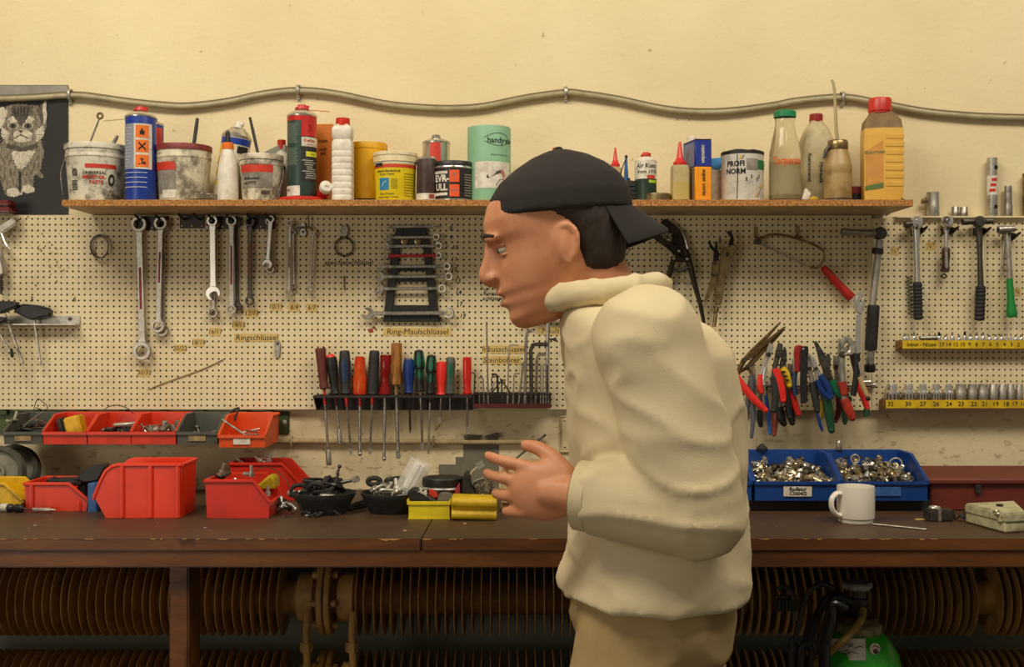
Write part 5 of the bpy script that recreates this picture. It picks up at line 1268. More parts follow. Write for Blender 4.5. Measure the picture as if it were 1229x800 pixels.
driver('green and black screwdriver with red sleeve, next to the smooth red one', (518, 425), (516.5, 473), (514, 545), wp, black, accent=(green, wg), collar=(10, 1.6, dred), shaft_r=1.3, tipkind='point')
t = driver('smooth bright red screwdriver with its tip bent sideways', (530.5, 433), (529.5, 474), (527.5, 508), [(4, 0), (5.6, .03), (4.2, .12), (5, .3), (6.6, .66), (6.8, .8), (5.8, .97)], vred, shaft_r=1.3)
t.part('bent_tip', G().tube([W(527.6, 508.6, .052), W(526.5, 510.5, .052), W(522, 515.5, .052)], [.0024, .003, .0034], 8), brass, label='short end of the blade bent sideways')
driver('slender grey and green screwdriver with the shortest thin shaft', (541, 428), (540, 473), (540, 503), [(4.6, 0), (6, .03), (5.2, .15), (5.2, .5), (6, .78), (5.4, .95), (4, .99)], mat('grey_grip', (74, 80, 70), .55), accent=(green, [(0, .45, .82, 28, 0), (0, .31, .40, 20, 0)]), shaft_r=.8, tipkind='point')
driver('clear red square-sided screwdriver standing apart from the row', (560.5, 428), (561, 473), (560.5, 519), [(5, 0), (5.8, .04), (4.8, .14), (5.2, .3), (5.8, .5), (5.9, .9), (5, .99)], cred3, shaft_r=1.3, flutes=4)

# ---- left edge: blow gun and T-handle keys
t = Thing('blow_gun', 'silver air blow gun hanging at the photo edge', 'blow gun', W(4, 332, .045))
M, L = axis((-14, 287), (19, 265), .045)
t.part('barrel', G().at(M).box(-.0085, .0085, -.009, .009, 0, L, .003), alu)
t.part('nozzle', G().at(M).lathe([(.0035, L-.001), (.0035, L+.008), (.002, L+.011), (0, L+.011)], seg=10), brass)
t.part('grip', G().prism(pw([(-10, 300), (2, 298), (8, 329), (0, 333), (-12, 330)], .045), -.055, -.036, .004), alu)
t.part('trigger', G().tube([W(2, 279, .046), W(5, 287, .046), W(8, 294, .046), W(12.5, 299, .046)], [.003, .0036, .003, .002], 8, smooth=4, sq=2.0), chrome)
g = G()
for k in range(5): g.ring(W(1, 337+k*2.6, .045), .0052, .0014, 'z', 14, 6)
g.lathe([(0, 0), (.0036, 0), (.0036, .045), (0, .045)], c=tuple(W(1, 353, .045)), seg=10); t.part('hose_spring', g, dsteel)
t = Thing('metal_rail', 'riveted aluminium rail under the black T-handles', 'rail', W(40, 391, PD))
a, b_ = W(-30, 390.5, PD), W(96.5, 379, PD)
g = G().prism([(-PD-.0005, a.z), (-PD-.004, a.z-.002), (-PD-.03, a.z+.001), (-PD-.03, a.z+.004), (-PD-.005, a.z+.004), (-PD-.003, b_.z), (-PD-.0005, b_.z)], a.x, b_.x, axis='x'); t.part('angle', g, alu)
t.part('rivet', G().ball(W(84, 382.5, PD+.0045), (.0045, .002, .0045), 10, 6), dsteel)
def tkey(label, hand, p0, tip, d, r=1.5):
    t = Thing('t_handle_key', label, 't-handle key', W(*tip, d), 'T-handle keys on the rail')
    t.part('handle', G().prism(pw(hand, d), -d-.012, -d+.010, .005, seg=3), black)
    M, L = axis(tip, p0, d); rr = r*S(d)
    t.part('shaft', G().at(M).lathe([(0, 0), (rr*.8, .001), (rr*1.2, .006), (rr, .012), (rr, L), (0, L)], seg=6), steel)
    return t
tkey('black T-handle key with a long straight handle and plain shaft', [(18, 368), (30, 364.5), (46, 366), (62, 370), (64, 376), (62, 380), (52, 381), (42, 384.5), (36, 383), (22, 376), (17, 373)], (41, 383), (49, 438), .042)
tkey('black T-handle key with a hole in its handle, leaning shaft', [(-12, 363), (2, 361), (20, 361.5), (24, 364), (23, 368), (10, 373), (3, 377), (-10, 374)], (6, 377), (28, 437), .058, 1.6)
t = tkey('black T-handle key cut by the photo edge, shortest shaft', [(-18, 383), (0, 380), (10, 381), (9, 386), (0, 390), (-18, 390)], (-8, 388), (14, 424), .075, 1.2)
t.part('rubber_tip', G().at(axis((15, 429), (13.2, 417), .075)[0]).lathe([(0, 0), (.003, .001), (.0042, .008), (.0028, .02), (0, .021)], seg=10), rubber, label='dark rounded tip')

# ---- adjustable pliers in the middle ------------------------------------------------------------
bk = mat('blackened_steel', (44, 38, 32), .45, .7, .5, (84, 68, 46), 40)
t = Thing('pipe_pliers', 'big blackened adjustable pipe pliers with two open jaws and spread handles', 'pliers', W(810, 390, .05))
t.part('jaw', G().prism(pw([(778, 276), (784, 273), (790, 280), (797, 288), (806, 291), (813, 296), (816, 305), (812, 308), (800, 297), (788, 289), (780, 281)], .05), -.056, -.044, .002), bk)
t.part('jaw', G().prism(pw([(793, 266), (798, 262), (804, 266), (811, 271), (816, 276), (820, 285), (822, 296), (826, 308), (816, 310), (812, 298), (806, 290), (808, 283), (803, 277), (797, 276), (799, 271), (792, 272)], .045), -.048, -.036, .002), bk)
g = G()
for x, y in ((795, 275), (800, 277), (803, 279), (793, 284), (798, 287)): g.box(*[v for p in ((W(x, y, .05).x-.002, W(x, y, .05).x+.002),) for v in p], -.054, -.042, W(x, y, .05).z-.003, W(x, y, .05).z+.002, .0005)
t.part('jaw_teeth', g, dsteel)
t.part('bridge_plate', G().prism(pw([(805, 308), (826, 307), (828, 314), (806, 314)], .05), -.058, -.042, .0015), bk)
t.part('bridge_plate', G().tube([W(806, 320, .052), W(815, 325, .052), (W(828, 320, .052))], .0035, 8, smooth=4), dsteel)
t.part('handle', G().tube([W(808, 312, .05), W(803, 330, .05), W(796, 352, .05), W(790, 372, .05), W(786, 392, .05)], [.006, .0065, .006, .0052, .004], 8, smooth=4, sq=1.5), bk)
t.part('handle', G().tube([W(822, 300, .044), W(828, 318, .046), (W(834, 342, .048)), W(840, 364, .048), W(845, 388, .048)], [.008, .0075, .006, .0052, .004], 8, smooth=4, sq=1.5), bk)
g = G()
for x, y in ((803, 287.5), (815, 301), (809, 310), (825, 310.5)): g.ball(W(x, y, .058), (.004, .0025, .004), 10, 6)
t.part('pivot_rivet', g, steel)
t.part('link_rod', G().tube([W(818, 278, .04), W(824, 292, .04), W(829, 320, .042)], [.006, .0035, .003], 8, smooth=4), steel)
# locking pliers
t = Thing('locking_pliers', 'tan-gold locking pliers with hooked jaw tips and long handles', 'pliers', W(862, 392, .05))
t.part('jaw', G().prism(pw([(850, 289), (852, 288), (854, 294), (858, 298), (859, 290), (860.5, 289), (861, 300), (863, 304), (862, 313), (856, 312), (857, 302), (852, 297)], .05), -.055, -.045, .0015), bk)
t.part('jaw', G().prism(pw([(872, 278), (876, 276.5), (879, 281), (881, 288), (880, 292), (884, 295), (874, 297), (875, 291), (877, 285)], .05), -.055, -.045, .0015), bk)
t.part('fixed_handle', G().prism(pw([(866, 299), (870, 296), (884, 293), (882, 303), (876, 318), (871, 332), (868, 352), (865, 366), (858, 366), (858, 352), (863, 325)], .05), -.058, -.042, .0022, seg=2), brass)
t.part('moving_handle', G().prism(pw([(855, 313), (858, 311), (862, 313), (861, 330), (857, 346), (851, 357), (845, 362), (849, 350), (853, 336)], .046), -.053, -.04, .0018, seg=2), brass)
t.part('adjusting_screw', G().at(axis((857, 392), (861, 364), .05)[0]).lathe([(0, 0), (.004, 0), (.0045, .006), (.0045, .028), (.003, .03), (.0055, .036), (.0055, .046), (0, .047)], seg=14), brass)
g = G()
for x, y in ((873, 305), (857.5, 315), (858, 329)): g.ball(W(x, y, .0585), (.0045, .003, .0045), 10, 6)
t.part('pivot_rivet', g, dsteel)
# hooks they hang on
for x, y, lb_ in ((806, 283, 'thin wire hook behind the blackened pipe pliers'), (864, 288, 'thin wire hook between the jaws of the locking pliers')):
    solo('wire_hook', lb_, 'hook', G().tube([W(x, y, PD+.001), W(x, y+1, .06), W(x, y-4, .066)], .002, 6, smooth=3), dsteel)
# wire saw with red handle
t = Thing('wire_saw', 'wire-framed saw with a red handle hanging slantwise', 'saw', W(965, 362, .04))
t.part('frame', G().tube([W(908, 290, .04), W(915, 285, .04), W(928, 281, .04), W(945, 283, .04), W(968, 290, .04), (W(985, 298, .04)), W(990, 306, .04), W(986, 316, .04), W(980, 321, .04), W(972, 320.5, .04)], .0028, 8, smooth=4), brass)
t.part('blade', G().tube([W(908, 290, .04), W(935, 303, .04), W(972, 320.5, .04)], .002, 6), steel)
t.part('clamp', G().box(*(W(905, 0, .04).x, W(913, 0, .04).x), -.046, -.034, W(0, 293, .04).z, W(0, 287, .04).z, .001), dsteel)
M, L = axis((1022, 358), (987, 320), .04)
t.part('handle', G().at(M).lathe([(0, 0), (.009, .001), (.0115, .006), (.0105, .02), (.009, L*.6), (.0098, L*.8), (.008, L-.004), (.004, L), (0, L)], seg=18), mat('saw_red', (186, 34, 24), .4, 0, .45, (110, 20, 14), 40))
for x, y in ((907, 274), (957, 273)):
    g = G(); a = W(x, y, PD); g.box(a.x-.004, a.x+.004, -PD-.003, -PD-.0004, a.z-.022, a.z+.004, .0008); g.tube([(a.x, -PD-.002, a.z-.02), (a.x, -PD-.022, a.z-.024), (a.x, -PD-.026, a.z-.016)], .0025, 6, smooth=3)
    solo('wall_hook', 'small brass hook carrying the wire saw, %s' % ('by its clamp' if x < 950 else 'above its rounded end'), 'hook', g, brass)
# torque wrench ----------------------------------------------------------------------------------
t = Thing('breaker_bar', 'long steel bar wrench with a black sleeve and a cylindrical cross head', 'wrench', W(1047, 448, .05))
t.part('head', G().at(axis((1010, 278), (1052, 280), .055)[0]).lathe([(.0045, 0), (.0085, 0), (.0085, .014), (.0075, .016), (.0075, .060), (.009, .062), (.009, axis((1010, 278), (1052, 280), .055)[1]), (0, axis((1010, 278), (1052, 280), .055)[1])], seg=20), steel)
t.part('hub', G().lathe([(0, -.012), (.012, -.012), (.014, -.009), (.014, .009), (.012, .012), (0, .012)], M=Matrix.Translation(W(1056, 280, .052)) @ Matrix.Rotation(PI/2, 4, 'X'), seg=24), dsteel)
M, L = axis((1047, 366), (1056, 288), .05); t.part('shaft', G().at(M).lathe([(0, 0), (.0078, 0), (.0078, L), (0, L)], seg=16), alu)
M, L = axis((1045, 421), (1048.5, 366), .05); t.part('sleeve', G().at(M).lathe([(0, 0), (.0125, .001), (.0135, .006), (.0135, L-.006), (.0125, L), (0, L)], seg=24), rubber)
M, L = axis((1044, 436), (1045, 421), .05); t.part('lower_shaft', G().at(M).lathe([(0, 0), (.009, 0), (.009, L), (0, L)], seg=16), steel)
M, L = axis((1044, 447), (1044, 436), .05); g = G().at(M).lathe([(0, 0), (.011, .001), (.013, .004), (.013, L-.004), (.010, L), (0, L)], seg=10); t.part('end_knob', g, black)
t.part('band', G().at(axis((1053, 305), (1054, 297), .05)[0]).lathe([(.0082, 0), (.0125, .001), (.0125, .013), (.0082, .014)], seg=14), black)
# ratchets -----------------------------------------------------------------------------------------
def ratchet(label, head, neck, gripb, rh, rs, rg, gm, d=.045, ring=True, ribs=9):
    t = Thing('ratchet', label, 'ratchet', W(gripb[0], gripb[1], d))
    s_ = S(d); Mx = Matrix.Translation(W(head[0], head[1], d)) @ Matrix.Rotation(PI/2, 4, 'X')
    t.part('head', G().lathe([(0, -.012), (rh*s_*.8, -.012), (rh*s_, -.007), (rh*s_, .009), (rh*s_*.8, .013), (rh*s_*.45, .013), (rh*s_*.4, .016), (0, .016)], M=Mx, seg=24, sy=1.1), chrome)
    M, L = axis(neck, head, d); t.part('shaft', G().at(M).lathe([(0, 0), (rs*s_, 0), (rs*s_*1.05, L*.6), (rs*s_*1.5, L-rh*s_*.7), (0, L)], seg=14), chrome)
    M, L = axis(gripb, neck, d); pr = [(0, 0), (rg*s_*.8, .001), (rg*s_, .006)]
    for k in range(ribs): z = .008+(L-.016)*k/ribs; pr += [(rg*s_, z), (rg*s_*.86, z+(L-.016)/ribs*.35), (rg*s_, z+(L-.016)/ribs*.7)]
    pr += [(rg*s_*.95, L-.004), (rg*s_*.7, L), (0, L)]
    t.part('grip', G().at(M).lathe(pr, seg=18), gm); return t
t = ratchet('large ratchet with a ribbed black grip and a knobbed head', (1099, 267), (1101, 338), (1102, 384), 7.5, 3.4, 5.6, rubber)
t.part('drive_square', G().at(axis((1085, 270), (1094, 268), .052)[0]).lathe([(0, 0), (.007, 0), (.009, .004), (.009, .009), (.006, .011), (.006, .018), (0, .018)], seg=12), dsteel)
t = ratchet('smallest ratchet with a short dark oval grip and a tail ring', (1136, 266), (1135.5, 297), (1134.5, 327), 7, 2.4, 5, mat('oval_grip', (54, 36, 26), .4, 0, .4, (120, 100, 80), 40), ribs=1)
g = G(); g.ring(W(1136, 263.5, .064), .0055, .0016, 'y', 16, 6); t.part('direction_ring', g, dsteel)
g = G(); g.ring(W(1133, 331, .045), .0045, .0018, 'y', 14, 6); t.part('tail_ring', g, dsteel)
t.part('grip_inlay', G().prism(pw([(1134, 302), (1137, 302), (1138, 320), (1136, 323), (1134, 320)], .055), -.0575, -.052, .001), alu)
t = Thing('t_bar_wrench', 'T-bar wrench with a tubular cross head and black ribbed grip', 'wrench', W(1176, 386, .045))
M, L = axis((1155, 266), (1191, 265), .048); t.part('cross_tube', G().at(M).lathe([(.0045, .0), (.0078, 0), (.0078, .012), (.0068, .013), (.0068, L), (.0045, L), (.0045, .0)], seg=18), dsteel)
t.part('hub', G().lathe([(0, -.012), (.010, -.012), (.0125, -.007), (.0125, .009), (.010, .013), (0, .013)], M=Matrix.Translation(W(1174.5, 266, .048)) @ Matrix.Rotation(PI/2, 4, 'X'), seg=20), dsteel)
M, L = axis((1177, 343), (1175, 272), .046); t.part('shaft', G().at(M).lathe([(0, 0), (.0068, 0), (.0058, L*.5), (.0075, L), (0, L)], seg=14), dsteel)
M, L = axis((1175.5, 385), (1177, 342), .046); pr = [(0, 0), (.009, .001), (.0115, .004)]
for k in range(8): z = .008+k*.0086; pr += [(.0115, z), (.0098, z+.003), (.0115, z+.006)]
t.part('grip', G().at(M).lathe(pr+[(.0095, L-.002), (0, L)], seg=18), rubber)
t = Thing('bar_wrench', 'chrome bar wrench with a bright green dipped handle', 'wrench', W(1214, 382, .045))
t.part('head', G().at(axis((1198, 276), (1219, 274), .05)[0]).lathe([(.005, 0), (.0095, 0), (.0095, .018), (.0075, .02), (.0075, .034), (.0085, .036), (0, .04)], seg=18), steel)
M, L = axis((1212, 335), (1209, 276), .046); t.part('shaft', G().at(M).lathe([(0, 0), (.0068, 0), (.0062, L), (0, L)], seg=14), alu)
M, L = axis((1214.5, 381), (1211.5, 333), .046); t.part('grip', G().at(M).lathe([(0, 0), (.010, .001), (.0125, .006), (.0118, .014), (.0085, L*.4), (.0072, L-.002), (0, L)], seg=20), mat('dip_green', (24, 128, 52), .4))
M, L = axis((1203, 330), (1206, 280), .03); t.part('side_rod', G().at(M).lathe([(0, 0), (.0028, 0), (.0028, L), (0, L)], seg=10), steel)
# pegs that hold these four
for x, y, lb_ in ((1099, 274, 'under the large ratchet head'), (1136, 274, 'under the smallest ratchet head'), (1174, 275, 'under the T-bar hub'), (1209, 281, 'under the green-handled bar head')):
    g = G(); a = W(x, y, PD); g.prism([(-PD-.0004, a.z+.004), (-PD-.0004, a.z-.014), (-PD-.012, a.z-.012), (-PD-.026, a.z-.008), (-PD-.045, a.z-.002), (-PD-.045, a.z+.002), (-PD-.024, a.z-.001)], a.x-.012, a.x-.009, axis='x'); g.prism([(-PD-.0004, a.z+.004), (-PD-.0004, a.z-.014), (-PD-.012, a.z-.012), (-PD-.026, a.z-.008), (-PD-.045, a.z-.002), (-PD-.045, a.z+.002), (-PD-.024, a.z-.001)], a.x+.009, a.x+.012, axis='x'); g.box(a.x-.012, a.x+.012, -PD-.003, -PD-.0004, a.z-.014, a.z+.004)
    solo('tool_holder', 'dark forked holder '+lb_, 'holder', g, dsteel)
# spring wire behind the ratchet
g = G(); c0, c1 = W(1091, 331, .028), W(1093, 378, .028); pts = []
for k in range(90): f_ = k/89; p = c0.lerp(c1, f_); pts.append(p+Vector((.006*math.cos(f_*2*PI*11), .003*math.sin(f_*2*PI*11), 0)))
g.tube(pts, .0011, 5); solo('spring', 'thin coil spring hanging behind the large ratchet grip', 'spring', g, dsteel)

# ---- sockets on the top edge of the board
ZT = W(0, 262, PD).z
ledge = G().box(W(1075, 0, .03).x, W(1270, 0, .03).x, -.034, -.0005, ZT+.0002, ZT+.0042, .0006)
solo('ledge_strip', 'narrow cream ledge on top of the pegboard behind the ratchets', 'ledge', ledge, peg)
ZT += .0044
def socket(label, px0, px1, yt, d, m=alu, z=None, big=False, neck=None, group=None, name='socket', holes=()):
    z = ZT if z is None else z; s_ = S(d); R = (px1-px0)/2*s_; cx = ((px0+px1)/2-614.5)*s_; H = CZ-(yt-400)*s_-z
    t = Thing(name, label, 'socket', (cx, -d, z), group)
    c = (cx, -d, z)
    pr = [(R*.6, .001), (R*.95, 0), (R, .0015)]
    if neck: pr += [(R, H*neck[0]), (R*neck[1]*1.0, H*(neck[0]+.12)), (R*neck[1], H*(neck[0]+.2)), (R*neck[1], H*.92)] ; rt = R*neck[1]
    else: pr += [(R, H*.5), (R*.97, H*.52), (R*.97, H-.001)]; rt = R*.97
    pr += [(rt*.93, H), (rt*.55, H), (rt*.55, H-.012), (0, H-.012)]
    t.part('body', G().lathe(pr, c=c, seg=24), m)
    if neck and neck[1] > .5: pass
    for hy in holes: t.part('cross_hole', G().lathe([(0, 0), (R*.42, 0), (R*.42, .0005), (0, .0005)], M=Matrix.Translation((cx+R*.35, -d-R*.94, z+H*hy)) @ Matrix.Rotation(rad(20), 4, 'Z') @ Matrix.Rotation(PI/2, 4, 'X'), seg=14), black)
    return t
t = socket('wide short tube socket with a side screw on the ledge', 1112, 1127, 230.5, .018, m=alu)
t.part('side_screw', G().at(axis((1106, 241.5), (1115, 241.5), .018)[0]).lathe([(0, 0), (.0055, 0), (.0055, .005), (.0035, .006), (.0035, .012), (0, .012)], seg=10), brass)
socket('small socket on the ledge, the one nearer the wide tube socket', 1142, 1151, 248, .018, m=steel); socket('small socket on the ledge, the one nearer the tall drilled tube', 1152, 1161.5, 248.5, .018, m=steel)
t = socket('tallest tube socket on the ledge with three drilled holes and a paper band', 1184.5, 1197, 189.5, .018, m=alu, holes=(.16, .83)); 
cx_, R_ = (1190.75-614.5)*S(.018), 6.4*S(.018)
t.part('paper_band', G().cylpatch(cx_, -.018, const(R_+.0006), ZT+.048, ZT+.092, -85, 85, 12), lab_white)
g = G()
for k in range(3): g.cylpatch(cx_, -.018, const(R_+.001), ZT+.055+k*.012, ZT+.062+k*.012, -50+12*k, 10+10*k, 5)
t.part('band_print', g, rink)
socket('slim deep socket on the ledge beside the tallest tube', 1205, 1215, 223, .018, m=steel, neck=(.3, .86))
socket('tall tube socket on the ledge cut by the photo edge', 1227, 1240, 208, .018, m=brass)

# ---- yellow strips with sockets
yst = mat('strip_yellow', (226, 190, 18), .5, 0, .45, (150, 118, 24), 30)
def strip(label, px0, y0, y1, texts, h):
    d = .052; a, b_ = W(px0, y1, d), W(1262, y0, d)
    t = Thing('socket_strip', label, 'strip', (.5*(a.x+b_.x), -.036, a.z))
    t.part('ledge', G().box(a.x-.004, b_.x, -d+.001, -.0205, b_.z-.004, b_.z, .0004), mat('strip_wood', (146, 96, 44), .6, 0, .5, (90, 56, 24), 30))
    t.part('yellow_front', G().box(a.x, b_.x, -d, -d+.0012, a.z, b_.z+.0004), yst, label='yellow tape front')
    t.part('end_cheek', G().prism([(-.0205, b_.z), (-d, b_.z), (-d, a.z+.004), (-.0205, a.z-.006)], a.x-.005, a.x-.0025, axis='x'), mat('strip_wood', (146, 96, 44)))
    g = G()
    for x, s_ in texts: g.text(s_, h*S(d), on_wall(x, (y0+y1)/2, d+.0006), .012)
    t.part('lettering', g, ink, flat=True)
    return b_.z
z1_ = strip('upper yellow strip lettered Inbus-Nüsse with small bits on top', 1083, 408.5, 418, [(1106, 'Inbus - Nüsse')]+[(1130+8.4*k, s_) for k, s_ in enumerate(('17', '14', '12', '10', '9', '8', '7', '6', '5', '4', '3', '2'))], 4.6)
z2_ = strip('lower yellow strip numbered below the big sockets', 1063, 480, 489.5, [(1069, '32'), (1090, '30'), (1107.5, '27'), (1123.5, '26'), (1139, '24'), (1153.5, '23'), (1169, '22'), (1182, '21'), (1195, '19'), (1207.5, '18'), (1218, '17'), (1228, '16')], 5.4)
d2 = .036
for k, (x0, x1, lb_) in enumerate(((1062, 1079.5, '32'), (1083, 1098, '30'), (1101, 1114, '27'), (1117, 1130, '26'), (1132.5, 1144.5, '24'), (1147, 1159.5, '23'), (1161.5, 1172.5, '22'), (1174, 1186, '21'), (1187, 1197.5, '19'), (1198.5, 1208, '18'), (1209, 1217.5, '17'), (1219.5, 1227.5, '16'))):
    t = socket('socket standing above the number %s on the lower yellow strip' % lb_, x0, x1, 460.5, d2, m=chrome if k < 5 else alu, z=z2_+.0003, neck=(.48, .72) if k < 5 else None, group='sockets on the lower yellow strip')
    cx_ = ((x0+x1)/2-614.5)*S(d2); R_ = (x1-x0)/2*S(d2)
    if k < 5: t.part('knurl_ring', G().lathe([(R_*1.0, .001), (R_*1.015, .002), (R_*1.015, .013), (R_, .014)], c=(cx_, -d2, z2_+.0003), seg=12), dsteel)
for k, (x, hh, lb_) in enumerate(((1086, 8.5, 'pale short bit at the start of the upper strip'), (1090, 8.5, 'slim grey bit beside the pale short one on the upper strip'), (1097, 9.5, 'stout bit before the lying bar on the upper strip'), (1127, 10, 'black-tipped bit just after the lying bar'), (1135, 7, 'bit above the number 14'), (1143, 10, 'bit above the number 12'), (1151, 6.5, 'short bit between 12 and 10'), (1158, 11, 'dark broad bit above the number 9'), (1165, 8.5, 'bit above the number 8'), (1172.5, 9.5, 'bit above the number 7'), (1180, 10, 'bit above the number 6'), (1187.5, 7, 'bit above the number 5'), (1195, 7.5, 'bit just past the number 5'), (1202, 8, 'bit above the number 4'), (1208.5, 8.5, 'slim bit past the number 4'), (1213, 8.5, 'slim bit above the number 3'), (1219, 7, 'bit above the number 2'), (1225.5, 7, 'last bit at the photo edge'))):
    s_ = S(d2); cx_ = (x-614.5)*s_; H = hh*s_; R_ = (2.9 if 'slim' not in lb_ else 1.7)*s_; z = z1_+.0003
    t = Thing('hex_bit', lb_, 'bit', (cx_, -d2, z), 'bits on the upper yellow strip')
    t.part('drive', G().lathe([(0, 0), (R_, .0004), (R_, H*.35), (R_*.8, H*.5), (0, H*.5)], c=(cx_, -d2, z), seg=14), chrome)
    t.part('bit', G().lathe([(R_*.5, H*.48), (R_*.5, H*.95), (R_*.3, H), (0, H)], c=(cx_, -d2, z), seg=6), black if 'black' in lb_ or 'dark' in lb_ else steel)
M, L = axis((1104, 405.3), (1125, 405.3), d2); R_ = .0052; t = solo('extension_bar', 'grey extension bar lying on the upper yellow strip', 'bar', G().at(M).lathe([(.003, 0), (R_, 0), (R_, L), (0, L)], seg=14), steel)

# ---- the bunch of pliers -----------------------------------------------------------------------
bar = G().tube([W(876, 463, .030), W(1048, 462, .030)], .0042, 10); bar.tube([W(1044, 462, .030), W(1047, 462, .030), W(1050, 462, .030)], [.0042, .007, .007], 12)
solo('hanging_bar', 'steel bar across the pegboard from which the bunch of pliers hangs', 'bar', bar, steel)
def curve(pts, d, dd=0): return [W(x, y, d+dd) for x, y in pts]
def pliers(label, piv, jaws, handles, hm, d, name='pliers', jm=steel, jw=3.2, rh=3.0, group='pliers hanging on the steel bar'):
    """piv: pivot; jaws: list of tips; handles: list of (control points, metal length fraction); pixels"""
    low = max([h[0][-1] for h in handles]+[piv], key=lambda p: p[1]); s_ = S(d)
    t = Thing(name, label, 'pliers', W(low[0], low[1], d), group)
    for k, tp in enumerate(jaws):
        M, L = axis(piv, tp, d+.001*(k % 2)*0); w = jw*s_
        sg = 1 if k == 0 else -1
        t.part('jaw', G().at(M).prism([(-w*.6, -.008), (w*.7, -.008), (w*(1.05 if sg > 0 else .85), L*.2), (w*.7, L*.55), (w*.28, L*.97), (0, L), (-w*.25, L*.97), (-w*.55, L*.55), (-w*.9, L*.2)], -.0045-.0005*k, .0045-.0005*k, .0012), jm)
    t.part('pivot', G().lathe([(0, -.008), (jw*s_*.7, -.008), (jw*s_*.85, -.006), (jw*s_*.85, .006), (0, .007)], M=Matrix.Translation(W(piv[0], piv[1], d)) @ Matrix.Rotation(PI/2, 4, 'X'), seg=16), dsteel)
    for k, h in enumerate(handles):
        pts, mm = h[0], h[1]; rr = (h[2] if len(h) > 2 else rh)*s_; P = [piv]+pts
        V_ = curve(P, d)
        t.part('shank', G().tube(V_, [rr*.8]+[rr*.6]*(len(V_)-1), 8, smooth=4, sq=.8), jm)
        if mm is not None:
            n = len(pts); rads = [rr*1.0]+[rr*1.15]*(n-2)+[rr*.85] if n > 2 else [rr*1.05, rr*.9]
            W_ = curve(pts, d)
            g = G().tube(W_, rads, 10, smooth=5, sq=.85); g.ball(W_[-1], rr*.85, 10, 6)
            t.part('grip', g, mm)
    return t
rg = vred; og = mat('rust_red_grip', (176, 52, 32), .45, 0, .4, (110, 30, 20), 40); bg = bluegrip; dk = dgrey; nv = mat('navy_dipped', (28, 40, 70), .45)
yb = mat('yellow_grip', (226, 186, 22), .45, 0, .3, (150, 110, 16), 30)
pliers('long-nosed brown pliers stretched furthest upward with red grips, one swung outward', (893, 432), [(937, 386), (942, 392)], [([(886, 448), (880, 452), (874, 462)], mat('olive_grip', (196, 160, 40), .5)), ([(884, 452), (894, 466), (906, 480), (919, 492)], rg, 4)], rg, .086, jm=mat('brown_jaw', (122, 98, 62), .4, .8, .5, (70, 52, 30), 40), jw=3.6)
pliers('second long-nosed brown pliers crossing below the longest ones, red grip hardly seen', (897, 440), [(943, 391), (940, 396)], [([(888, 446), (880, 449), (872, 452)], rg), ([(902, 450), (903, 470), (904, 498), (902, 524)], mat('faded_navy', (84, 84, 96), .5), 2.6)], rg, .074, jm=mat('brown_jaw2', (136, 112, 74), .4, .8, .5, (70, 52, 30), 40), jw=3.4)
pliers('chrome slim pliers with a long shank and pale blue-grey handle end', (903, 436), [(905, 422), (902, 421)], [([(901, 455), (898, 480), (895, 505), (892, 534)], mat('bluegrey_grip', (96, 98, 108), .5), 2.9), ([(906, 455), (905, 470), (904, 482)], None)], dk, .062, jm=chrome, jw=2.4)
pliers('chrome locking pliers with red hooked grip', (922, 425), [(927, 412), (924, 411)], [([(919, 440), (917, 452), (917, 461)], chrome, 2.6), ([(913, 449), (912, 462), (914, 470)], rg, 3.3)], rg, .092, jm=chrome, jw=3.4)
pliers('pliers with one long blue handle dangling below the chrome ones', (917, 448), [(919, 436), (916, 436)], [([(919, 474), (922, 496), (924, 520)], mat('bright_blue_grip', (38, 86, 168), .45), 2.2)], bg, .054)
pliers('combination pliers with a bowed bright red handle', (934, 425), [(935, 411), (938, 412)], [([(930, 442), (935, 456), (938, 468), (940, 480)], rg, 4.4), ([(928, 452), (931, 470), (929, 492)], dk, 4.2)], rg, .094, jm=dsteel, jw=4)
t = pliers('pliers with a black-striped yellow grip', (941, 430), [(937, 416), (942, 417)], [([(938, 441), (943, 450), (947, 462)], yb, 4.8), ([(943, 466), (946, 484), (948, 500)], black, 3.2)], yb, .082, jm=dsteel)
g = G()
for k in range(3): p = W(941.5+k*2.2, 446+k*5, .096); g.box(p.x-.0065, p.x+.003, -.0945, -.0905, p.z-.0018, p.z+.0018, .0005)
t.part('grip_stripes', g, black)
pliers('pliers with a straight bright red handle pointing outward', (948, 450), [(946, 436), (949, 436)], [([(949, 467), (953, 482), (958, 496)], rg, 4)], rg, .070)
pliers('pliers with stubby black handles hanging lowest beside the yellow grip', (938, 470), [(938, 458), (941, 458)], [([(936, 488), (938, 502), (941, 508)], black, 4.4), ([(946, 486), (949, 498), (951, 507)], black, 4.4)], black, .060)
pliers('pliers with a dull red-brown handle hanging low', (930, 465), [(929, 452), (932, 452)], [([(932, 492), (930, 508), (929, 521)], mat('brick_grip', (140, 58, 44), .5), 3.4)], og, .048)
pliers('pliers with short dark grey grips between the low ones', (913, 470), [(912, 456), (915, 456)], [([(912, 492), (912, 502), (913, 510)], dk, 3.4)], dk, .044)
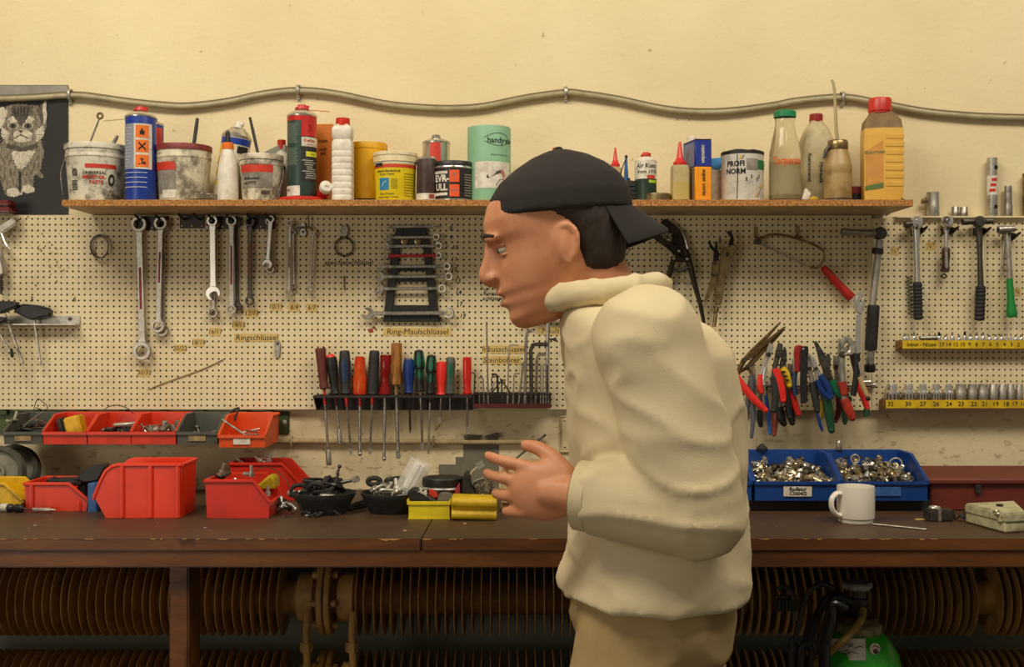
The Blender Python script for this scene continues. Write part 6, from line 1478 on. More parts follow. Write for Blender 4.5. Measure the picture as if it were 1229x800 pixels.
# crimping tool
t = Thing('crimping_tool', 'flat crimping tool with dark red and black parallel arms', 'crimper', W(961, 483, .09))
t.part('red_arm', G().prism(pw([(953, 424), (954, 415), (960, 413.5), (965, 416), (962, 430), (960, 446), (954, 447)], .088), -.094, -.08, .0025), mat('crimper_red', (150, 32, 28), .4))
t.part('black_arm', G().prism(pw([(960, 421), (962, 415), (969, 415), (969.5, 420), (968, 450), (968, 483), (960, 484), (959.5, 455)], .092), -.1005, -.0945, .002), black)
t.part('steel_head', G().prism(pw([(951, 430), (956, 429), (956, 444), (951, 446)], .085), -.09, -.08, .0015), steel)
t.part('rivet', G().ball(W(964.5, 419, .101), (.003, .0015, .003), 10, 5), steel)
t.part('lower_grip', G().tube(curve([(954, 446), (953, 462), (955, 474)], .084), .0062, 8, smooth=4), navy)
pliers('chrome wire stripper with a dark grey handle', (971, 442), [(969, 426), (972, 424)], [([(975, 458), (978, 474), (981, 492)], dk, 4.2), ([(981, 495), (984, 508), (987, 516)], bg, 1.8)], dk, .088, jm=chrome)
t = pliers('chrome pliers with two looped royal-blue handles', (979, 442), [(971, 424), (975, 427)], [([(984, 450), (992, 462), (998, 476)], bg, 3.4), ([(981, 455), (986, 468), (996, 478)], bg, 3.0)], bg, .099, jm=chrome, jw=2.6)
pliers('green-handled tin snips with broad dark blades', (991, 440), [(978, 409), (994, 424)], [([(998, 456), (1004, 470), (1019, 479)], green, 4.6), ([(992, 466), (994, 490), (998, 516)], mat('deep_green_grip', (18, 72, 42), .45), 5)], green, .078, jm=dsteel, jw=5.6, name='tin_snips')
t = pliers('big slip-joint pliers with rounded grey jaws and rust-red handle', (1010, 425), [(1007, 406), (1024, 410)], [([(1011, 458), (1013, 472)], og, 5), ([(1013, 478), (1018, 490), (1023, 501)], og, 5.2)], og, .09, jm=alu, jw=4.6)
g = G().prism(pw([(1007, 411), (1012, 403), (1021, 405), (1027, 414), (1027, 423), (1021, 427), (1010, 426), (1018, 421), (1019, 414), (1015, 410), (1010, 420)], .096), -.103, -.0965, .003)
t.part('jaw_plate', g, alu)
pliers('pliers with narrow dark handle in the middle of the bunch', (1003, 440), [(1001, 426), (1005, 426)], [([(1005, 470), (1007, 490), (1003, 505)], mat('maroon_grip', (96, 24, 22), .5), 3), ([(1012, 480), (1014, 496), (1014, 507)], mat('dull_green_grip', (30, 74, 44), .5), 3.2)], dk, .052)
t = pliers('pliers with a red handle ending in green', (1026, 440), [(1019, 420), (1023, 418)], [([(1029, 458), (1035, 472), (1041, 490)], rg, 4)], rg, .068, jm=dsteel)
t.part('green_sleeve', G().at(axis((1040, 500), (1040, 490), .068)[0]).lathe([(0, 0), (.0066, .001), (.007, .004), (.0066, .018), (0, .0182)], seg=14), mat('dull_green_grip', (30, 74, 44)))
pliers('pliers with a yellow handle end showing behind the green snips', (986, 468), [(985, 455), (988, 455)], [([(986, 480), (987, 490), (985, 500)], yb, 2.6)], yb, .046)
# long adjustable wrench
t = Thing('adjustable_wrench', 'long chrome adjustable wrench with black handle standing up from the bunch', 'wrench', W(1026, 476, .098))
t.part('shaft', G().at(axis((1029, 424), (1030.5, 372), .098)[0]).box(-.0055, .0055, -.004, .004, 0, .086, .0018), chrome)
t.part('head', G().prism(pw([(1026, 374), (1025, 362), (1028, 353), (1034, 350), (1037, 353), (1032, 357), (1031, 363), (1034, 365), (1035, 372), (1034, 378)], .098), -.104, -.092, .002), chrome)
t.part('slide_jaw', G().prism(pw([(1033, 366), (1033.5, 359), (1037, 355), (1038, 360), (1037, 368), (1036, 374)], .098), -.1025, -.0935, .0015), chrome)
t.part('grip', G().tube(curve([(1029, 424), (1028, 448), (1024, 475)], .098), [.006, .0072, .0062], 10, smooth=5), black)
t = Thing('ratchet', 'thin chrome ratchet with a tan handle and cross drive', 'ratchet', W(1041, 479, .105))
t.part('shaft', G().tube(curve([(1031, 434), (1034, 450), (1036, 456)], .105), .003, 8), chrome); t.part('grip', G().tube(curve([(1031.5, 452), (1036, 464), (1041, 475)], .105), [.005, .0058, .005], 10), mat('bone_grip', (190, 160, 110), .45)); t.part('end_cap', G().ball(W(1042, 478, .105), .0058, 10, 6), black)
t.part('cross_drive', G().at(axis((1036, 458), (1045, 458), .105)[0]).lathe([(0, 0), (.0035, 0), (.0035, .01), (.0052, .011), (.0052, .0155), (0, .016)], seg=12), chrome)
# ================================================================ WALL RAIL WITH OPEN-FRONT BINS
railm = mat('olive_rail', (70, 84, 44), .5, .2, .5, (40, 46, 24), 40)
t = Thing('bin_rail', 'olive-green metal rail carrying the row of small bins', 'rail', W(170, 521, .01))
a, b_ = W(-30, 521, .006), W(347, 493, .006)
t.part('rail_plate', G().box(a.x, b_.x, -.006, -.0008, a.z, b_.z, .002), railm)
for x in (4, 45, 97, 147, 196, 240, 292, 322): c = W(x, 494, .012); t.part('hook_tab', G().box(c.x-.009, c.x+.009, -.0165, -.0055, c.z-.006, c.z+.004, .0012), railm)
t.part('end_screw', G().lathe([(0, -.002), (.006, -.002), (.0062, 0), (.003, .003), (0, .003)], M=Matrix.Translation(W(341, 507, .007)) @ Matrix.Rotation(PI/2, 4, 'X'), seg=16), alu)

def open_bin(name, label, loc, rot, w, dep, h, lip, m, thick=.0025, slope=.42, ribs=None, rim=True, plate=None, group=None, cat='bin', roundcut=False):
    """local: x across, -y towards the open front, z up; the sides slope down to a low front lip"""
    t = Thing(name, label, cat, loc, group); t.o.rotation_euler = (0, 0, rot); L = t.loc.copy(); t.loc = Vector()
    tp = .006                                              # taper at the floor
    g = G(); y0, y1 = -dep/2, dep/2
    prof = [(y0+(.02 if roundcut else 0), 0), (y1-.004, 0), (y1, h), (y0+dep*slope, h)]
    if roundcut: prof += [(y0+dep*slope*.72, h*.97), (y0+dep*slope*.45, h*.86), (y0+dep*slope*.2, lip+(h-lip)*.45)]
    prof += [(y0-.002, lip)]
    for sx in (-1, 1):
        x = sx*w/2
        g.prism(prof, min(x, x-sx*thick), max(x, x-sx*thick), axis='x')
    g.box(-w/2+.0005, w/2-.0005, y0+(.02 if roundcut else .0005), y1-.004, 0, thick)
    g.prism([(y1-.004, .0005), (y1-.004+thick*.2, 0), (y1, h), (y1-thick, h), (y1-.004-thick, thick)], -w/2+.0005, w/2-.0005, axis='x')
    g.prism([(y0+(.02 if roundcut else -.0), .0002), (y0-.002, lip), (y0-.002+thick, lip), (y0+(.02 if roundcut else 0)+thick, .0002)], -w/2+.0005, w/2-.0005, axis='x')
    t.part('shell', g, m)
    if rim:
        g = G(); e = .0035
        for sx in (-1, 1):
            x = sx*(w/2+.0005); pts = [(x, y1, h-e/2), (x, y0+dep*slope, h-e/2)]
            if roundcut: pts += [(x, y0+dep*slope*.72, h*.97-e/2), (x, y0+dep*slope*.45, h*.86), (x, y0+dep*slope*.2, lip+(h-lip)*.45)]
            pts += [(x, y0-.003, lip)]
            g.tube(pts, e, 6, sq=1.0)
        g.tube([(-w/2, y1+.0005, h-e/2), (w/2, y1+.0005, h-e/2)], e, 6); g.box(-w/2-.002, w/2+.002, y0-.006, y0-.0015, lip-.006, lip+.001, .001)
        t.part('rim', g, m)
    if ribs:
        for sx in (-1, 1):
            x = sx*w/2
            for f_ in ribs: yy = y0+dep*f_; t.part('rib', G().box(min(x, x+sx*.006), max(x, x+sx*.006), yy-.0045, yy+.0045, .0, h-.004 if f_ > slope*.9 else lip*.95, .002), m)
    if plate:
        m_, w_, h_, txt = plate
        t.part('label_plate', G().box(-w_/2, w_/2, y0-.0034, y0-.0022, lip*.5-h_/2, lip*.5+h_/2, .0003), m_)
        if txt:
            g = G()
            for k, s_ in enumerate(txt): g.text(s_, h_*.36, on_plane((0, y0-.0038, lip*.5+h_*(.22-.44*k)), (1, 0, 0), (0, 0, 1)), .05, shear=.1)
            t.part('lettering', g, ink, flat=True)
    t.o.location = L; t.loc = L
    t.R = Matrix.Rotation(rot, 4, 'Z'); t.dims = (w, dep, h, lip)
    return t
def inbin(t, x, y, z): return t.loc+t.R @ Vector((x, y, z))
gbin = mat('grey_bin', (84, 84, 74), .5, 0, .4, (56, 54, 46), 20); rbin = mat('red_bin', (218, 54, 22), .42, 0, .35, (150, 34, 20), 14); obin = mat('orange_bin', (226, 80, 18), .42, 0, .35, (170, 54, 12), 16)
oldlab = mat('worn_label', (168, 142, 92), .8, 0, .6, (100, 86, 66), 60)
BB = 1.067                                                # underside of the wall bins
defs = [(5, 51, gbin, 'dark grey wall bin full of loose cable ends', (oldlab, .035, .012, None)), (52, 104, rbin, 'red wall bin with a yellow-and-black gadget in it', None), (105.5, 157, rbin, 'red wall bin holding black straps and silver clips', None), (158, 211, rbin, 'red wall bin holding grey clips, last red one before the grey bin', None), (213, 261, gbin, 'grey wall bin with small steel bolts and an old paper label', (oldlab, .036, .012, None)), (263, 318, obin, 'orange wall bin with thin rods sticking out, at the rail end', (lab_white, .036, .013, None))]
WB = []
for k, (x0, x1, m_, lb_, pl_) in enumerate(defs):
    df = .155 if k < 5 else .175; dep = .13 if k < 5 else .15
    xa, xb = W(x0, 0, df).x, W(x1, 0, df).x
    WB.append(open_bin('storage_bin', lb_, ((xa+xb)/2, -(df-dep/2)+.0 if True else 0, BB-(0 if k < 5 else .005)), 0, xb-xa, dep, .060 if k < 5 else .064, .026, m_, slope=.5, plate=pl_, group='small bins on the wall rail'))
clipm = mat('clip_grey', (126, 120, 106), .45, .4, .4, (70, 64, 54), 50)
def rand_tube(c, spread, n, r, m, name, label, cat, group=None, seed=0, zamp=.01):
    random.seed(seed); pts = [c+Vector((random.uniform(-spread[0], spread[0]), random.uniform(-spread[1], spread[1]), abs(random.gauss(0, zamp)))) for _ in range(n)]
    solo(name, label, cat, G().tube(pts, r, 6, smooth=5), m, group)
copper = mat('red_brown_cable', (120, 52, 36), .45); greyc = mat('grey_cable', (110, 104, 90), .5)
for k, (m_, r_, lb_) in enumerate(((copper, .0016, 'thin red-brown cable curled in the dark grey wall bin'), (black, .002, 'black cable curled in the dark grey wall bin'), (greyc, .002, 'grey cable curled in the dark grey wall bin'), (dsteel, .0012, 'thin wire tangled on top in the dark grey wall bin'))):
    rand_tube(inbin(WB[0], 0, .005, .025), (.03, .04), 9, r_, m_, 'cable', lb_, 'cable', 'cables in the dark grey wall bin', seed=20+k, zamp=.012)
rand_tube(inbin(WB[0], -.035, -.015, .038), (.012, .03), 5, .0028, mat('pale_hose', (158, 152, 130), .5), 'hose', 'pale hose end lying over the rim of the dark grey wall bin', 'hose', seed=31)
solo('wire_loop', 'thin dark wire loop standing above the dark grey wall bin', 'wire', G().tube([W(42, 507, .09), W(41, 490, .07), W(45, 479, .06), (W(50, 481, .06)), W(57, 488, .06), W(53, 492, .07), W(43, 489, .08)], .0011, 6, smooth=5), dsteel)
solo('wire_loop', 'flat wire arch rising between the yellow gadget bin and the strap bin', 'wire', G().tube([W(123, 494, .06), W(130, 488, .05), W(142, 486, .05), W(155, 491, .06), W(160, 496, .07)], .0011, 6, smooth=5), dsteel)
c = inbin(WB[1], .0, .0, .0105)
t = Thing('gadget', 'yellow and black boxy gadget standing in the red wall bin', 'gadget', c); M = Matrix.Translation(c) @ Matrix.Rotation(rad(-14), 4, 'Y')
t.part('yellow_case', G().at(M).box(-.012, .022, -.02, .02, .0, .046, .003), yel); t.part('black_case', G().at(M).box(-.026, -.0125, -.022, .022, 0, .049, .004), black)
for k in range(3): rand_tube(inbin(WB[2], 0, 0, .022), (.034, .04), 7, .004-.0006*k, (black, rubber, steel)[k], ('strap', 'strap', 'clip')[k], ('broad black strap coiled in the red wall bin', 'second black strap under the silver clip in the red wall bin', 'silver bent clip over the black straps')[k], ('strap', 'strap', 'clip')[k], seed=40+k, zamp=.006)
g = G(); c = inbin(WB[2], .02, -.01, .036); g.at(Matrix.Translation(c) @ Matrix.Rotation(.3, 4, 'Z') @ Matrix.Rotation(.2, 4, 'X')).prism([(-.03, 0), (.03, -.003), (.034, .003), (.02, .008), (-.028, .005)], -.006, .006, .0015)
solo('metal_bracket', 'flat pale metal bracket resting on the black straps', 'bracket', g, alu)
random.seed(4)
for k in range(9):
    c = inbin(WB[3], -.034+.0085*k, random.uniform(-.02, .03), .010+random.uniform(.01, .026)); M = Matrix.Translation(c) @ Matrix.Rotation(random.uniform(0, 6), 4, 'Z') @ Matrix.Rotation(random.uniform(-.8, .8), 4, 'Y')
    o = solo('cable_clip', 'loose grey clip in the last red wall bin', 'clip', G().at(M).prism([(-.014, -.004), (.014, -.004), (.016, .006), (.008, .009), (-.012, .005)], -.006, .006, .0015).tube([(-.012, 0, .004), (0, 0, .012), (.012, 0, .004)], .0015, 6, smooth=3), clipm if k % 3 else chrome, 'loose clips in the last red wall bin')
def bolt_mesh(r, L):
    g = G().lathe([(0, 0), (r*.55, .0005), (r*.55, L-r*.9), (r, L-r*.9), (r, L), (r*.8, L+r*.2), (0, L+r*.2)], seg=8); return g
def nut_mesh(r, h):
    return G().lathe([(r*.55, 0), (r*.95, 0), (r, h*.15), (r, h*.85), (r*.95, h), (r*.55, h), (r*.55, 0)], seg=6)
def shared(name, g, m):
    me = bpy.data.meshes.new(name); me.from_pydata(g.v, [], g.f); me.materials.append(m)
    me.polygons.foreach_set('use_smooth', [True]*len(g.f)); me.set_sharp_from_angle(angle=.5); me.update(); return me
boltm = [mat('zinc', (206, 202, 192), .25, .85, .35, (110, 96, 70), 90), mat('yellow_zinc', (190, 172, 134), .28, .85, .35, (110, 84, 44), 90), mat('dark_zinc', (116, 110, 98), .3, .85, .4, (56, 46, 34), 90)]
MB = [shared('bolt', bolt_mesh(.006, .02), m_) for m_ in boltm]; MN = [shared('nut', nut_mesh(.0075, .006), m_) for m_ in boltm]; MC = [shared('cap_nut', G().lathe([(0, 0), (.0072, 0), (.0075, .002), (.0075, .006), (.0062, .007), (.0055, .011), (.003, .0135), (0, .014)], seg=12), m_) for m_ in boltm]
def scatter(bin_, n, kinds, label, group, names, zf, xr=None, sc=1., rows=None, cat='nut'):
    w, dep, h, lip = bin_.dims
    for i in range(n):
        k = random.choice(range(len(kinds))); me = random.choice(kinds[k])
        x = random.uniform(-w/2+.012, w/2-.012) if xr is None else random.uniform(*xr); y = random.uniform(-dep/2+.012, dep/2-.02)
        o = bpy.data.objects.new(names[k], me); COL.objects.link(o)
        o.location = inbin(bin_, x, y, zf(x, y)+random.uniform(-.003, .003)); o.rotation_euler = (random.uniform(0, 6.28), random.uniform(0, 6.28), random.uniform(0, 6.28)); o.scale = (sc,)*3
        o['label'] = label[k]; o['category'] = names[k].replace('_', ' '); o['group'] = group[k]
random.seed(12)
scatter(WB[4], 14, [MB, MN], ['loose steel bolt in the grey wall bin', 'loose steel nut in the grey wall bin'], ['bolts in the grey wall bin', 'nuts in the grey wall bin'], ['bolt', 'nut'], lambda x, y: .016)
for k, (p, q) in enumerate((((266, 503), (296, 523)), ((287, 489), (281, 505)), ((290, 519), (312, 514)), ((292, 521), (311, 521)), ((294, 516), (309, 518)))):
    lb_ = ('long thin rod leaning across the orange wall bin', 'short dark rod standing at the back of the orange wall bin', 'upper short rod lying in the orange wall bin', 'lower short rod lying in the orange wall bin', 'middle short rod lying in the orange wall bin')[k]
    dd = (.13, .10, .10, .12, .11)[k]; solo('metal_rod', lb_, 'rod', G().tube([W(*p, dd), W(*q, dd)], .0022 if k else .0028, 8), (steel, dsteel, steel, dsteel, copper)[k])
solo('black_wire', 'black bent wire over the back edge of the orange wall bin', 'wire', G().tube([W(282, 500, .05), W(277, 496, .05), W(281, 491, .05), W(287, 489, .05)], .0022, 6, smooth=4), black)

# ================================================================ ON THE BENCH
def bench_at(px, py):
    """point on the bench top seen at this pixel"""
    dep = F*(CZ-ZB)/(py-400); d = D-dep
    return Vector(((px-614.5)*dep/F, -d, ZB)), d
zb = ZB+.0004
# big red bin, its side towards us and its scoop to the left
c, d = bench_at(168, 622); sp = S(d)
rbig = mat('red_big_bin', (232, 54, 18), .36, 0, .25, (176, 36, 16), 8)
t = open_bin('storage_bin', 'largest bright red bin with ribbed side and swooping front, on the bench', (c.x-.004, c.y+.0565, zb), rad(-90), .105, .166, .104, .040, rbig, thick=.003, slope=.26, ribs=(.31, .64, .955), roundcut=True)
# red low bin to its left, scoop to the right
c, d = bench_at(66, 613.5)
tl = open_bin('storage_bin', 'flat red bin with a scooped corner under the wall bins, by the yellow bin', (c.x, c.y+.055, zb), rad(90), .105, .124, .056, .022, rbin, thick=.0028, slope=.28, ribs=(.12, .88))
for k in range(4):
    rand_tube(Vector((c.x+.0+.012*k, c.y+.06, zb+.046)), (.05, .03), 7, .005, rubber, 'rubber_hose', 'black rubber hose curled inside the flat red bin', 'hose', 'black hoses in the flat red bin', seed=60+k, zamp=.006)
# yellow bin cut by the photo edge
c, d = bench_at(4, 612)
open_bin('storage_bin', 'mustard yellow bin cut by the photo edge', (c.x-.02, c.y+.05, zb), rad(90), .10, .11, .054, .02, yel, slope=.3)
# discs behind
for k, (px, py, r, lb_) in enumerate(((-12, 600, 33, 'large grey pulley disc leaning on the wall, nearest the photo edge'), (8, 600, 31, 'second grey pulley disc leaning behind the first'))):
    d = .19-.07*k; R = r*S(d); M = Matrix.Translation(((px-614.5)*S(d)+.016, -d, zb+R)) @ Matrix.Rotation(rad(76), 4, 'X')
    t = Thing('pulley_disc', lb_, 'disc', ((px-614.5)*S(d)+.016, -d, zb), 'grey pulley discs')
    t.part('rim', G().at(M).lathe([(R*.78, -.012), (R*.96, -.014), (R, -.010), (R*.93, 0), (R, .010), (R*.96, .014), (R*.82, .012), (R*.78, .004)], seg=40), mat('grey_disc', (86, 84, 72), .45, .2, .5, (50, 48, 40), 20))
    t.part('face', G().at(M).lathe([(0, .0), (R*.2, .0), (R*.22, .008), (R*.3, .008), (R*.32, .001), (R*.79, .003), (R*.79, -.004), (0, -.004)], seg=40), mat('grey_disc_face', (132, 128, 110), .5, .2, .5, (84, 80, 66), 14))
solo('wire_loop', 'thin wire bowing out of the wall above the pulley discs', 'wire', G().tube([W(-6, 535, .02), W(8, 542, .03), W(20, 546, .03), W(29, 545, .03), W(24, 538, .02)], .0012, 6, smooth=4), dsteel)
# test pen / soldering iron in front
t = Thing('test_pen', 'black-handled tool with a silver sleeve and thin tip lying on the bench', 'tool', bench_at(30, 614)[0])
c0, d0 = bench_at(-14, 613); c1, d1 = bench_at(28, 615); c2, d2_ = bench_at(67, 615.5); up = Vector((0, 0, .0085))
def seg_lathe(p, q, prof, seg=16):
    z = (q-p); L = z.length; z.normalize(); y = Vector((0, 1, 0)); x = y.cross(z).normalized(); y = z.cross(x); M = Matrix((x, y, z)).transposed().to_4x4(); M.translation = p
    return G().at(M).lathe([(r, f*L) for r, f in prof], seg=seg)
t.part('handle', seg_lathe(c0+up, c1+up, [(0, 0), (.008, .0), (.0085, .2), (.0075, .5), (.0085, .65), (.006, .72), (.0085, .8), (.0085, .95), (.004, 1), (0, 1)]), black)
t.part('label_band', seg_lathe(c0+up, c1+up, [(.0082, .38), (.0084, .4), (.0084, .56), (.0082, .58)]), lab_white)
m1, m2 = c1.lerp(c2, .3), c1.lerp(c2, .84); up2 = Vector((0, 0, .0065))
t.part('red_shaft', seg_lathe(c1+up, m1+up2, [(0, 0), (.002, 0), (.002, 1), (0, 1)]), dred); t.part('sleeve', seg_lathe(m1+up2, m2+up2, [(0, 0), (.0035, 0), (.0042, .03), (.0042, .97), (.003, 1), (0, 1)]), chrome); t.part('tip', seg_lathe(m2+up2, c2+up2, [(0, 0), (.0025, 0), (.0012, 1), (0, 1)]), steel)
# black bits and a blue block between the two red bins
def lump(name, label, pts2, d, dep, m, cat='part', b=.003, seed=0):
    """irregular solid from an outline, resting wherever its outline ends"""
    g = G().prism(pw(pts2, d), -d-dep/2, -d+dep/2, b)
    return solo(name, label, cat, g, m)
lump('blue_block', 'upright blue plastic block half hidden by the largest red bin', [(110, 613), (110, 578), (120, 578), (122, 613)], .32, .05, mat('dull_blue', (40, 86, 138), .45), 'block', .002)
for o_, lb_, P, d, m_ in (('brake_shoe', 'black angular casting propped above the blue block', [(96, 570), (110, 559), (118, 556), (127, 556), (130, 560), (122, 575), (108, 578), (99, 576)], .30, black), ('brake_shoe', 'dark lump lying between the flat red bin and the largest one', [(92, 612), (92, 590), (100, 578), (107, 582), (109, 606), (108, 613)], .27, rubber)):
    lump(o_, lb_, P, d, .04, m_, 'casting')
# red pair at the other side of the big bin
c, d = bench_at(282, 622)
tr = open_bin('storage_bin', 'front dull red bin filled with small parts, scoop turned from the largest bin', (c.x+.003, c.y+.06, zb), rad(90), .115, .122, .073, .03, mat('dull_red_bin', (204, 42, 22), .42, 0, .35, (150, 32, 16), 14), thick=.0028, slope=.24)
c2_, d_ = bench_at(325, 600)
tr2 = open_bin('storage_bin', 'rear dull red bin with a yellow bag in it, behind the front one', (c2_.x-.012, c2_.y+.05, zb), rad(90), .10, .15, .078, .03, mat('dull_red_bin', (186, 36, 26)), thick=.0028, slope=.26)
lump('plastic_bag', 'crumpled yellow plastic bag in the rear red bin', [(279, 586), (283, 572), (288, 577), (296, 580), (312, 580), (326, 568), (333, 572), (333, 586)], .30, .05, mat('bag_yellow', (206, 176, 30), .35, 0, .4, (120, 96, 20), 40, .4, trans=.2), 'bag', .004)
lump('plastic_bag', 'small clear-grey plastic sliver behind the yellow bag', [(300, 580), (322, 567), (318, 580)], .28, .01, mat('bag_clear', (190, 172, 150), .3, 0, trans=.5), 'bag', .001)
random.seed(77)
def junk(c, spread, n, label, name='metal_fitting', group=None, cat='fitting', mats_=None, size=.009):
    for k in range(n):
        p = c+Vector((random.uniform(-spread[0], spread[0]), random.uniform(-spread[1], spread[1]), random.uniform(0, spread[2])))
        M = Matrix.Translation(p) @ Matrix.Rotation(random.uniform(0, 6), 4, 'Z') @ Matrix.Rotation(random.uniform(-1.2, 1.2), 4, 'X')
        s_ = size*random.uniform(.6, 1.2); q = random.choice((0, 1, 2)); g = G().at(M)
        if q == 0: g.lathe([(0, 0), (s_*.6, 0), (s_*.6, s_), (s_*.35, s_), (s_*.35, s_*2.4), (0, s_*2.4)], seg=10)
        elif q == 1: g.tube([(-s_*1.6, 0, 0), (-s_*.5, 0, s_*.8), (s_*.6, 0, s_*.5), (s_*1.6, 0, -s_*.2)], s_*.3, 8, smooth=3); g.ball((s_*1.6, 0, -s_*.2), s_*.5, 8, 6)
        else: g.prism([(-s_*1.5, -s_*.4), (s_, -s_*.5), (s_*1.6, 0), (s_, s_*.5), (-s_*1.5, s_*.3)], -s_*.35, s_*.35, s_*.15); g.ball((s_*.9, -s_*.3, 0), s_*.35, 8, 5)
        solo(name, label, cat, g, random.choice(mats_ or [steel, dsteel, black, chrome]), group)
junk(inbin(tr, 0, .022, .058), (.04, .03, .022), 12, 'loose metal fitting heaped in the front dull red bin', group='fittings in the front dull red bin')
junk(inbin(tr, 0, .0, .012), (.05, .03, .03), 10, 'loose metal fitting low in the scoop of the front dull red bin', group='fittings low in the front dull red bin')
junk(inbin(tr, .0, -.085, .004), (.018, .02, .016), 8, 'loose metal fitting spilled before the scoop of the front dull red bin', group='spilled fittings by the front dull red bin')
junk(inbin(tr2, -.01, .03, .066), (.03, .03, .014), 7, 'pale fitting beside the yellow bag in the rear red bin', group='fittings in the rear red bin', mats_=[white, chrome])
solo('chrome_ball', 'shiny round knob resting between the rear red bin and the first black bowl', 'knob', G().at(Matrix.Translation(W(350, 592, .33))).ball((0, 0, 0), (.010, .009, .008), 16, 10).tube([(0, 0, 0), (.02, 0, .004)], .004, 8), chrome)
solo('thin_wire', 'thin wire bent over the scoop of the front dull red bin onto the bench', 'wire', G().tube([inbin(tr, *q) for q in ((-.05, -.09, .001), (-.03, -.125, .002), (.0, -.10, .03), (.02, -.075, .07), (.02, -.04, .09), (.0, -.02, .082))], .0009, 6, smooth=5), dsteel)
# black bowls
def bowl(label, px0, px1, ytop, ybase):
    c, d = bench_at((px0+px1)/2, ybase); 
    R = (px1-px0)/2*S(d-.06); cy = c.y+R*.55; d = -cy; H = .04
    R = (px1-px0)/2*S(d); cx = ((px0+px1)/2-614.5)*S(d); H = CZ-(ytop-400)*S(d+R*0)-zb
    t = Thing('rubber_bowl', label, 'bowl', (cx, cy, zb)); 
    t.part('shell', G().lathe([(0, 0), (R*.70, 0), (R*.73, .003), (R*.93, H*.72), (R*.985, H*.84), (R, H), (R*.96, H*1.02), (R*.93, H*.9), (R*.88, H*.8), (R*.7, .01), (0, .008)], c=(cx, cy, zb), seg=44), rubber)
    return Vector((cx, cy, zb)), R, H
cb, RB, HB = bowl('flared black bowl heaped with black cables and levers', 352, 427, 590, 618)
for k in range(9): rand_tube(cb+Vector((0, 0, HB*.8)), (RB*.62, RB*.55), 9, random.choice((.0032, .004, .0048)), black if k % 2 else rubber, 'cable_loop', 'black cable loop heaped in the first black bowl', 'cable', 'black cable loops in the first black bowl', seed=90+k, zamp=.016)
g = G(); p = cb+Vector((-.012, -.03, HB+.008)); g.at(Matrix.Translation(p) @ Matrix.Rotation(.5, 4, 'X')).ring((0, 0, 0), .015, .005, 'y', 20, 8); solo('rubber_ring', 'black rubber ring on edge in the first black bowl', 'ring', g, rubber)
g = G(); g.at(Matrix.Translation(cb+Vector((-.045, -.02, HB+.004)))).ring((0, 0, 0), .018, .004, 'y', 20, 8, sz=.7); solo('rubber_ring', 'oval black ring near the rim of the first black bowl', 'ring', g, rubber)
dB = -cb.y
g = G().tube([W(402, 584, dB), W(405, 575, dB), W(405.5, 566, dB), W(407, 562, dB)], [.0022, .0022, .003, .0016], 8); g.ball(W(407.5, 559.5, dB), .0042, 10, 6); g.ball(W(405.5, 567, dB), .0036, 8, 6); solo('valve_rod', 'thin rod with round knobs standing up out of the first black bowl', 'rod', g, dsteel)
t = Thing('bracket_post', 'upright black double strip in the first black bowl', 'bracket', W(400, 586, dB)); t.part('strips', G().prism(pw([(396, 585), (398, 573), (399.5, 573), (398.5, 585)], dB), -dB-.004, -dB+.004, .0005).prism(pw([(402, 585), (403, 572), (405, 572), (404, 585)], dB), -dB-.004, -dB+.004, .0005).prism(pw([(398, 575), (398, 573), (405, 571.5), (405, 573.5)], dB), -dB-.004, -dB+.004, .0005), black)
g = G().tube([W(395, 587, dB), W(404, 581, dB), W(414, 578, dB), W(424, 576, dB)], [.004, .0042, .0035, .003], 10, smooth=4); t = Thing('brake_lever', 'dark lever with a square steel end reaching out of the first black bowl', 'lever', W(395, 588, dB)); t.part('arm', g, dsteel); t.part('end_block', G().at(axis((423, 576.5), (431, 573.5), dB)[0]).box(-.0055, .0055, -.006, .006, 0, .0145, .0015), steel)
junk(cb+Vector((0, -.02, HB*.95)), (RB*.6, .03, .008), 8, 'small dark fitting among the cables of the first black bowl', group='fittings in the first black bowl', mats_=[dsteel, steel, black])
junk(Vector((cb.x, cb.y-RB*.9, zb+.003)), (.05, .012, .004), 9, 'small part lying on the bench under the rim of the first black bowl', group='parts under the first black bowl', mats_=[dsteel, black, rubber], size=.006)
cb2, RB2, HB2 = bowl('second flared black bowl piled with silver clips, by the yellow box', 433, 508, 590, 617)
junk(cb2+Vector((0, -.01, HB2*.85)), (RB2*.6, .04, .022), 22, 'silver bent clip piled in the second black bowl', 'bent_clip', 'clips in the second black bowl', 'clip', [chrome, alu, steel, steel], .011)
d_ = -cb2.y-.01
t = Thing('hose_clamp', 'dark oval clamp standing at the back of the second black bowl', 'clamp', W(452, 588, d_)); t.part('band', G().ring(W(449, 577.5, d_), .0125, .005, 'y', 20, 8, sz=.55), rubber); t.part('foot', G().tube([W(448, 580, d_), W(449, 590, d_)], .005, 8), dsteel)
t = Thing('slotted_bracket', 'black bracket with slots lying over the second black bowl', 'bracket', W(475, 588, d_)); t.part('arm', G().prism(pw([(461, 574), (470, 572), (484, 570), (487, 573), (484, 578), (474, 582), (476, 589), (469, 591), (466, 583), (461, 580)], d_), -d_-.008, -d_+.006, .003), black); t.part('slot', G().prism(pw([(473, 576), (479, 574), (480, 575.5), (474, 578)], d_), -d_-.0092, -d_-.0082), alu)
for k, (p, q) in enumerate((((449, 597), (450, 583)), ((454, 583), (456, 596)), ((476, 597), (484, 582)), ((481, 598), (476, 588)))):
    solo('steel_loop', ('tall silver U-clip, nearer prong, in the second black bowl', 'tall silver U-clip, second prong, in the second black bowl', 'slanting silver clip in the second black bowl', 'crossing silver clip in the second black bowl')[k], 'clip', G().tube([W(*p, d_+.035), W(*q, d_+.035)], .0022, 8), chrome)
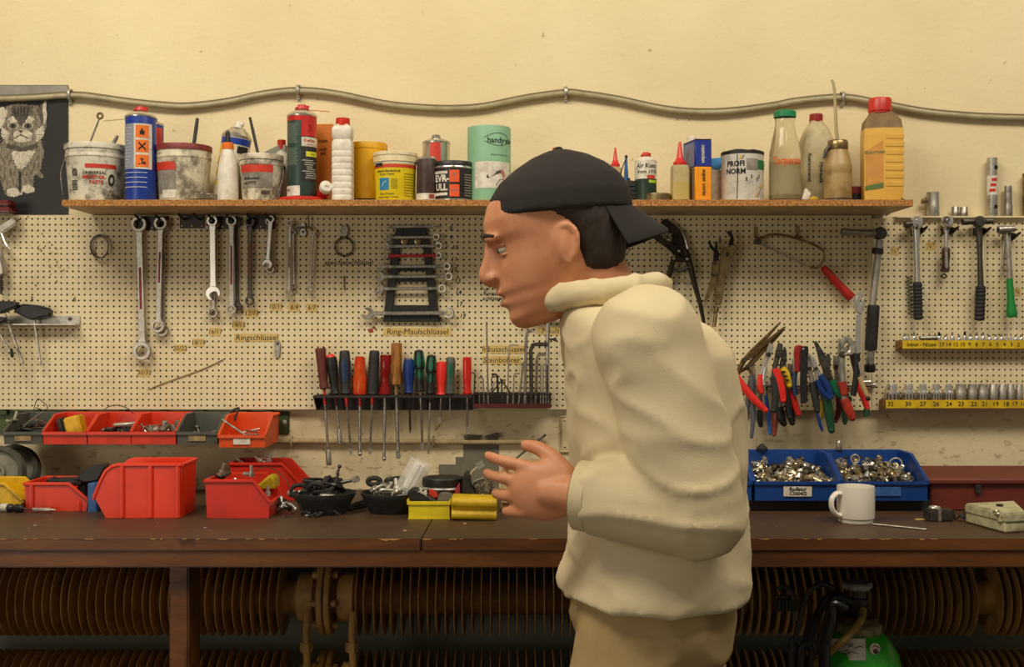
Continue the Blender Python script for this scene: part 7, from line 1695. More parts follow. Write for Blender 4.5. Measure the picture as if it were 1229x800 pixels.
for k in range(3): c0_, _ = bench_at(418, 611+2*k); c1_, _ = bench_at(455, 604+2*k); solo('black_cable', ('upper', 'middle', 'lower')[k]+' black cable crossing the gap between the two black bowls', 'cable', G().tube([c0_+Vector((0, 0, .006)), c0_.lerp(c1_, .5)+Vector((0, 0, .012-.003*k)), c1_+Vector((0, 0, .008))], .003, 8, smooth=4), black)
# clear tube / plastic bag roll
M, L = axis((486, 590), (506, 553), .36)
t = Thing('plastic_tube', 'clear plastic tube with a white foil strip leaning behind the second black bowl', 'tube', W(486, 592, .36)); t.part('clear_sleeve', G().at(M).lathe([(.019, 0), (.019, L), (.0182, L), (.0182, 0), (.019, 0)], seg=20, sx=1.25), mat('clear_film', (244, 240, 230), .1, 0, alpha=.22)); t.part('foil_strip', G().at(M).box(-.010, .0135, -.006, .004, .006, L-.004, .003), mat('foil_white', (236, 230, 216), .35, 0, .3, (160, 150, 124), 60)); t.part('inner_line', G().at(M).box(.0018, .003, -.0072, -.006, .008, L-.006), greyc)
# drums behind the yellow box
c, d = bench_at(532, 604); cy = -.36; 
t = Thing('tin_drum', 'low black drum with a bright rim behind the yellow box', 'drum', ((532-614.5)*S(.36), cy, zb)); R = 25*S(.36); zt = CZ-(572-400)*S(.36)-zb
cc = ((532-614.5)*S(.36), cy, zb)
t.part('body', G().lathe([(0, 0), (R*.95, 0), (R*.96, zt*.62), (R, zt*.66), (R, zt*.7), (0, zt*.7)], c=cc, seg=40), mat('drum_grey', (96, 88, 76), .4, .3, .4, (50, 46, 40), 30)); t.part('bright_rim', G().ring((cc[0], cc[1], cc[2]+zt*.72), R*1.0, .003, 'z', 40, 8), chrome); t.part('lid', G().lathe([(0, zt*.74), (R*.97, zt*.74), (R, zt*.78), (R, zt*.97), (R*.96, zt), (0, zt)], c=cc, seg=40), black)
# yellow box with its contents
c, d = bench_at(515, 623); w_ = 49*S(d)
ybx = mat('box_yellow', (222, 200, 24), .42, 0, .3, (170, 146, 24), 20)
t = Thing('yellow_box', 'small lemon-yellow open box packed with a black gadget and cards', 'box', (c.x, c.y+.03, zb)); x0, x1 = c.x-w_/2, c.x+w_/2; y0, y1 = c.y, c.y+.075; h_ = 21*S(d)
g = G(); g.box(x0, x1, y0, y0+.002, zb, zb+h_); g.box(x0, x1, y1-.002, y1, zb, zb+h_); g.box(x0, x0+.002, y0+.002, y1-.002, zb, zb+h_); g.box(x1-.002, x1, y0+.002, y1-.002, zb, zb+h_); g.box(x0+.002, x1-.002, y0+.002, y1-.002, zb, zb+.002); t.part('shell', g, ybx)
g = G(); g.box(x0-.003, x1+.003, y0-.003, y0, zb+h_-.006, zb+h_+.001, .0008); g.box(x0-.0035, x0, y0, y1, zb+h_-.005, zb+h_+.004, .0008); g.box(x1, x1+.0035, y0, y1, zb+h_-.005, zb+h_+.004, .0008); t.part('rim', g, ybx)
g = G().box(x0-.001, x1+.001, y0-.0015, y0+.0, zb, zb+.003); t.part('foot_lip', g, ybx)
d1 = -(y0+.035)
t = Thing('gadget', 'black slanting handset in the yellow box', 'gadget', W(505, 604, d1)); t.part('case', G().prism(pw([(489, 590), (496, 583), (502, 585), (526, 600), (527, 606), (506, 607), (490, 596)], d1), -d1-.02, -d1+.008, .004), black); t.part('label_patch', G().text('%&', .010, on_wall(507.5, 589.5, d1+.0206, -25), .05), lab_white, flat=True)
lump('red_block', 'small orange-red block in the yellow box', [(515, 597), (515, 586), (526, 585.5), (526, 597)], d1-.012, .02, mat('block_red', (206, 60, 30), .4), 'block', .002)
lump('grey_plate', 'grey plate with a round hole in the yellow box', [(524, 602), (528, 591), (536, 590), (543, 592), (543, 602)], d1+.014, .006, clipm, 'plate', .001)
lump('white_card', 'white card with a pinkish edge standing in the yellow box', [(525, 590), (525, 585.5), (546, 584), (546, 589)], d1-.02, .012, mat('pink_white', (206, 190, 180), .5), 'card', .001)
lump('red_card', 'dark pink upright card between the yellow box and the black shell', [(545, 598), (547, 585), (552, 578), (552.5, 598)], d1-.014, .02, mat('card_pink', (150, 44, 50), .45), 'card', .001)
# pedal-like black shell with a stem, dark mesh thing
dq = .38
t = Thing('black_shell', 'curved black shell standing on edge behind the yellow rubber block', 'shell', W(560, 600, dq)); t.part('shell', G().prism(pw([(553, 591), (555, 575), (558, 566), (562, 564.5), (565, 568), (566, 580), (570, 590), (577, 597), (560, 598)], dq), -dq-.02, -dq+.02, .006), black)
t = Thing('chrome_lever', 'thin chrome lever with a ridged square tip pointing upward', 'lever', W(564, 568, dq)); t.part('stem', G().tube([W(562, 572, dq+.01), W(567, 565, dq+.01), W(573, 560, dq+.01)], .0022, 8), chrome)
g = G().at(axis((573, 559.5), (581, 555), dq+.01)[0])
for k in range(4): g.box(-.0065, .0065, -.005, .005, .0035*k, .0035*k+.0026, .0005)
t.part('ridged_tip', g, chrome)
meshm = mat('speckled_mesh', (58, 50, 44), .35, .4, .9, (150, 138, 116), 260, .5, bscale=300)
t = Thing('reflector_lamp', 'dark rounded lamp-like head with a speckled face, lying by the man\'s hand', 'lamp', W(580, 601, .36)); dl = .37
t.part('head', G().prism(pw([(566, 580), (570, 577), (580, 573), (588, 572), (592, 576), (592, 588), (586, 595), (578, 598), (573, 594)], dl), -dl-.018, -dl+.02, .006, seg=2), meshm)
t.part('chrome_rim', G().tube([W(566, 579, dl+.019), W(572, 576, dl+.019), W(581, 573, dl+.019)], .0016, 6, smooth=3), chrome)
g = G()
for x, y in ((576.5, 594.5), (579, 594)): g.ball(W(x, y, dl+.02), (.003, .003, .003), 8, 5)
t.part('screw', g, alu)
# yellow rubber block
dy = bench_at(570, 624.5)[1]
M = Matrix.Translation((0, 0, 0))
g = G(); P = [(-dy-.0, .0), (-dy-.004, .004), (-dy-.005, .012), (-dy+.001, .016), (-dy+.002, .020), (-dy-.006, .026), (-dy-.008, .034), (-dy-.004, .041), (-dy+.008, .044), (-dy+.045, .043), (-dy+.05, .0)]
xA, xB = W(541.5, 0, dy).x, W(596, 0, dy).x
R4 = Matrix.Translation(((xA+xB)/2, 0, zb)) @ Matrix.Rotation(rad(1.6), 4, 'Y')
g.at(R4).prism([(p[0], p[1]+.0012) for p in P], -(xB-xA)/2, (xB-xA)/2, .0015, axis='x')
g2 = g; zm = min(p.z for p in g.v)
for p in g.v: p.z += zb-zm
solo('rubber_wedge', 'grooved mustard-yellow rubber block lying on the bench by the yellow box', 'block', g, mat('rubber_yellow', (206, 170, 20), .5, 0, .5, (150, 116, 16), 22))
# clear acrylic panel with orange bits behind the man's hand
da = .30
g = G().box(W(601, 0, da).x, W(648, 0, da).x, -da-.012, -da+.03, zb, W(0, 552, da).z, .002)
t = Thing('clear_box', 'cloudy plastic box standing on the bench behind the man\'s hand', 'box', W(624, 605, da)); t.part('shell', g, mat('cloudy_plastic', (222, 190, 140), .3, 0, .2, (190, 150, 100), 14, trans=.3))
t.part('orange_insert', G().box(W(612, 0, da).x, W(636, 0, da).x, -da-.0135, -da-.0122, W(0, 592, da).z, W(0, 574, da).z, .0005), mat('insert_orange', (214, 110, 50), .5)); t.part('foot', G().prism(pw([(601, 601), (604, 590), (640, 588), (640, 601)], da), -da-.03, -da-.0137, .001), mat('insert_beige', (190, 170, 124), .6))

# ---- blue bins on the right
def blue_bin(label, pxa, pxb, yfb, d_front, plate=None, w_=None, **k):
    xa, xb = W(pxa, 0, d_front).x, W(pxb, 0, d_front).x
    return open_bin('storage_bin', label, ((xa+xb)/2, -d_front+.085, zb+.022), 0, xb-xa, .17, .084, .038, blue, thick=.003, slope=.55, plate=plate, group='blue bins', **k)
dF = .345
B1 = blue_bin('blue bin of nuts and bolts, half hidden by the man\'s back', 846, 902, 616, dF)
B2 = blue_bin('blue bin of nuts with a white tag lettered Radlatur', 906, 1008, 616, dF, plate=(lab_white, .056, .020, ('Radlatur', 'C3004/2')))
B3 = blue_bin('blue bin of nuts and steel chain behind the white mug', 1011, 1113, 616, dF, plate=(mat('dull_blue_label', (40, 84, 150), .6, 0, .5, (70, 110, 160), 60), .062, .018, None))
solo('bin_plinth', 'low dark plank the blue bins stand on', 'plank', G().box(W(838, 0, .33).x, W(1118, 0, .33).x, -.325, -.10, zb, zb+.0215, .001), mat('dark_plank', (36, 30, 26), .7))
random.seed(31)
fillm = mat('nut_fill', (110, 98, 76), .4, .8, .9, (48, 40, 30), 120, .8, bscale=160)
for b_, n_, nm in ((B1, 30, 'half-hidden'), (B2, 190, 'tagged'), (B3, 170, 'chain')):
    w, dep, h, lip = b_.dims; zf = lambda x, y: .030+.026*min(1, max(0, (y+.085)/.14))+.006*math.sin(x*60)
    g = G(); nx, ny = 16, 14; vs = []
    for j in range(ny+1):
        for i in range(nx+1):
            x = -w/2+.005+(w-.01)*i/nx; y = -dep/2+.005+(dep-.014)*j/ny; vs.append(inbin(b_, x, y, zf(x, y)-.008+random.uniform(-.002, .002)))
    g.add(vs, [(j*(nx+1)+i, j*(nx+1)+i+1, (j+1)*(nx+1)+i+1, (j+1)*(nx+1)+i) for j in range(ny) for i in range(nx)])
    g.add([v-Vector((0, 0, .0)) for v in (inbin(b_, -w/2+.005, -dep/2+.005, .0035), inbin(b_, w/2-.005, -dep/2+.005, .0035), inbin(b_, w/2-.005, dep/2-.012, .0035), inbin(b_, -w/2+.005, dep/2-.012, .0035))], [(0, 3, 2, 1)])
    solo('buried_nuts', 'bed of nuts lying underneath the loose ones in the %s blue bin' % nm, 'nuts', g, fillm, kind='stuff')
    scatter(b_, n_, [MN, MC, MB], ['loose hex nut in the %s blue bin' % nm, 'loose domed cap nut in the %s blue bin' % nm, 'loose hex bolt in the %s blue bin' % nm], ['hex nuts in the %s blue bin' % nm, 'cap nuts in the %s blue bin' % nm, 'bolts in the %s blue bin' % nm], ['hex_nut', 'cap_nut', 'hex_bolt'], zf, sc=1.05)
# chain, ring and loops in the third bin
pts = [inbin(B3, -.07, .03, .066), inbin(B3, -.04, .02, .076), inbin(B3, 0, .01, .072), inbin(B3, .03, .0, .062), inbin(B3, .02, -.01, .056), inbin(B3, -.03, -.005, .060), inbin(B3, -.06, .0, .060)]
t = Thing('steel_chain', 'steel roller chain snaking over the nuts behind the mug', 'chain', inbin(B3, 0, 0, .055))
tmp = G().tube(pts, .001, 3, smooth=6); path = [sum((tmp.v[i*3+j] for j in range(3)), Vector())/3 for i in range(len(tmp.v)//3)]
acc = 0; last = path[0]; n_l = 0
for p, q in zip(path, path[1:]):
    acc += (q-p).length
    if acc > .0085 and n_l < 60:
        M = Matrix.Translation(q) @ (q-p).to_track_quat('X', 'Z').to_matrix().to_4x4(); t.part('link', G().at(M).box(-.0048, .0048, -.0035, .0035, -.003, .003, .0014), dsteel if n_l % 2 else steel); acc = 0; n_l += 1
solo('steel_ring', 'wide thin steel ring standing on the nuts in the chain bin', 'ring', G().ring(inbin(B3, .048, -.005, .066), .0125, .0018, 'y', 24, 8, sz=.85), chrome)
solo('steel_ring', 'small steel ring leaning by the chain', 'ring', G().ring(inbin(B3, -.033, .005, .074), .0085, .0016, 'y', 20, 8), chrome)
# bullet-like plug on the bin edge and a dark knob
bt = inbin(B3, -.045, .0835, .0851); t = solo('steel_plug', 'small bullet-shaped steel plug standing on the back edge of the chain bin', 'plug', G().lathe([(0, 0), (.0072, 0), (.0075, .006), (.0062, .007), (.0062, .011), (.0055, .016), (.003, .0195), (0, .020)], c=tuple(bt), seg=16), steel)
bt = inbin(B2, -.035, .0835, .0851); solo('rubber_stopper', 'dark rubber knob on the back edge of the tagged blue bin', 'knob', G().lathe([(0, 0), (.012, 0), (.012, .004), (.006, .009), (.005, .012), (0, .013)], c=tuple(bt), seg=14), rubber)
# white mug
c, d = bench_at(1026.5, 629.5); R = 22.3*S(d-.03); cy = c.y+R; dm = -cy; R = 22.3*S(dm); cx = (1027-614.5)*S(dm); H = CZ-(582.5-400)*S(dm)-zb
t = Thing('coffee_mug', 'plain white mug with handle, standing before the blue bins', 'mug', (cx, cy, zb)); mugm = mat('mug_white', (232, 224, 208), .22, 0, coat=.4)
t.part('body', G().lathe([(0, .003), (R*.84, .002), (R*.86, 0), (R*.9, 0), (R*.92, .002), (R*.92, H*.10), (R*.99, H*.125), (R, H*.15), (R, H-.003), (R*.985, H), (R*.95, H), (R*.93, H-.004), (R*.92, H*.16), (R*.85, H*.12), (0, H*.11)], c=(cx, cy, zb), seg=56), mugm)
t.part('handle', G().tube([(cx-R*.97, cy-.012, zb+H*.80), (cx-R*1.18, cy-.015, zb+H*.80), (cx-R*1.42, cy-.019, zb+H*.68), (cx-R*1.46, cy-.02, zb+H*.5), (cx-R*1.36, cy-.018, zb+H*.34), (cx-R*1.12, cy-.014, zb+H*.22), (cx-R*.95, cy-.012, zb+H*.2)], [.0056, .0048, .0044, .0043, .0044, .0048, .0056], 12, smooth=6, sq=1.35), mugm)
# thin rod on the bench
a, _ = bench_at(1047, 630); b_, _ = bench_at(1112, 636.5); solo('thin_rod', 'thin pale rod lying on the bench beside the white mug', 'rod', G().tube([a+Vector((0, 0, .0025)), b_+Vector((0, 0, .0025))], .0017, 8), alu)
# red-brown box with lid
dxb = .33; c0_ = W(1111, 0, dxb).x; c1_ = 1.30
rbx = mat('oxide_red_paint', (112, 44, 32), .5, 0, .4, (78, 28, 20), 14, .1)
t = Thing('metal_chest', 'oxide-red lidded chest at the back of the bench', 'chest', ((c0_+c1_)/2, -.24, zb)); zt = W(0, 575, dxb).z
t.part('body', G().box(c0_+.012, c1_, -dxb+.006, -.14, zb, zt-.006, .002), rbx)
t.part('lid', G().prism([(-dxb-.002, zt-.010), (-.135, zt-.010), (-.135, zt+.006), (-dxb-.002, zt+.0008)], c0_+.004, c1_+.004, .0025, axis='x'), rbx)
t.part('hasp', G().box(c0_+.10, c0_+.112, -dxb-.0015, -dxb+.006, zt-.028, zt-.01, .001), dsteel)
# chromed square clamp before it
dcl = bench_at(1130, 626)[1]; g = G(); xA, xB = W(1114, 0, dcl).x, W(1146, 0, dcl).x
t = Thing('square_clamp', 'small dark chromed square-edged clamp before the oxide-red chest', 'clamp', ((xA+xB)/2, -dcl+.015, zb))
t.part('body', G().box(xA, xB, -dcl, -dcl+.03, zb, zb+.022, .003), dsteel); t.part('band', G().box(xA+.019, xA+.025, -dcl-.0014, -dcl+.031, zb+.0005, zb+.0232, .0008), steel); t.part('top_ring', G().ring((xA+.018, -dcl+.016, zb+.0245), .009, .0025, 'z', 18, 8), chrome)
a, _ = bench_at(1100, 624); solo('paper_scrap', 'tiny beige paper scrap on the bench before the clamp', 'paper', G().box(a.x, a.x+.03, a.y, a.y+.01, zb, zb+.0012), paper)
a, _ = bench_at(1150, 625); junk(a+Vector((0, 0, .004)), (.012, .01, .003), 4, 'small dark part between the clamp and the pale green casting', group='parts by the pale green casting', mats_=[dsteel, rubber], size=.006)
# pale green chipped casting
lg = mat('chipped_mint_paint', (190, 184, 144), .55, 0, .55, (120, 114, 84), 34, .35)
x0, x1 = W(1156, 0, .45).x, .93; dA, dB2 = .61, .45
zt = zb+.052
t = Thing('painted_casting', 'chipped pale green heavy casting at the front of the bench', 'casting', ((x0+x1)/2, -.53, zb))
# seen corner-on: long side towards us runs away to the left
Q = [(W(1206, 0, .60).x, -.600), (.92, -.585), (.96, -.44), (W(1156, 0, .47).x, -.475)]
def shrink(Q, k): cx_, cy_ = sum(q[0] for q in Q)/4, sum(q[1] for q in Q)/4; return [(cx_+(x-cx_)*k, cy_+(y-cy_)*k) for x, y in Q]
t.part('base', G().prism(shrink(Q, .97), zb, zb+.018, .003, 'z'), lg); t.part('upper_block', G().prism(Q, zb+.0182, zb+.036, .003, 'z', seg=2), lg)
t.part('lug', G().lathe([(0, 0), (.006, 0), (.006, .004), (0, .0045)], c=(W(1201, 0, .52).x, -.515, zb+.0358), seg=12), black)
g = G()
for k in range(5): px_ = 1202+random.uniform(-6, 4); g.ball(((px_-614.5)*S(.58), -.592+random.uniform(0, .02), zb+.0195+.004*k), (.007, .004, .004), 8, 5)
t.part('paint_chips', g, mat('bare_alloy', (176, 170, 140), .35, .8, .4, (110, 104, 80), 60))
# small specks of swarf
random.seed(5)
for k, (x, y) in enumerate(((244, 634), (366, 619), (484, 637.5), (40, 631), (556, 629))):
    a, _ = bench_at(x, y); solo('metal_chip', ('pale', 'white', 'tan', 'small grey', 'little')[k]+' chip lying on the bench '+('before the front dull red bin', 'before the first black bowl', 'before the yellow box', 'before the flat red bin', 'before the yellow rubber block')[k], 'chip', G().box(a.x, a.x+.006, a.y, a.y+.004, zb, zb+.0018, .0005), (alu, white, paper, alu, paper)[k])

# ================================================================ UNDER THE BENCH: gas cylinder and hoses
gr = mat('cylinder_green', (56, 186, 40), .3, 0, .3, (24, 96, 20), 20)
dg = .46; s_ = S(dg); cx = (1031-614.5)*s_; R = 51*s_; cyl = (cx, -dg, 0)
def zpx(y): return CZ-(y-400)*s_
t = Thing('gas_cylinder', 'bright green gas cylinder under the bench with a grey valve wheel', 'cylinder', (cx, -dg, 0))
zs = zpx(816)
t.part('body', G().lathe([(0, .004), (R*.9, .004), (R*.98, .015), (R, .04), (R, zs), (R*.985, zs+.018), (R*.9, zpx(783)), (R*.76, zpx(770)), (R*.58, zpx(760)), (R*.47, zpx(757)), (0, zpx(757))], c=cyl, seg=56), gr)
dome = lambda z: R*.985+(R*.76-R*.985)*max(0, min(1, (z-zs-.018)/(zpx(770)-zs-.018)))**1.6
t.part('neck_ring', G().lathe([(R*.50, zpx(759)), (R*.52, zpx(757)), (R*.52, zpx(750)), (R*.5, zpx(748)), (R*.45, zpx(746)), (0, zpx(746))], c=cyl, seg=40), mat('neck_cream', (150, 140, 96), .5, 0, .6, (60, 52, 34), 80))
t.part('valve_base', G().lathe([(R*.46, zpx(747)), (R*.44, zpx(738)), (R*.3, zpx(732)), (R*.24, zpx(726)), (0, zpx(726))], c=cyl, seg=30), mat('valve_brown', (88, 66, 42), .45, .6, .5, (46, 34, 22), 40))
t.part('valve_stem', G().lathe([(R*.2, zpx(727)), (R*.22, zpx(718)), (R*.16, zpx(716)), (R*.16, zpx(705)), (0, zpx(705))], c=cyl, seg=20), dsteel)
g = G(); pr = []
for k in range(48): a = 2*PI*k/48; q = R*.34*(1+.07*math.cos(6*a)); pr.append((cx-.004+q*math.cos(a), -dg+q*math.sin(a)))
g.prism(pr, zpx(706), zpx(698), .003, 'z'); t.part('hand_wheel', g, mat('wheel_grey', (176, 178, 176), .5, 0, .3, (80, 80, 78), 40))
t.part('tape_wrap', G().cylpatch(cx, -dg, const(R*.3), zpx(737), zpx(733), -20, 40, 6), lab_white)
t.part('yellow_hose', G().tube([W(1036, 731, dg+.03), W(1034, 742, dg+.05), W(1024, 756, dg+.075), W(1010, 770, dg+.085), W(994, 783, dg+.07), W(975, 800, dg+.04)], .0068, 10, smooth=5), mat('braided_hose', (176, 140, 70), .45, 0, .5, (110, 80, 36), 60))
def ondome(px, py):
    """project a picture direction onto the dome from the room side"""
    o = Vector((0, -D, CZ)); v = (W(px, py, dg)-o).normalized(); tt = 1.6
    for k in range(400):
        p = o+v*tt; r = math.hypot(p.x-cx, p.y+dg); 
        rr = dome(p.z) if p.z > zs+.018 else R
        if r < rr+.001: break
        tt += .0025
    return p-v*.0015
t.part('label_panel', G().add([ondome(x, y) for y in (766, 775, 784, 792) for x in (996, 1008, 1020, 1030, 1039)], [(j*5+i, j*5+i+1, j*5+i+6, j*5+i+5) for j in range(3) for i in range(4)]), lab_white, label='white label panel on the dome')
g = G()
for y0, x0, x1 in ((773, 1010, 1024), (776, 1018, 1036), (780, 1012, 1034), (783, 1006, 1030)): g.tube([ondome(x0+(x1-x0)*k/5, y0+1.2*math.sin(k*2.1+y0))-Vector((0, .001, 0)) for k in range(6)], .0007, 4, smooth=3)
t.part('scribbled_lines', g, ink)
c_ = ondome(1050, 778); g = G(); g.poly([ondome(1050+6.5*math.cos(a), 778+7*math.sin(a))-Vector((0, .0008, 0)) for a in [2*PI*k/16 for k in range(16)]]); t.part('round_sticker', g, lab_white)
g = G(); g.poly([ondome(1051+3.6*math.cos(a), 781+3.2*math.sin(a))-Vector((0, .0016, 0)) for a in [2*PI*k/12 for k in range(12)]]); g.tube([ondome(1046, 776)-Vector((0, .0014, 0)), ondome(1051, 774)-Vector((0, .0014, 0)), ondome(1055, 777)-Vector((0, .0014, 0))], .0009, 4); t.part('sticker_print', g, mat('sticker_brown', (90, 46, 30), .6))
for k, (P, r, lb_) in enumerate((([(994, 716), (985, 728), (973, 752), (962, 780), (950, 820)], .008, 'outermost of the black hoses arching beside the gas cylinder'), ([(1002, 712), (990, 722), (980, 745), (970, 775), (960, 820)], .009, 'second black hose arching beside the gas cylinder'), ([(1006, 716), (997, 730), (988, 755), (980, 785), (972, 820)], .008, 'third black hose beside the gas cylinder'), ([(985, 700), (970, 712), (962, 735), (955, 765), (948, 820)], .007, 'thin black hose hanging furthest from the cylinder'), ([(1000, 724), (999, 745), (993, 770), (990, 820)], .009, 'short black hose running down close to the cylinder'))):
    dd = .56+.014*k; solo('black_hose', lb_, 'hose', G().tube([W(x, y, dd) for x, y in [(P[0][0]+16, P[0][1]+6)]+P]+[Vector((W(P[-1][0], 0, dd).x, -dd, .01))], r*.72, 10, smooth=6), mat('gloss_black', (30, 29, 28), .25), 'black hoses beside the gas cylinder')
t = Thing('square_tube', 'black square tube standing against the gas cylinder', 'tube', Vector((W(990, 0, dg+.10).x, -dg-.10, 0))); g = G(); x_ = W(989.5, 0, dg+.1).x; g.box(x_-.009, x_+.009, -dg-.109, -dg-.091, .001, zpx(746), .002); t.part('tube', g, black); t.part('clamp_collar', G().box(x_-.011, x_+.011, -dg-.111, -dg-.089, zpx(752), zpx(744), .002), rubber)
t = Thing('dark_fixture', 'dim grey fitting with a bowed handle far under the bench', 'fitting', W(945, 735, .3)); t.part('bow', G().tube([W(953, 748, .3), W(952, 722, .3), W(948, 708, .3), W(940, 703, .3), W(933, 708, .3)], .004, 8, smooth=5), dsteel); g = G()
for k in range(5): x_ = W(934+k*4.2, 0, .3).x; g.box(x_, x_+.005, -.305, -.29, W(0, 733, .3).z, W(0, 719, .3).z, .001)
g.box(W(932, 0, .3).x, W(958, 0, .3).x, -.29, -.284, W(0, 735, .3).z, W(0, 716, .3).z); t.part('ribbed_block', g, dsteel)
# ================================================================ THE MAN
def loft(g, secs, seg=28, n4=2.4, rot=None):
    vs = []; fs = []
    for c, a, b_ in secs:
        for k in range(seg):
            t = 2*PI*k/seg; ct, st = math.cos(t), math.sin(t); q = (abs(ct)**n4+abs(st)**n4)**(-1/n4)
            vs.append((c[0]+a*q*ct, c[1]+b_*q*st, c[2]))
    n = len(secs)
    for i in range(n-1):
        for k in range(seg): fs.append((i*seg+k, i*seg+(k+1) % seg, (i+1)*seg+(k+1) % seg, (i+1)*seg+k))
    fs.append(tuple(range(seg))[::-1]); fs.append(tuple((n-1)*seg+k for k in range(seg)))
    return g.add(vs, fs)
def fuse(g, voxel, smooth=4, fac=.5):
    """melt overlapping closed shapes into one continuous surface; returns a builder"""
    me = bpy.data.meshes.new('fuse'); me.from_pydata(g.v, [], g.f); me.update()
    bm_ = bmesh.new(); bm_.from_mesh(me); bmesh.ops.recalc_face_normals(bm_, faces=bm_.faces); bm_.to_mesh(me); bm_.free()
    ob = bpy.data.objects.new('fuse', me); COL.objects.link(ob)
    r = ob.modifiers.new('r', 'REMESH'); r.mode = 'VOXEL'; r.voxel_size = voxel
    s_ = ob.modifiers.new('s', 'SMOOTH'); s_.iterations = smooth; s_.factor = fac
    dg_ = bpy.context.evaluated_depsgraph_get(); dg_.update(); ev = ob.evaluated_get(dg_); m2 = ev.to_mesh()
    out = G(); out.add([v.co.copy() for v in m2.vertices], [tuple(p.vertices) for p in m2.polygons]); nr = [v.normal.copy() for v in m2.vertices]
    ev.to_mesh_clear(); bpy.data.objects.remove(ob); bpy.data.meshes.remove(me)
    return out, nr
def wrinkle(g, nr, amp, f1, f2, amp2, seed=0):
    for i, p in enumerate(g.v):
        q = Vector((p.x*f1[0]+seed, p.y*f1[1], p.z*f1[2])); q += .35*noise.noise_vector(p*6); r = (1-min(1, abs(noise.noise(q))*2.6))**2
        g.v[i] = p+nr[i]*(amp*r+amp2*noise.noise(p*f2))
skin = mat('skin', (206, 140, 100), .5, 0, .3, (180, 104, 72), 30)
cloth = mat('cream_workcoat', (212, 195, 156), .85, 0, .25, (186, 166, 122), 7, .12, bscale=500)
pants = mat('khaki_trousers', (172, 146, 98), .88, 0, .3, (136, 112, 72), 8, .12, bscale=500)
capm = mat('dark_cap', (34, 27, 24), .85, 0, .3, (24, 20, 18), 40, .15, bscale=600)
hairm = mat('dark_hair', (42, 28, 20), .7, 0, .5, (26, 18, 12), 120, .4, stretch=(1, 1, .2))
MH = Matrix.Translation(W(664, 290, .90)) @ Matrix.Rotation(PI, 4, 'Z') @ Matrix.Rotation(rad(14), 4, 'Y')
hs_ = [(-.118, .074, .030, .018), (-.112, .087, .004, .032), (-.100, .093, -.020, .044), (-.086, .090, -.045, .052), (-.076, .095, -.06, .056), (-.066, .0925, -.072, .059), (-.057, .0975, -.080, .062), (-.044, .0945, -.086, .066), (-.028, .093, -.091, .069), (-.008, .088, -.096, .072), (.008, .0875, -.099, .074), (.022, .098, -.101, .075), (.045, .098, -.102, .077), (.07, .086, -.098, .074), (.092, .062, -.080, .060), (.106, .032, -.052, .040), (.115, .006, -.024, .015)]
body = G().at(MH)
loft(body, [(((f_+b_)/2, 0, z), (f_-b_)/2, w) for z, f_, b_, w in hs_], 36, 2.25)
body.tube([(.094, 0, .018), (.1005, 0, -.004), (.112, 0, -.027), (.106, 0, -.037), (.094, 0, -.040)], [.0075, .0085, .0112, .010, .008], 12, smooth=3)
body.tube([(.084, 0, .012), (.088, 0, -.012), (.094, 0, -.034)], [.011, .014, .015], 12, smooth=3)
for s_ in (-1, 1):
    body.ball((.102, s_*.011, -.034), (.010, .0075, .007), 10, 8)                      # nostril wings
    body.tube([(.095, s_*.010, .020), (.094, s_*.030, .023), (.082, s_*.050, .018)], [.006, .0075, .005], 8, smooth=3)   # brow
    pass                      # cheek
    body.tube([(-.010+x, s_*(.0765-x*.34), -.014+z) for x, z in [(a_*.86, b_*.86) for a_, b_ in ((.012, -.012), (.013, .010), (.004, .027), (-.010, .030), (-.021, .017), (-.020, -.004), (-.010, -.022), (.003, -.033))]], .0042, 8, closed=True, smooth=3); body.ball((-.012, s_*.076, -.016), (.013, .006, .024), 14, 8)
body.tube([(.094, -.018, -.0585), (.099, 0, -.057), (.094, .018, -.0585)], [.003, .0055, .003], 8, smooth=3)
body.tube([(.091, -.017, -.0735), (.0975, 0, -.0745), (.091, .017, -.0735)], [.003, .006, .003], 8, smooth=3)
body.at(Matrix.Identity(4))
nk0 = MH @ Vector((-.03, 0, -.05)); nk1 = W(742, 392, .90)
body.tube([nk0, nk0.lerp(nk1, .45), nk1], [.060, .058, .072], 20, smooth=4)
def P3(px, py, d): return W(px, py, d)
tor = [(372, 735, .05, .09), (395, 752, .085, .17), (430, 768, .10, .185), (500, 780, .105, .17), (580, 780, .10, .155), (640, 778, .10, .16), (700, 776, .105, .17), (740, 776, .10, .165)]
loft(body, [((W(px, py, .9).x, -.9, W(px, py, .9).z), a, b_) for py, px, a, b_ in tor[::-1]], 32, 2.3)
ARM = {'near': ((774, 412, 1.085), (834, 608, 1.12), (690, 588, 1.06)), 'far': ((762, 412, .73), (812, 600, .71), (806, 690, .715))}
HAND = {}
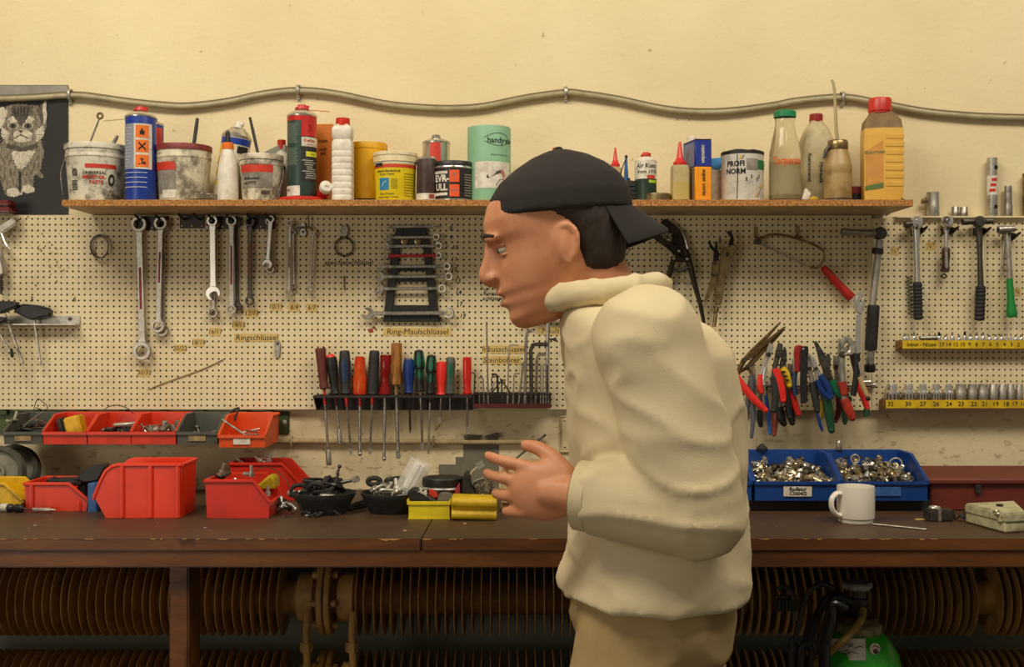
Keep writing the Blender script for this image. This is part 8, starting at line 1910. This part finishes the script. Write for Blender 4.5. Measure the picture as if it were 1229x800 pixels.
for k, (a, b_, c) in ARM.items():
    A, B, C_ = W(*a), W(*b_), W(*c)
    body.tube([A, A.lerp(B, .5), B], [.055, .048, .040], 16, smooth=4); body.tube([B, B.lerp(C_, .35), C_], [.041, .043, .027], 16, smooth=4); body.ball(A, .058, 16, 10)
    X = (C_-B).normalized(); X = (X+Vector((-.25 if k == 'near' else 0, 0, -.02))).normalized(); m = 1 if k == 'near' else -1
    Y = Vector((0, m, 0)); Y = (Y-X*Y.dot(X)).normalized(); Z = X.cross(Y) if X.cross(Y).z > 0 else -X.cross(Y)
    HV = len(body.v)
    def h(x, y, z): return C_+X*x+Y*y+Z*z
    body.ball((0, 0, 0), 1, 18, 12); HM = Matrix((X, Y, Z)).transposed().to_4x4(); HM.translation = h(.046, .002, 0)
    for i in range(HV, len(body.v)): q = body.v[i]; body.v[i] = HM @ Vector((q.x*.05, q.y*.0175, q.z*.041))
    body.tube([h(-.02, 0, 0), h(.02, 0, 0), h(.05, .001, 0)], [.026, .025, .022], 14, smooth=3)
    for i, (z, L) in enumerate(((.033, .074), (.0112, .083), (-.0112, .077), (-.032, .061))):
        p = h(.075-abs(i-1.2)*.003, .002, z*.95); pts = [h(.05, .002, z*.7), p]; ang = rad(8+5*i)
        q = p
        for j, f_ in enumerate((.45, .31, .24)):
            q = q+(X*math.cos(ang)+Y*math.sin(ang))*L*f_+Z*(.10*z/.03*L*f_); pts.append(q); ang += rad(18+5*i)
        body.tube(pts, [.0095, .0092, .0086, .0078, .0064], 10, smooth=3); body.ball(pts[-1], .0062, 8, 6)
    pts = [h(.012, .004, .022), h(.036, .012, .043), h(.062, .020, .056), h(.084, .027, .058)]
    body.tube(pts, [.014, .0125, .0105, .0078], 10, smooth=4); body.ball(pts[-1], .0076, 8, 6)
LEG = {'near': (W(774, 712, .985), Vector((W(694, 0, 1.0).x, -1.02, .50)), Vector((W(700, 0, 1.0).x, -1.03, .09)), -.17), 'far': (W(790, 705, .80), Vector((W(812, 0, .8).x, -.80, .50)), Vector((W(872, 0, .8).x, -.79, .115)), -.16)}
for k, (A, B, C_, f_) in LEG.items():
    body.tube([A, A.lerp(B, .5), B], [.088, .074, .056], 18, smooth=4); body.tube([B, B.lerp(C_, .35), C_], [.054, .056, .036], 16, smooth=4)
    body.tube([C_+Vector((.03, 0, -.045)), C_+Vector((-.06, 0, -.05)), C_+Vector((-.15, 0, -.062))], [.034, .034, .022], 12, smooth=3)
bd, nr = fuse(body, .0034, 5, .5)
man = Thing('person', 'man in cream work coat and dark backward cap walking along the workbench', 'person', (W(770, 0, .9).x, -.9, 0))
pb = man.part('body', bd, skin, sharp=3)
# eyes and brows
for s_ in (-1, 1):
    g = G().at(MH).ball((.0755, s_*.031, .002), (.0105, .012, .0085), 14, 10); man.part('eye', g, mat('eye_white', (206, 196, 180), .2))
    g = G().at(MH).ball((.0845, s_*.0315, .0015), (.0026, .0045, .0048), 12, 8); man.part('iris', g, mat('eye_brown', (44, 28, 18), .15))
    g = G().at(MH).ball((.0755, s_*.031, .0075), (.0122, .0142, .0068), 14, 8).ball((.0722, s_*.0305, -.0062), (.0118, .0135, .0052), 14, 8); man.part('eyelid', g, skin)
    g = G().at(MH).tube([(.0985, s_*.012, .0225), (.0985, s_*.030, .027), (.0865, s_*.050, .0225)], [.0026, .0036, .002], 8, smooth=4); man.part('eyebrow', g, hairm)
g = G().at(MH).tube([(.0985, -.016, -.0655), (.1005, 0, -.0655), (.0985, .016, -.0655)], .0012, 6, smooth=3); man.part('mouth_line', g, mat('lip_shadow', (120, 58, 44), .6))
# hair at the nape and temples, under the cap
g = G().at(MH)
loft(g, [((-.052, 0, -.066), .030, .052), ((-.052, 0, -.05), .043, .067), ((-.052, 0, -.02), .052, .0745), ((-.05, 0, .01), .056, .0785), ((-.03, 0, .04), .077, .081), ((-.01, 0, .06), .09, .078)], 32, 2.2)
hg, hn = fuse(g, .005, 3); wrinkle(hg, hn, .0016, (90, 90, 24), 120, .0008); man.part('hair', hg, hairm, sharp=3)
# cap worn backwards
MC2 = MH @ Matrix.Translation((-.01, 0, .004)) @ Matrix.Rotation(rad(-9), 4, 'Y')
cp = G().at(MC2)
capsec = [(.030, .1055, -.1095, .0865), (.034, .107, -.111, .088), (.06, .100, -.109, .0865), (.082, .084, -.097, .079), (.100, .060, -.078, .063), (.115, .034, -.052, .042), (.124, .010, -.026, .020), (.1265, -.004, -.012, .006)]
loft(cp, [(((f_+b_)/2, 0, z), (f_-b_)/2, w) for z, f_, b_, w in capsec], 40, 2.15)
cf, cn = fuse(cp, .0045, 3); crown = man.part('cap_crown', cf, capm, sharp=3)
g = G().at(MC2)
vs = []; fs = []; n = 16; m = 6
for lay in (0, -.004):
    for j in range(m+1):
        for i in range(n+1):
            a = rad(-54+108*i/n); rr = j/m
            x = -.004-(.104*math.cos(a)*(1+.0*rr))-rr*.052*max(0, math.cos(a*1.25))**.7
            y = (.087+.004*rr)*math.sin(a)
            vs.append((x, y, .036-rr*.040-.020*(math.sin(a)**2)*(.4+rr)+lay))
N_ = (n+1)*(m+1)
for j in range(m):
    for i in range(n):
        q = j*(n+1)+i; fs.append((q, q+1, q+n+2, q+n+1)); fs.append((N_+q, N_+q+n+1, N_+q+n+2, N_+q+1))
for i in range(n): q = m*(n+1)+i; fs.append((q, q+1, N_+q+1, N_+q))
for j in range(m):
    for i in (0, n): q = j*(n+1)+i; fs.append((q, q+n+1, N_+q+n+1, N_+q))
g.add(vs, fs); man.part('cap_brim', g, capm, under=None, sharp=1.2)
man.part('cap_button', G().at(MC2).ball((-.008, 0, .127), (.007, .007, .004), 12, 6), capm)
# work coat
ct = G()
js = [(366, 728, .068, .085), (380, 744, .092, .145), (396, 757, .108, .19), (425, 770, .123, .215), (470, 779, .126, .208), (540, 783, .126, .20), (600, 784, .124, .195), (660, 783, .130, .20), (684, 777, .135, .208), (694, 776, .137, .211)]
loft(ct, [((W(px, py, .9).x, -.9, W(px, py, .9).z), a, b_) for py, px, a, b_ in js[::-1]], 36, 2.35)
for k, (a, b_, c) in ARM.items():
    A, B, C_ = W(*a), W(*b_), W(*c)
    Wr = B.lerp(C_, .93)
    ct.ball(A, .074, 18, 12); ct.tube([A, A.lerp(B, .5), B], [.072, .066, .062], 18, smooth=4); ct.ball(B, .060, 16, 10); ct.tube([B, B.lerp(Wr, .5), Wr], [.064, .058, .045], 18, smooth=4)
cg, cn = fuse(ct, .0065, 6)
wrinkle(cg, cn, .0052, (7, 7, 17), 7, .004, 5.3)
man.part('coat', cg, cloth, sharp=3)
for k, (a, b_, c) in ARM.items():
    B, C_ = W(*b_), W(*c); p = B.lerp(C_, .86); q = B.lerp(C_, 1.0)
    man.part('cuff', G().tube([p, p.lerp(q, .1), p.lerp(q, .9), q, q-(q-p)*.15], [.045, .048, .047, .043, .030], 22), cloth)
g = G(); c0 = W(722, 362, .9)
pts = []
for k in range(30):
    a = 2*PI*k/30; pts.append(c0+Vector((.082*math.cos(a), .092*math.sin(a), .010*math.cos(a)+.012)))
g.tube(pts, .019, 10, closed=True); kg, kn = fuse(g, .005, 3); wrinkle(kg, kn, .003, (20, 20, 20), 50, .001); man.part('collar', kg, cloth, sharp=3)
# trousers
tr_ = G()
loft(tr_, [((W(778, 760, .9).x, -.9, W(0, 760, .9).z), .105, .175), ((W(778, 720, .9).x, -.9, W(0, 720, .9).z), .118, .19), ((W(778, 690, .9).x, -.9, W(0, 690, .9).z), .112, .18)], 28, 2.3)
for k, (A, B, C_, f_) in LEG.items():
    tr_.ball(A, .09, 18, 12); tr_.tube([A, A.lerp(B, .5), B, B.lerp(C_, .4), C_+Vector((.004, 0, -.02))], [.09, .092, .078, .076, .068], 20, smooth=4)
tg, tn = fuse(tr_, .008, 5); wrinkle(tg, tn, .008, (6, 8, 10), 9, .006, 7.7); man.part('trousers', tg, pants, sharp=3)
for k, (A, B, C_, f_) in LEG.items():
    s_ = G(); o_ = Vector((C_.x, C_.y, 0)); up = 0 if k == 'near' else .0
    s_.tube([o_+Vector((.055, 0, .048)), o_+Vector((.0, 0, .052)), o_+Vector((-.09, 0, .045)), o_+Vector((-.19, 0, .036))], [.042, .048, .046, .030], 16, smooth=4); s_.tube([o_+Vector((.01, 0, .04)), o_+Vector((.008, 0, .13))], [.05, .052], 16)
    sg, sn = fuse(s_, .006, 3)
    for i, p in enumerate(sg.v): sg.v[i] = Vector((p.x, p.y, max(p.z, .012)))
    man.part('shoe', sg, mat('work_shoe', (38, 30, 26), .5), sharp=3)
    man.part('sole', G().prism([(o_.x+.095, o_.y-.036), (o_.x+.1, o_.y+.036), (o_.x-.1, o_.y+.046), (o_.x-.2, o_.y+.030), (o_.x-.215, o_.y), (o_.x-.2, o_.y-.030), (o_.x-.1, o_.y-.046)], .0005, .016, .003, 'z'), rubber)

man.o.location.y -= .045
# ================================================================ LIGHT AND CAMERA
w = bpy.data.worlds.new('room_light'); SC.world = w; w.use_nodes = True
bg = w.node_tree.nodes['Background']; bg.inputs['Color'].default_value = (1, .90, .74, 1); bg.inputs['Strength'].default_value = WORLD
def area(name, loc, target, sx, sy, energy, col=(1, .91, .75)):
    l = bpy.data.lights.new(name, 'AREA'); l.shape = 'RECTANGLE'; l.size = sx; l.size_y = sy; l.energy = energy; l.color = col
    o = bpy.data.objects.new(name, l); COL.objects.link(o); o.location = loc
    o.rotation_euler = (Vector(target)-Vector(loc)).to_track_quat('-Z', 'Y').to_euler(); return o
area('ceiling_light', (-1.2, -1.75, 3.2), (-.3, 0, 1.2), 1.6, .6, KEY_L)
area('ceiling_light', (1.2, -1.75, 3.2), (.3, 0, 1.2), 1.6, .6, KEY_R)
area('low_fill_light', (-2.6, -4.2, 1.2), (-.4, 0, .8), 1.6, 1.2, FILL)  # added fill lamp, low on the left, brightens the pipes under the bench
cam = bpy.data.cameras.new('camera'); co = bpy.data.objects.new('camera', cam); COL.objects.link(co)
cam.sensor_width = 36; cam.lens = F/1229*36; cam.clip_start = .05; co.location = (0, -D, CZ); co.rotation_euler = (PI/2, 0, 0)
SC.camera = co
vs_ = SC.view_settings; vs_.view_transform = 'Standard'; vs_.look = 'None'; vs_.gamma = 1; vs_.exposure = EXPO; vs_.use_curve_mapping = False
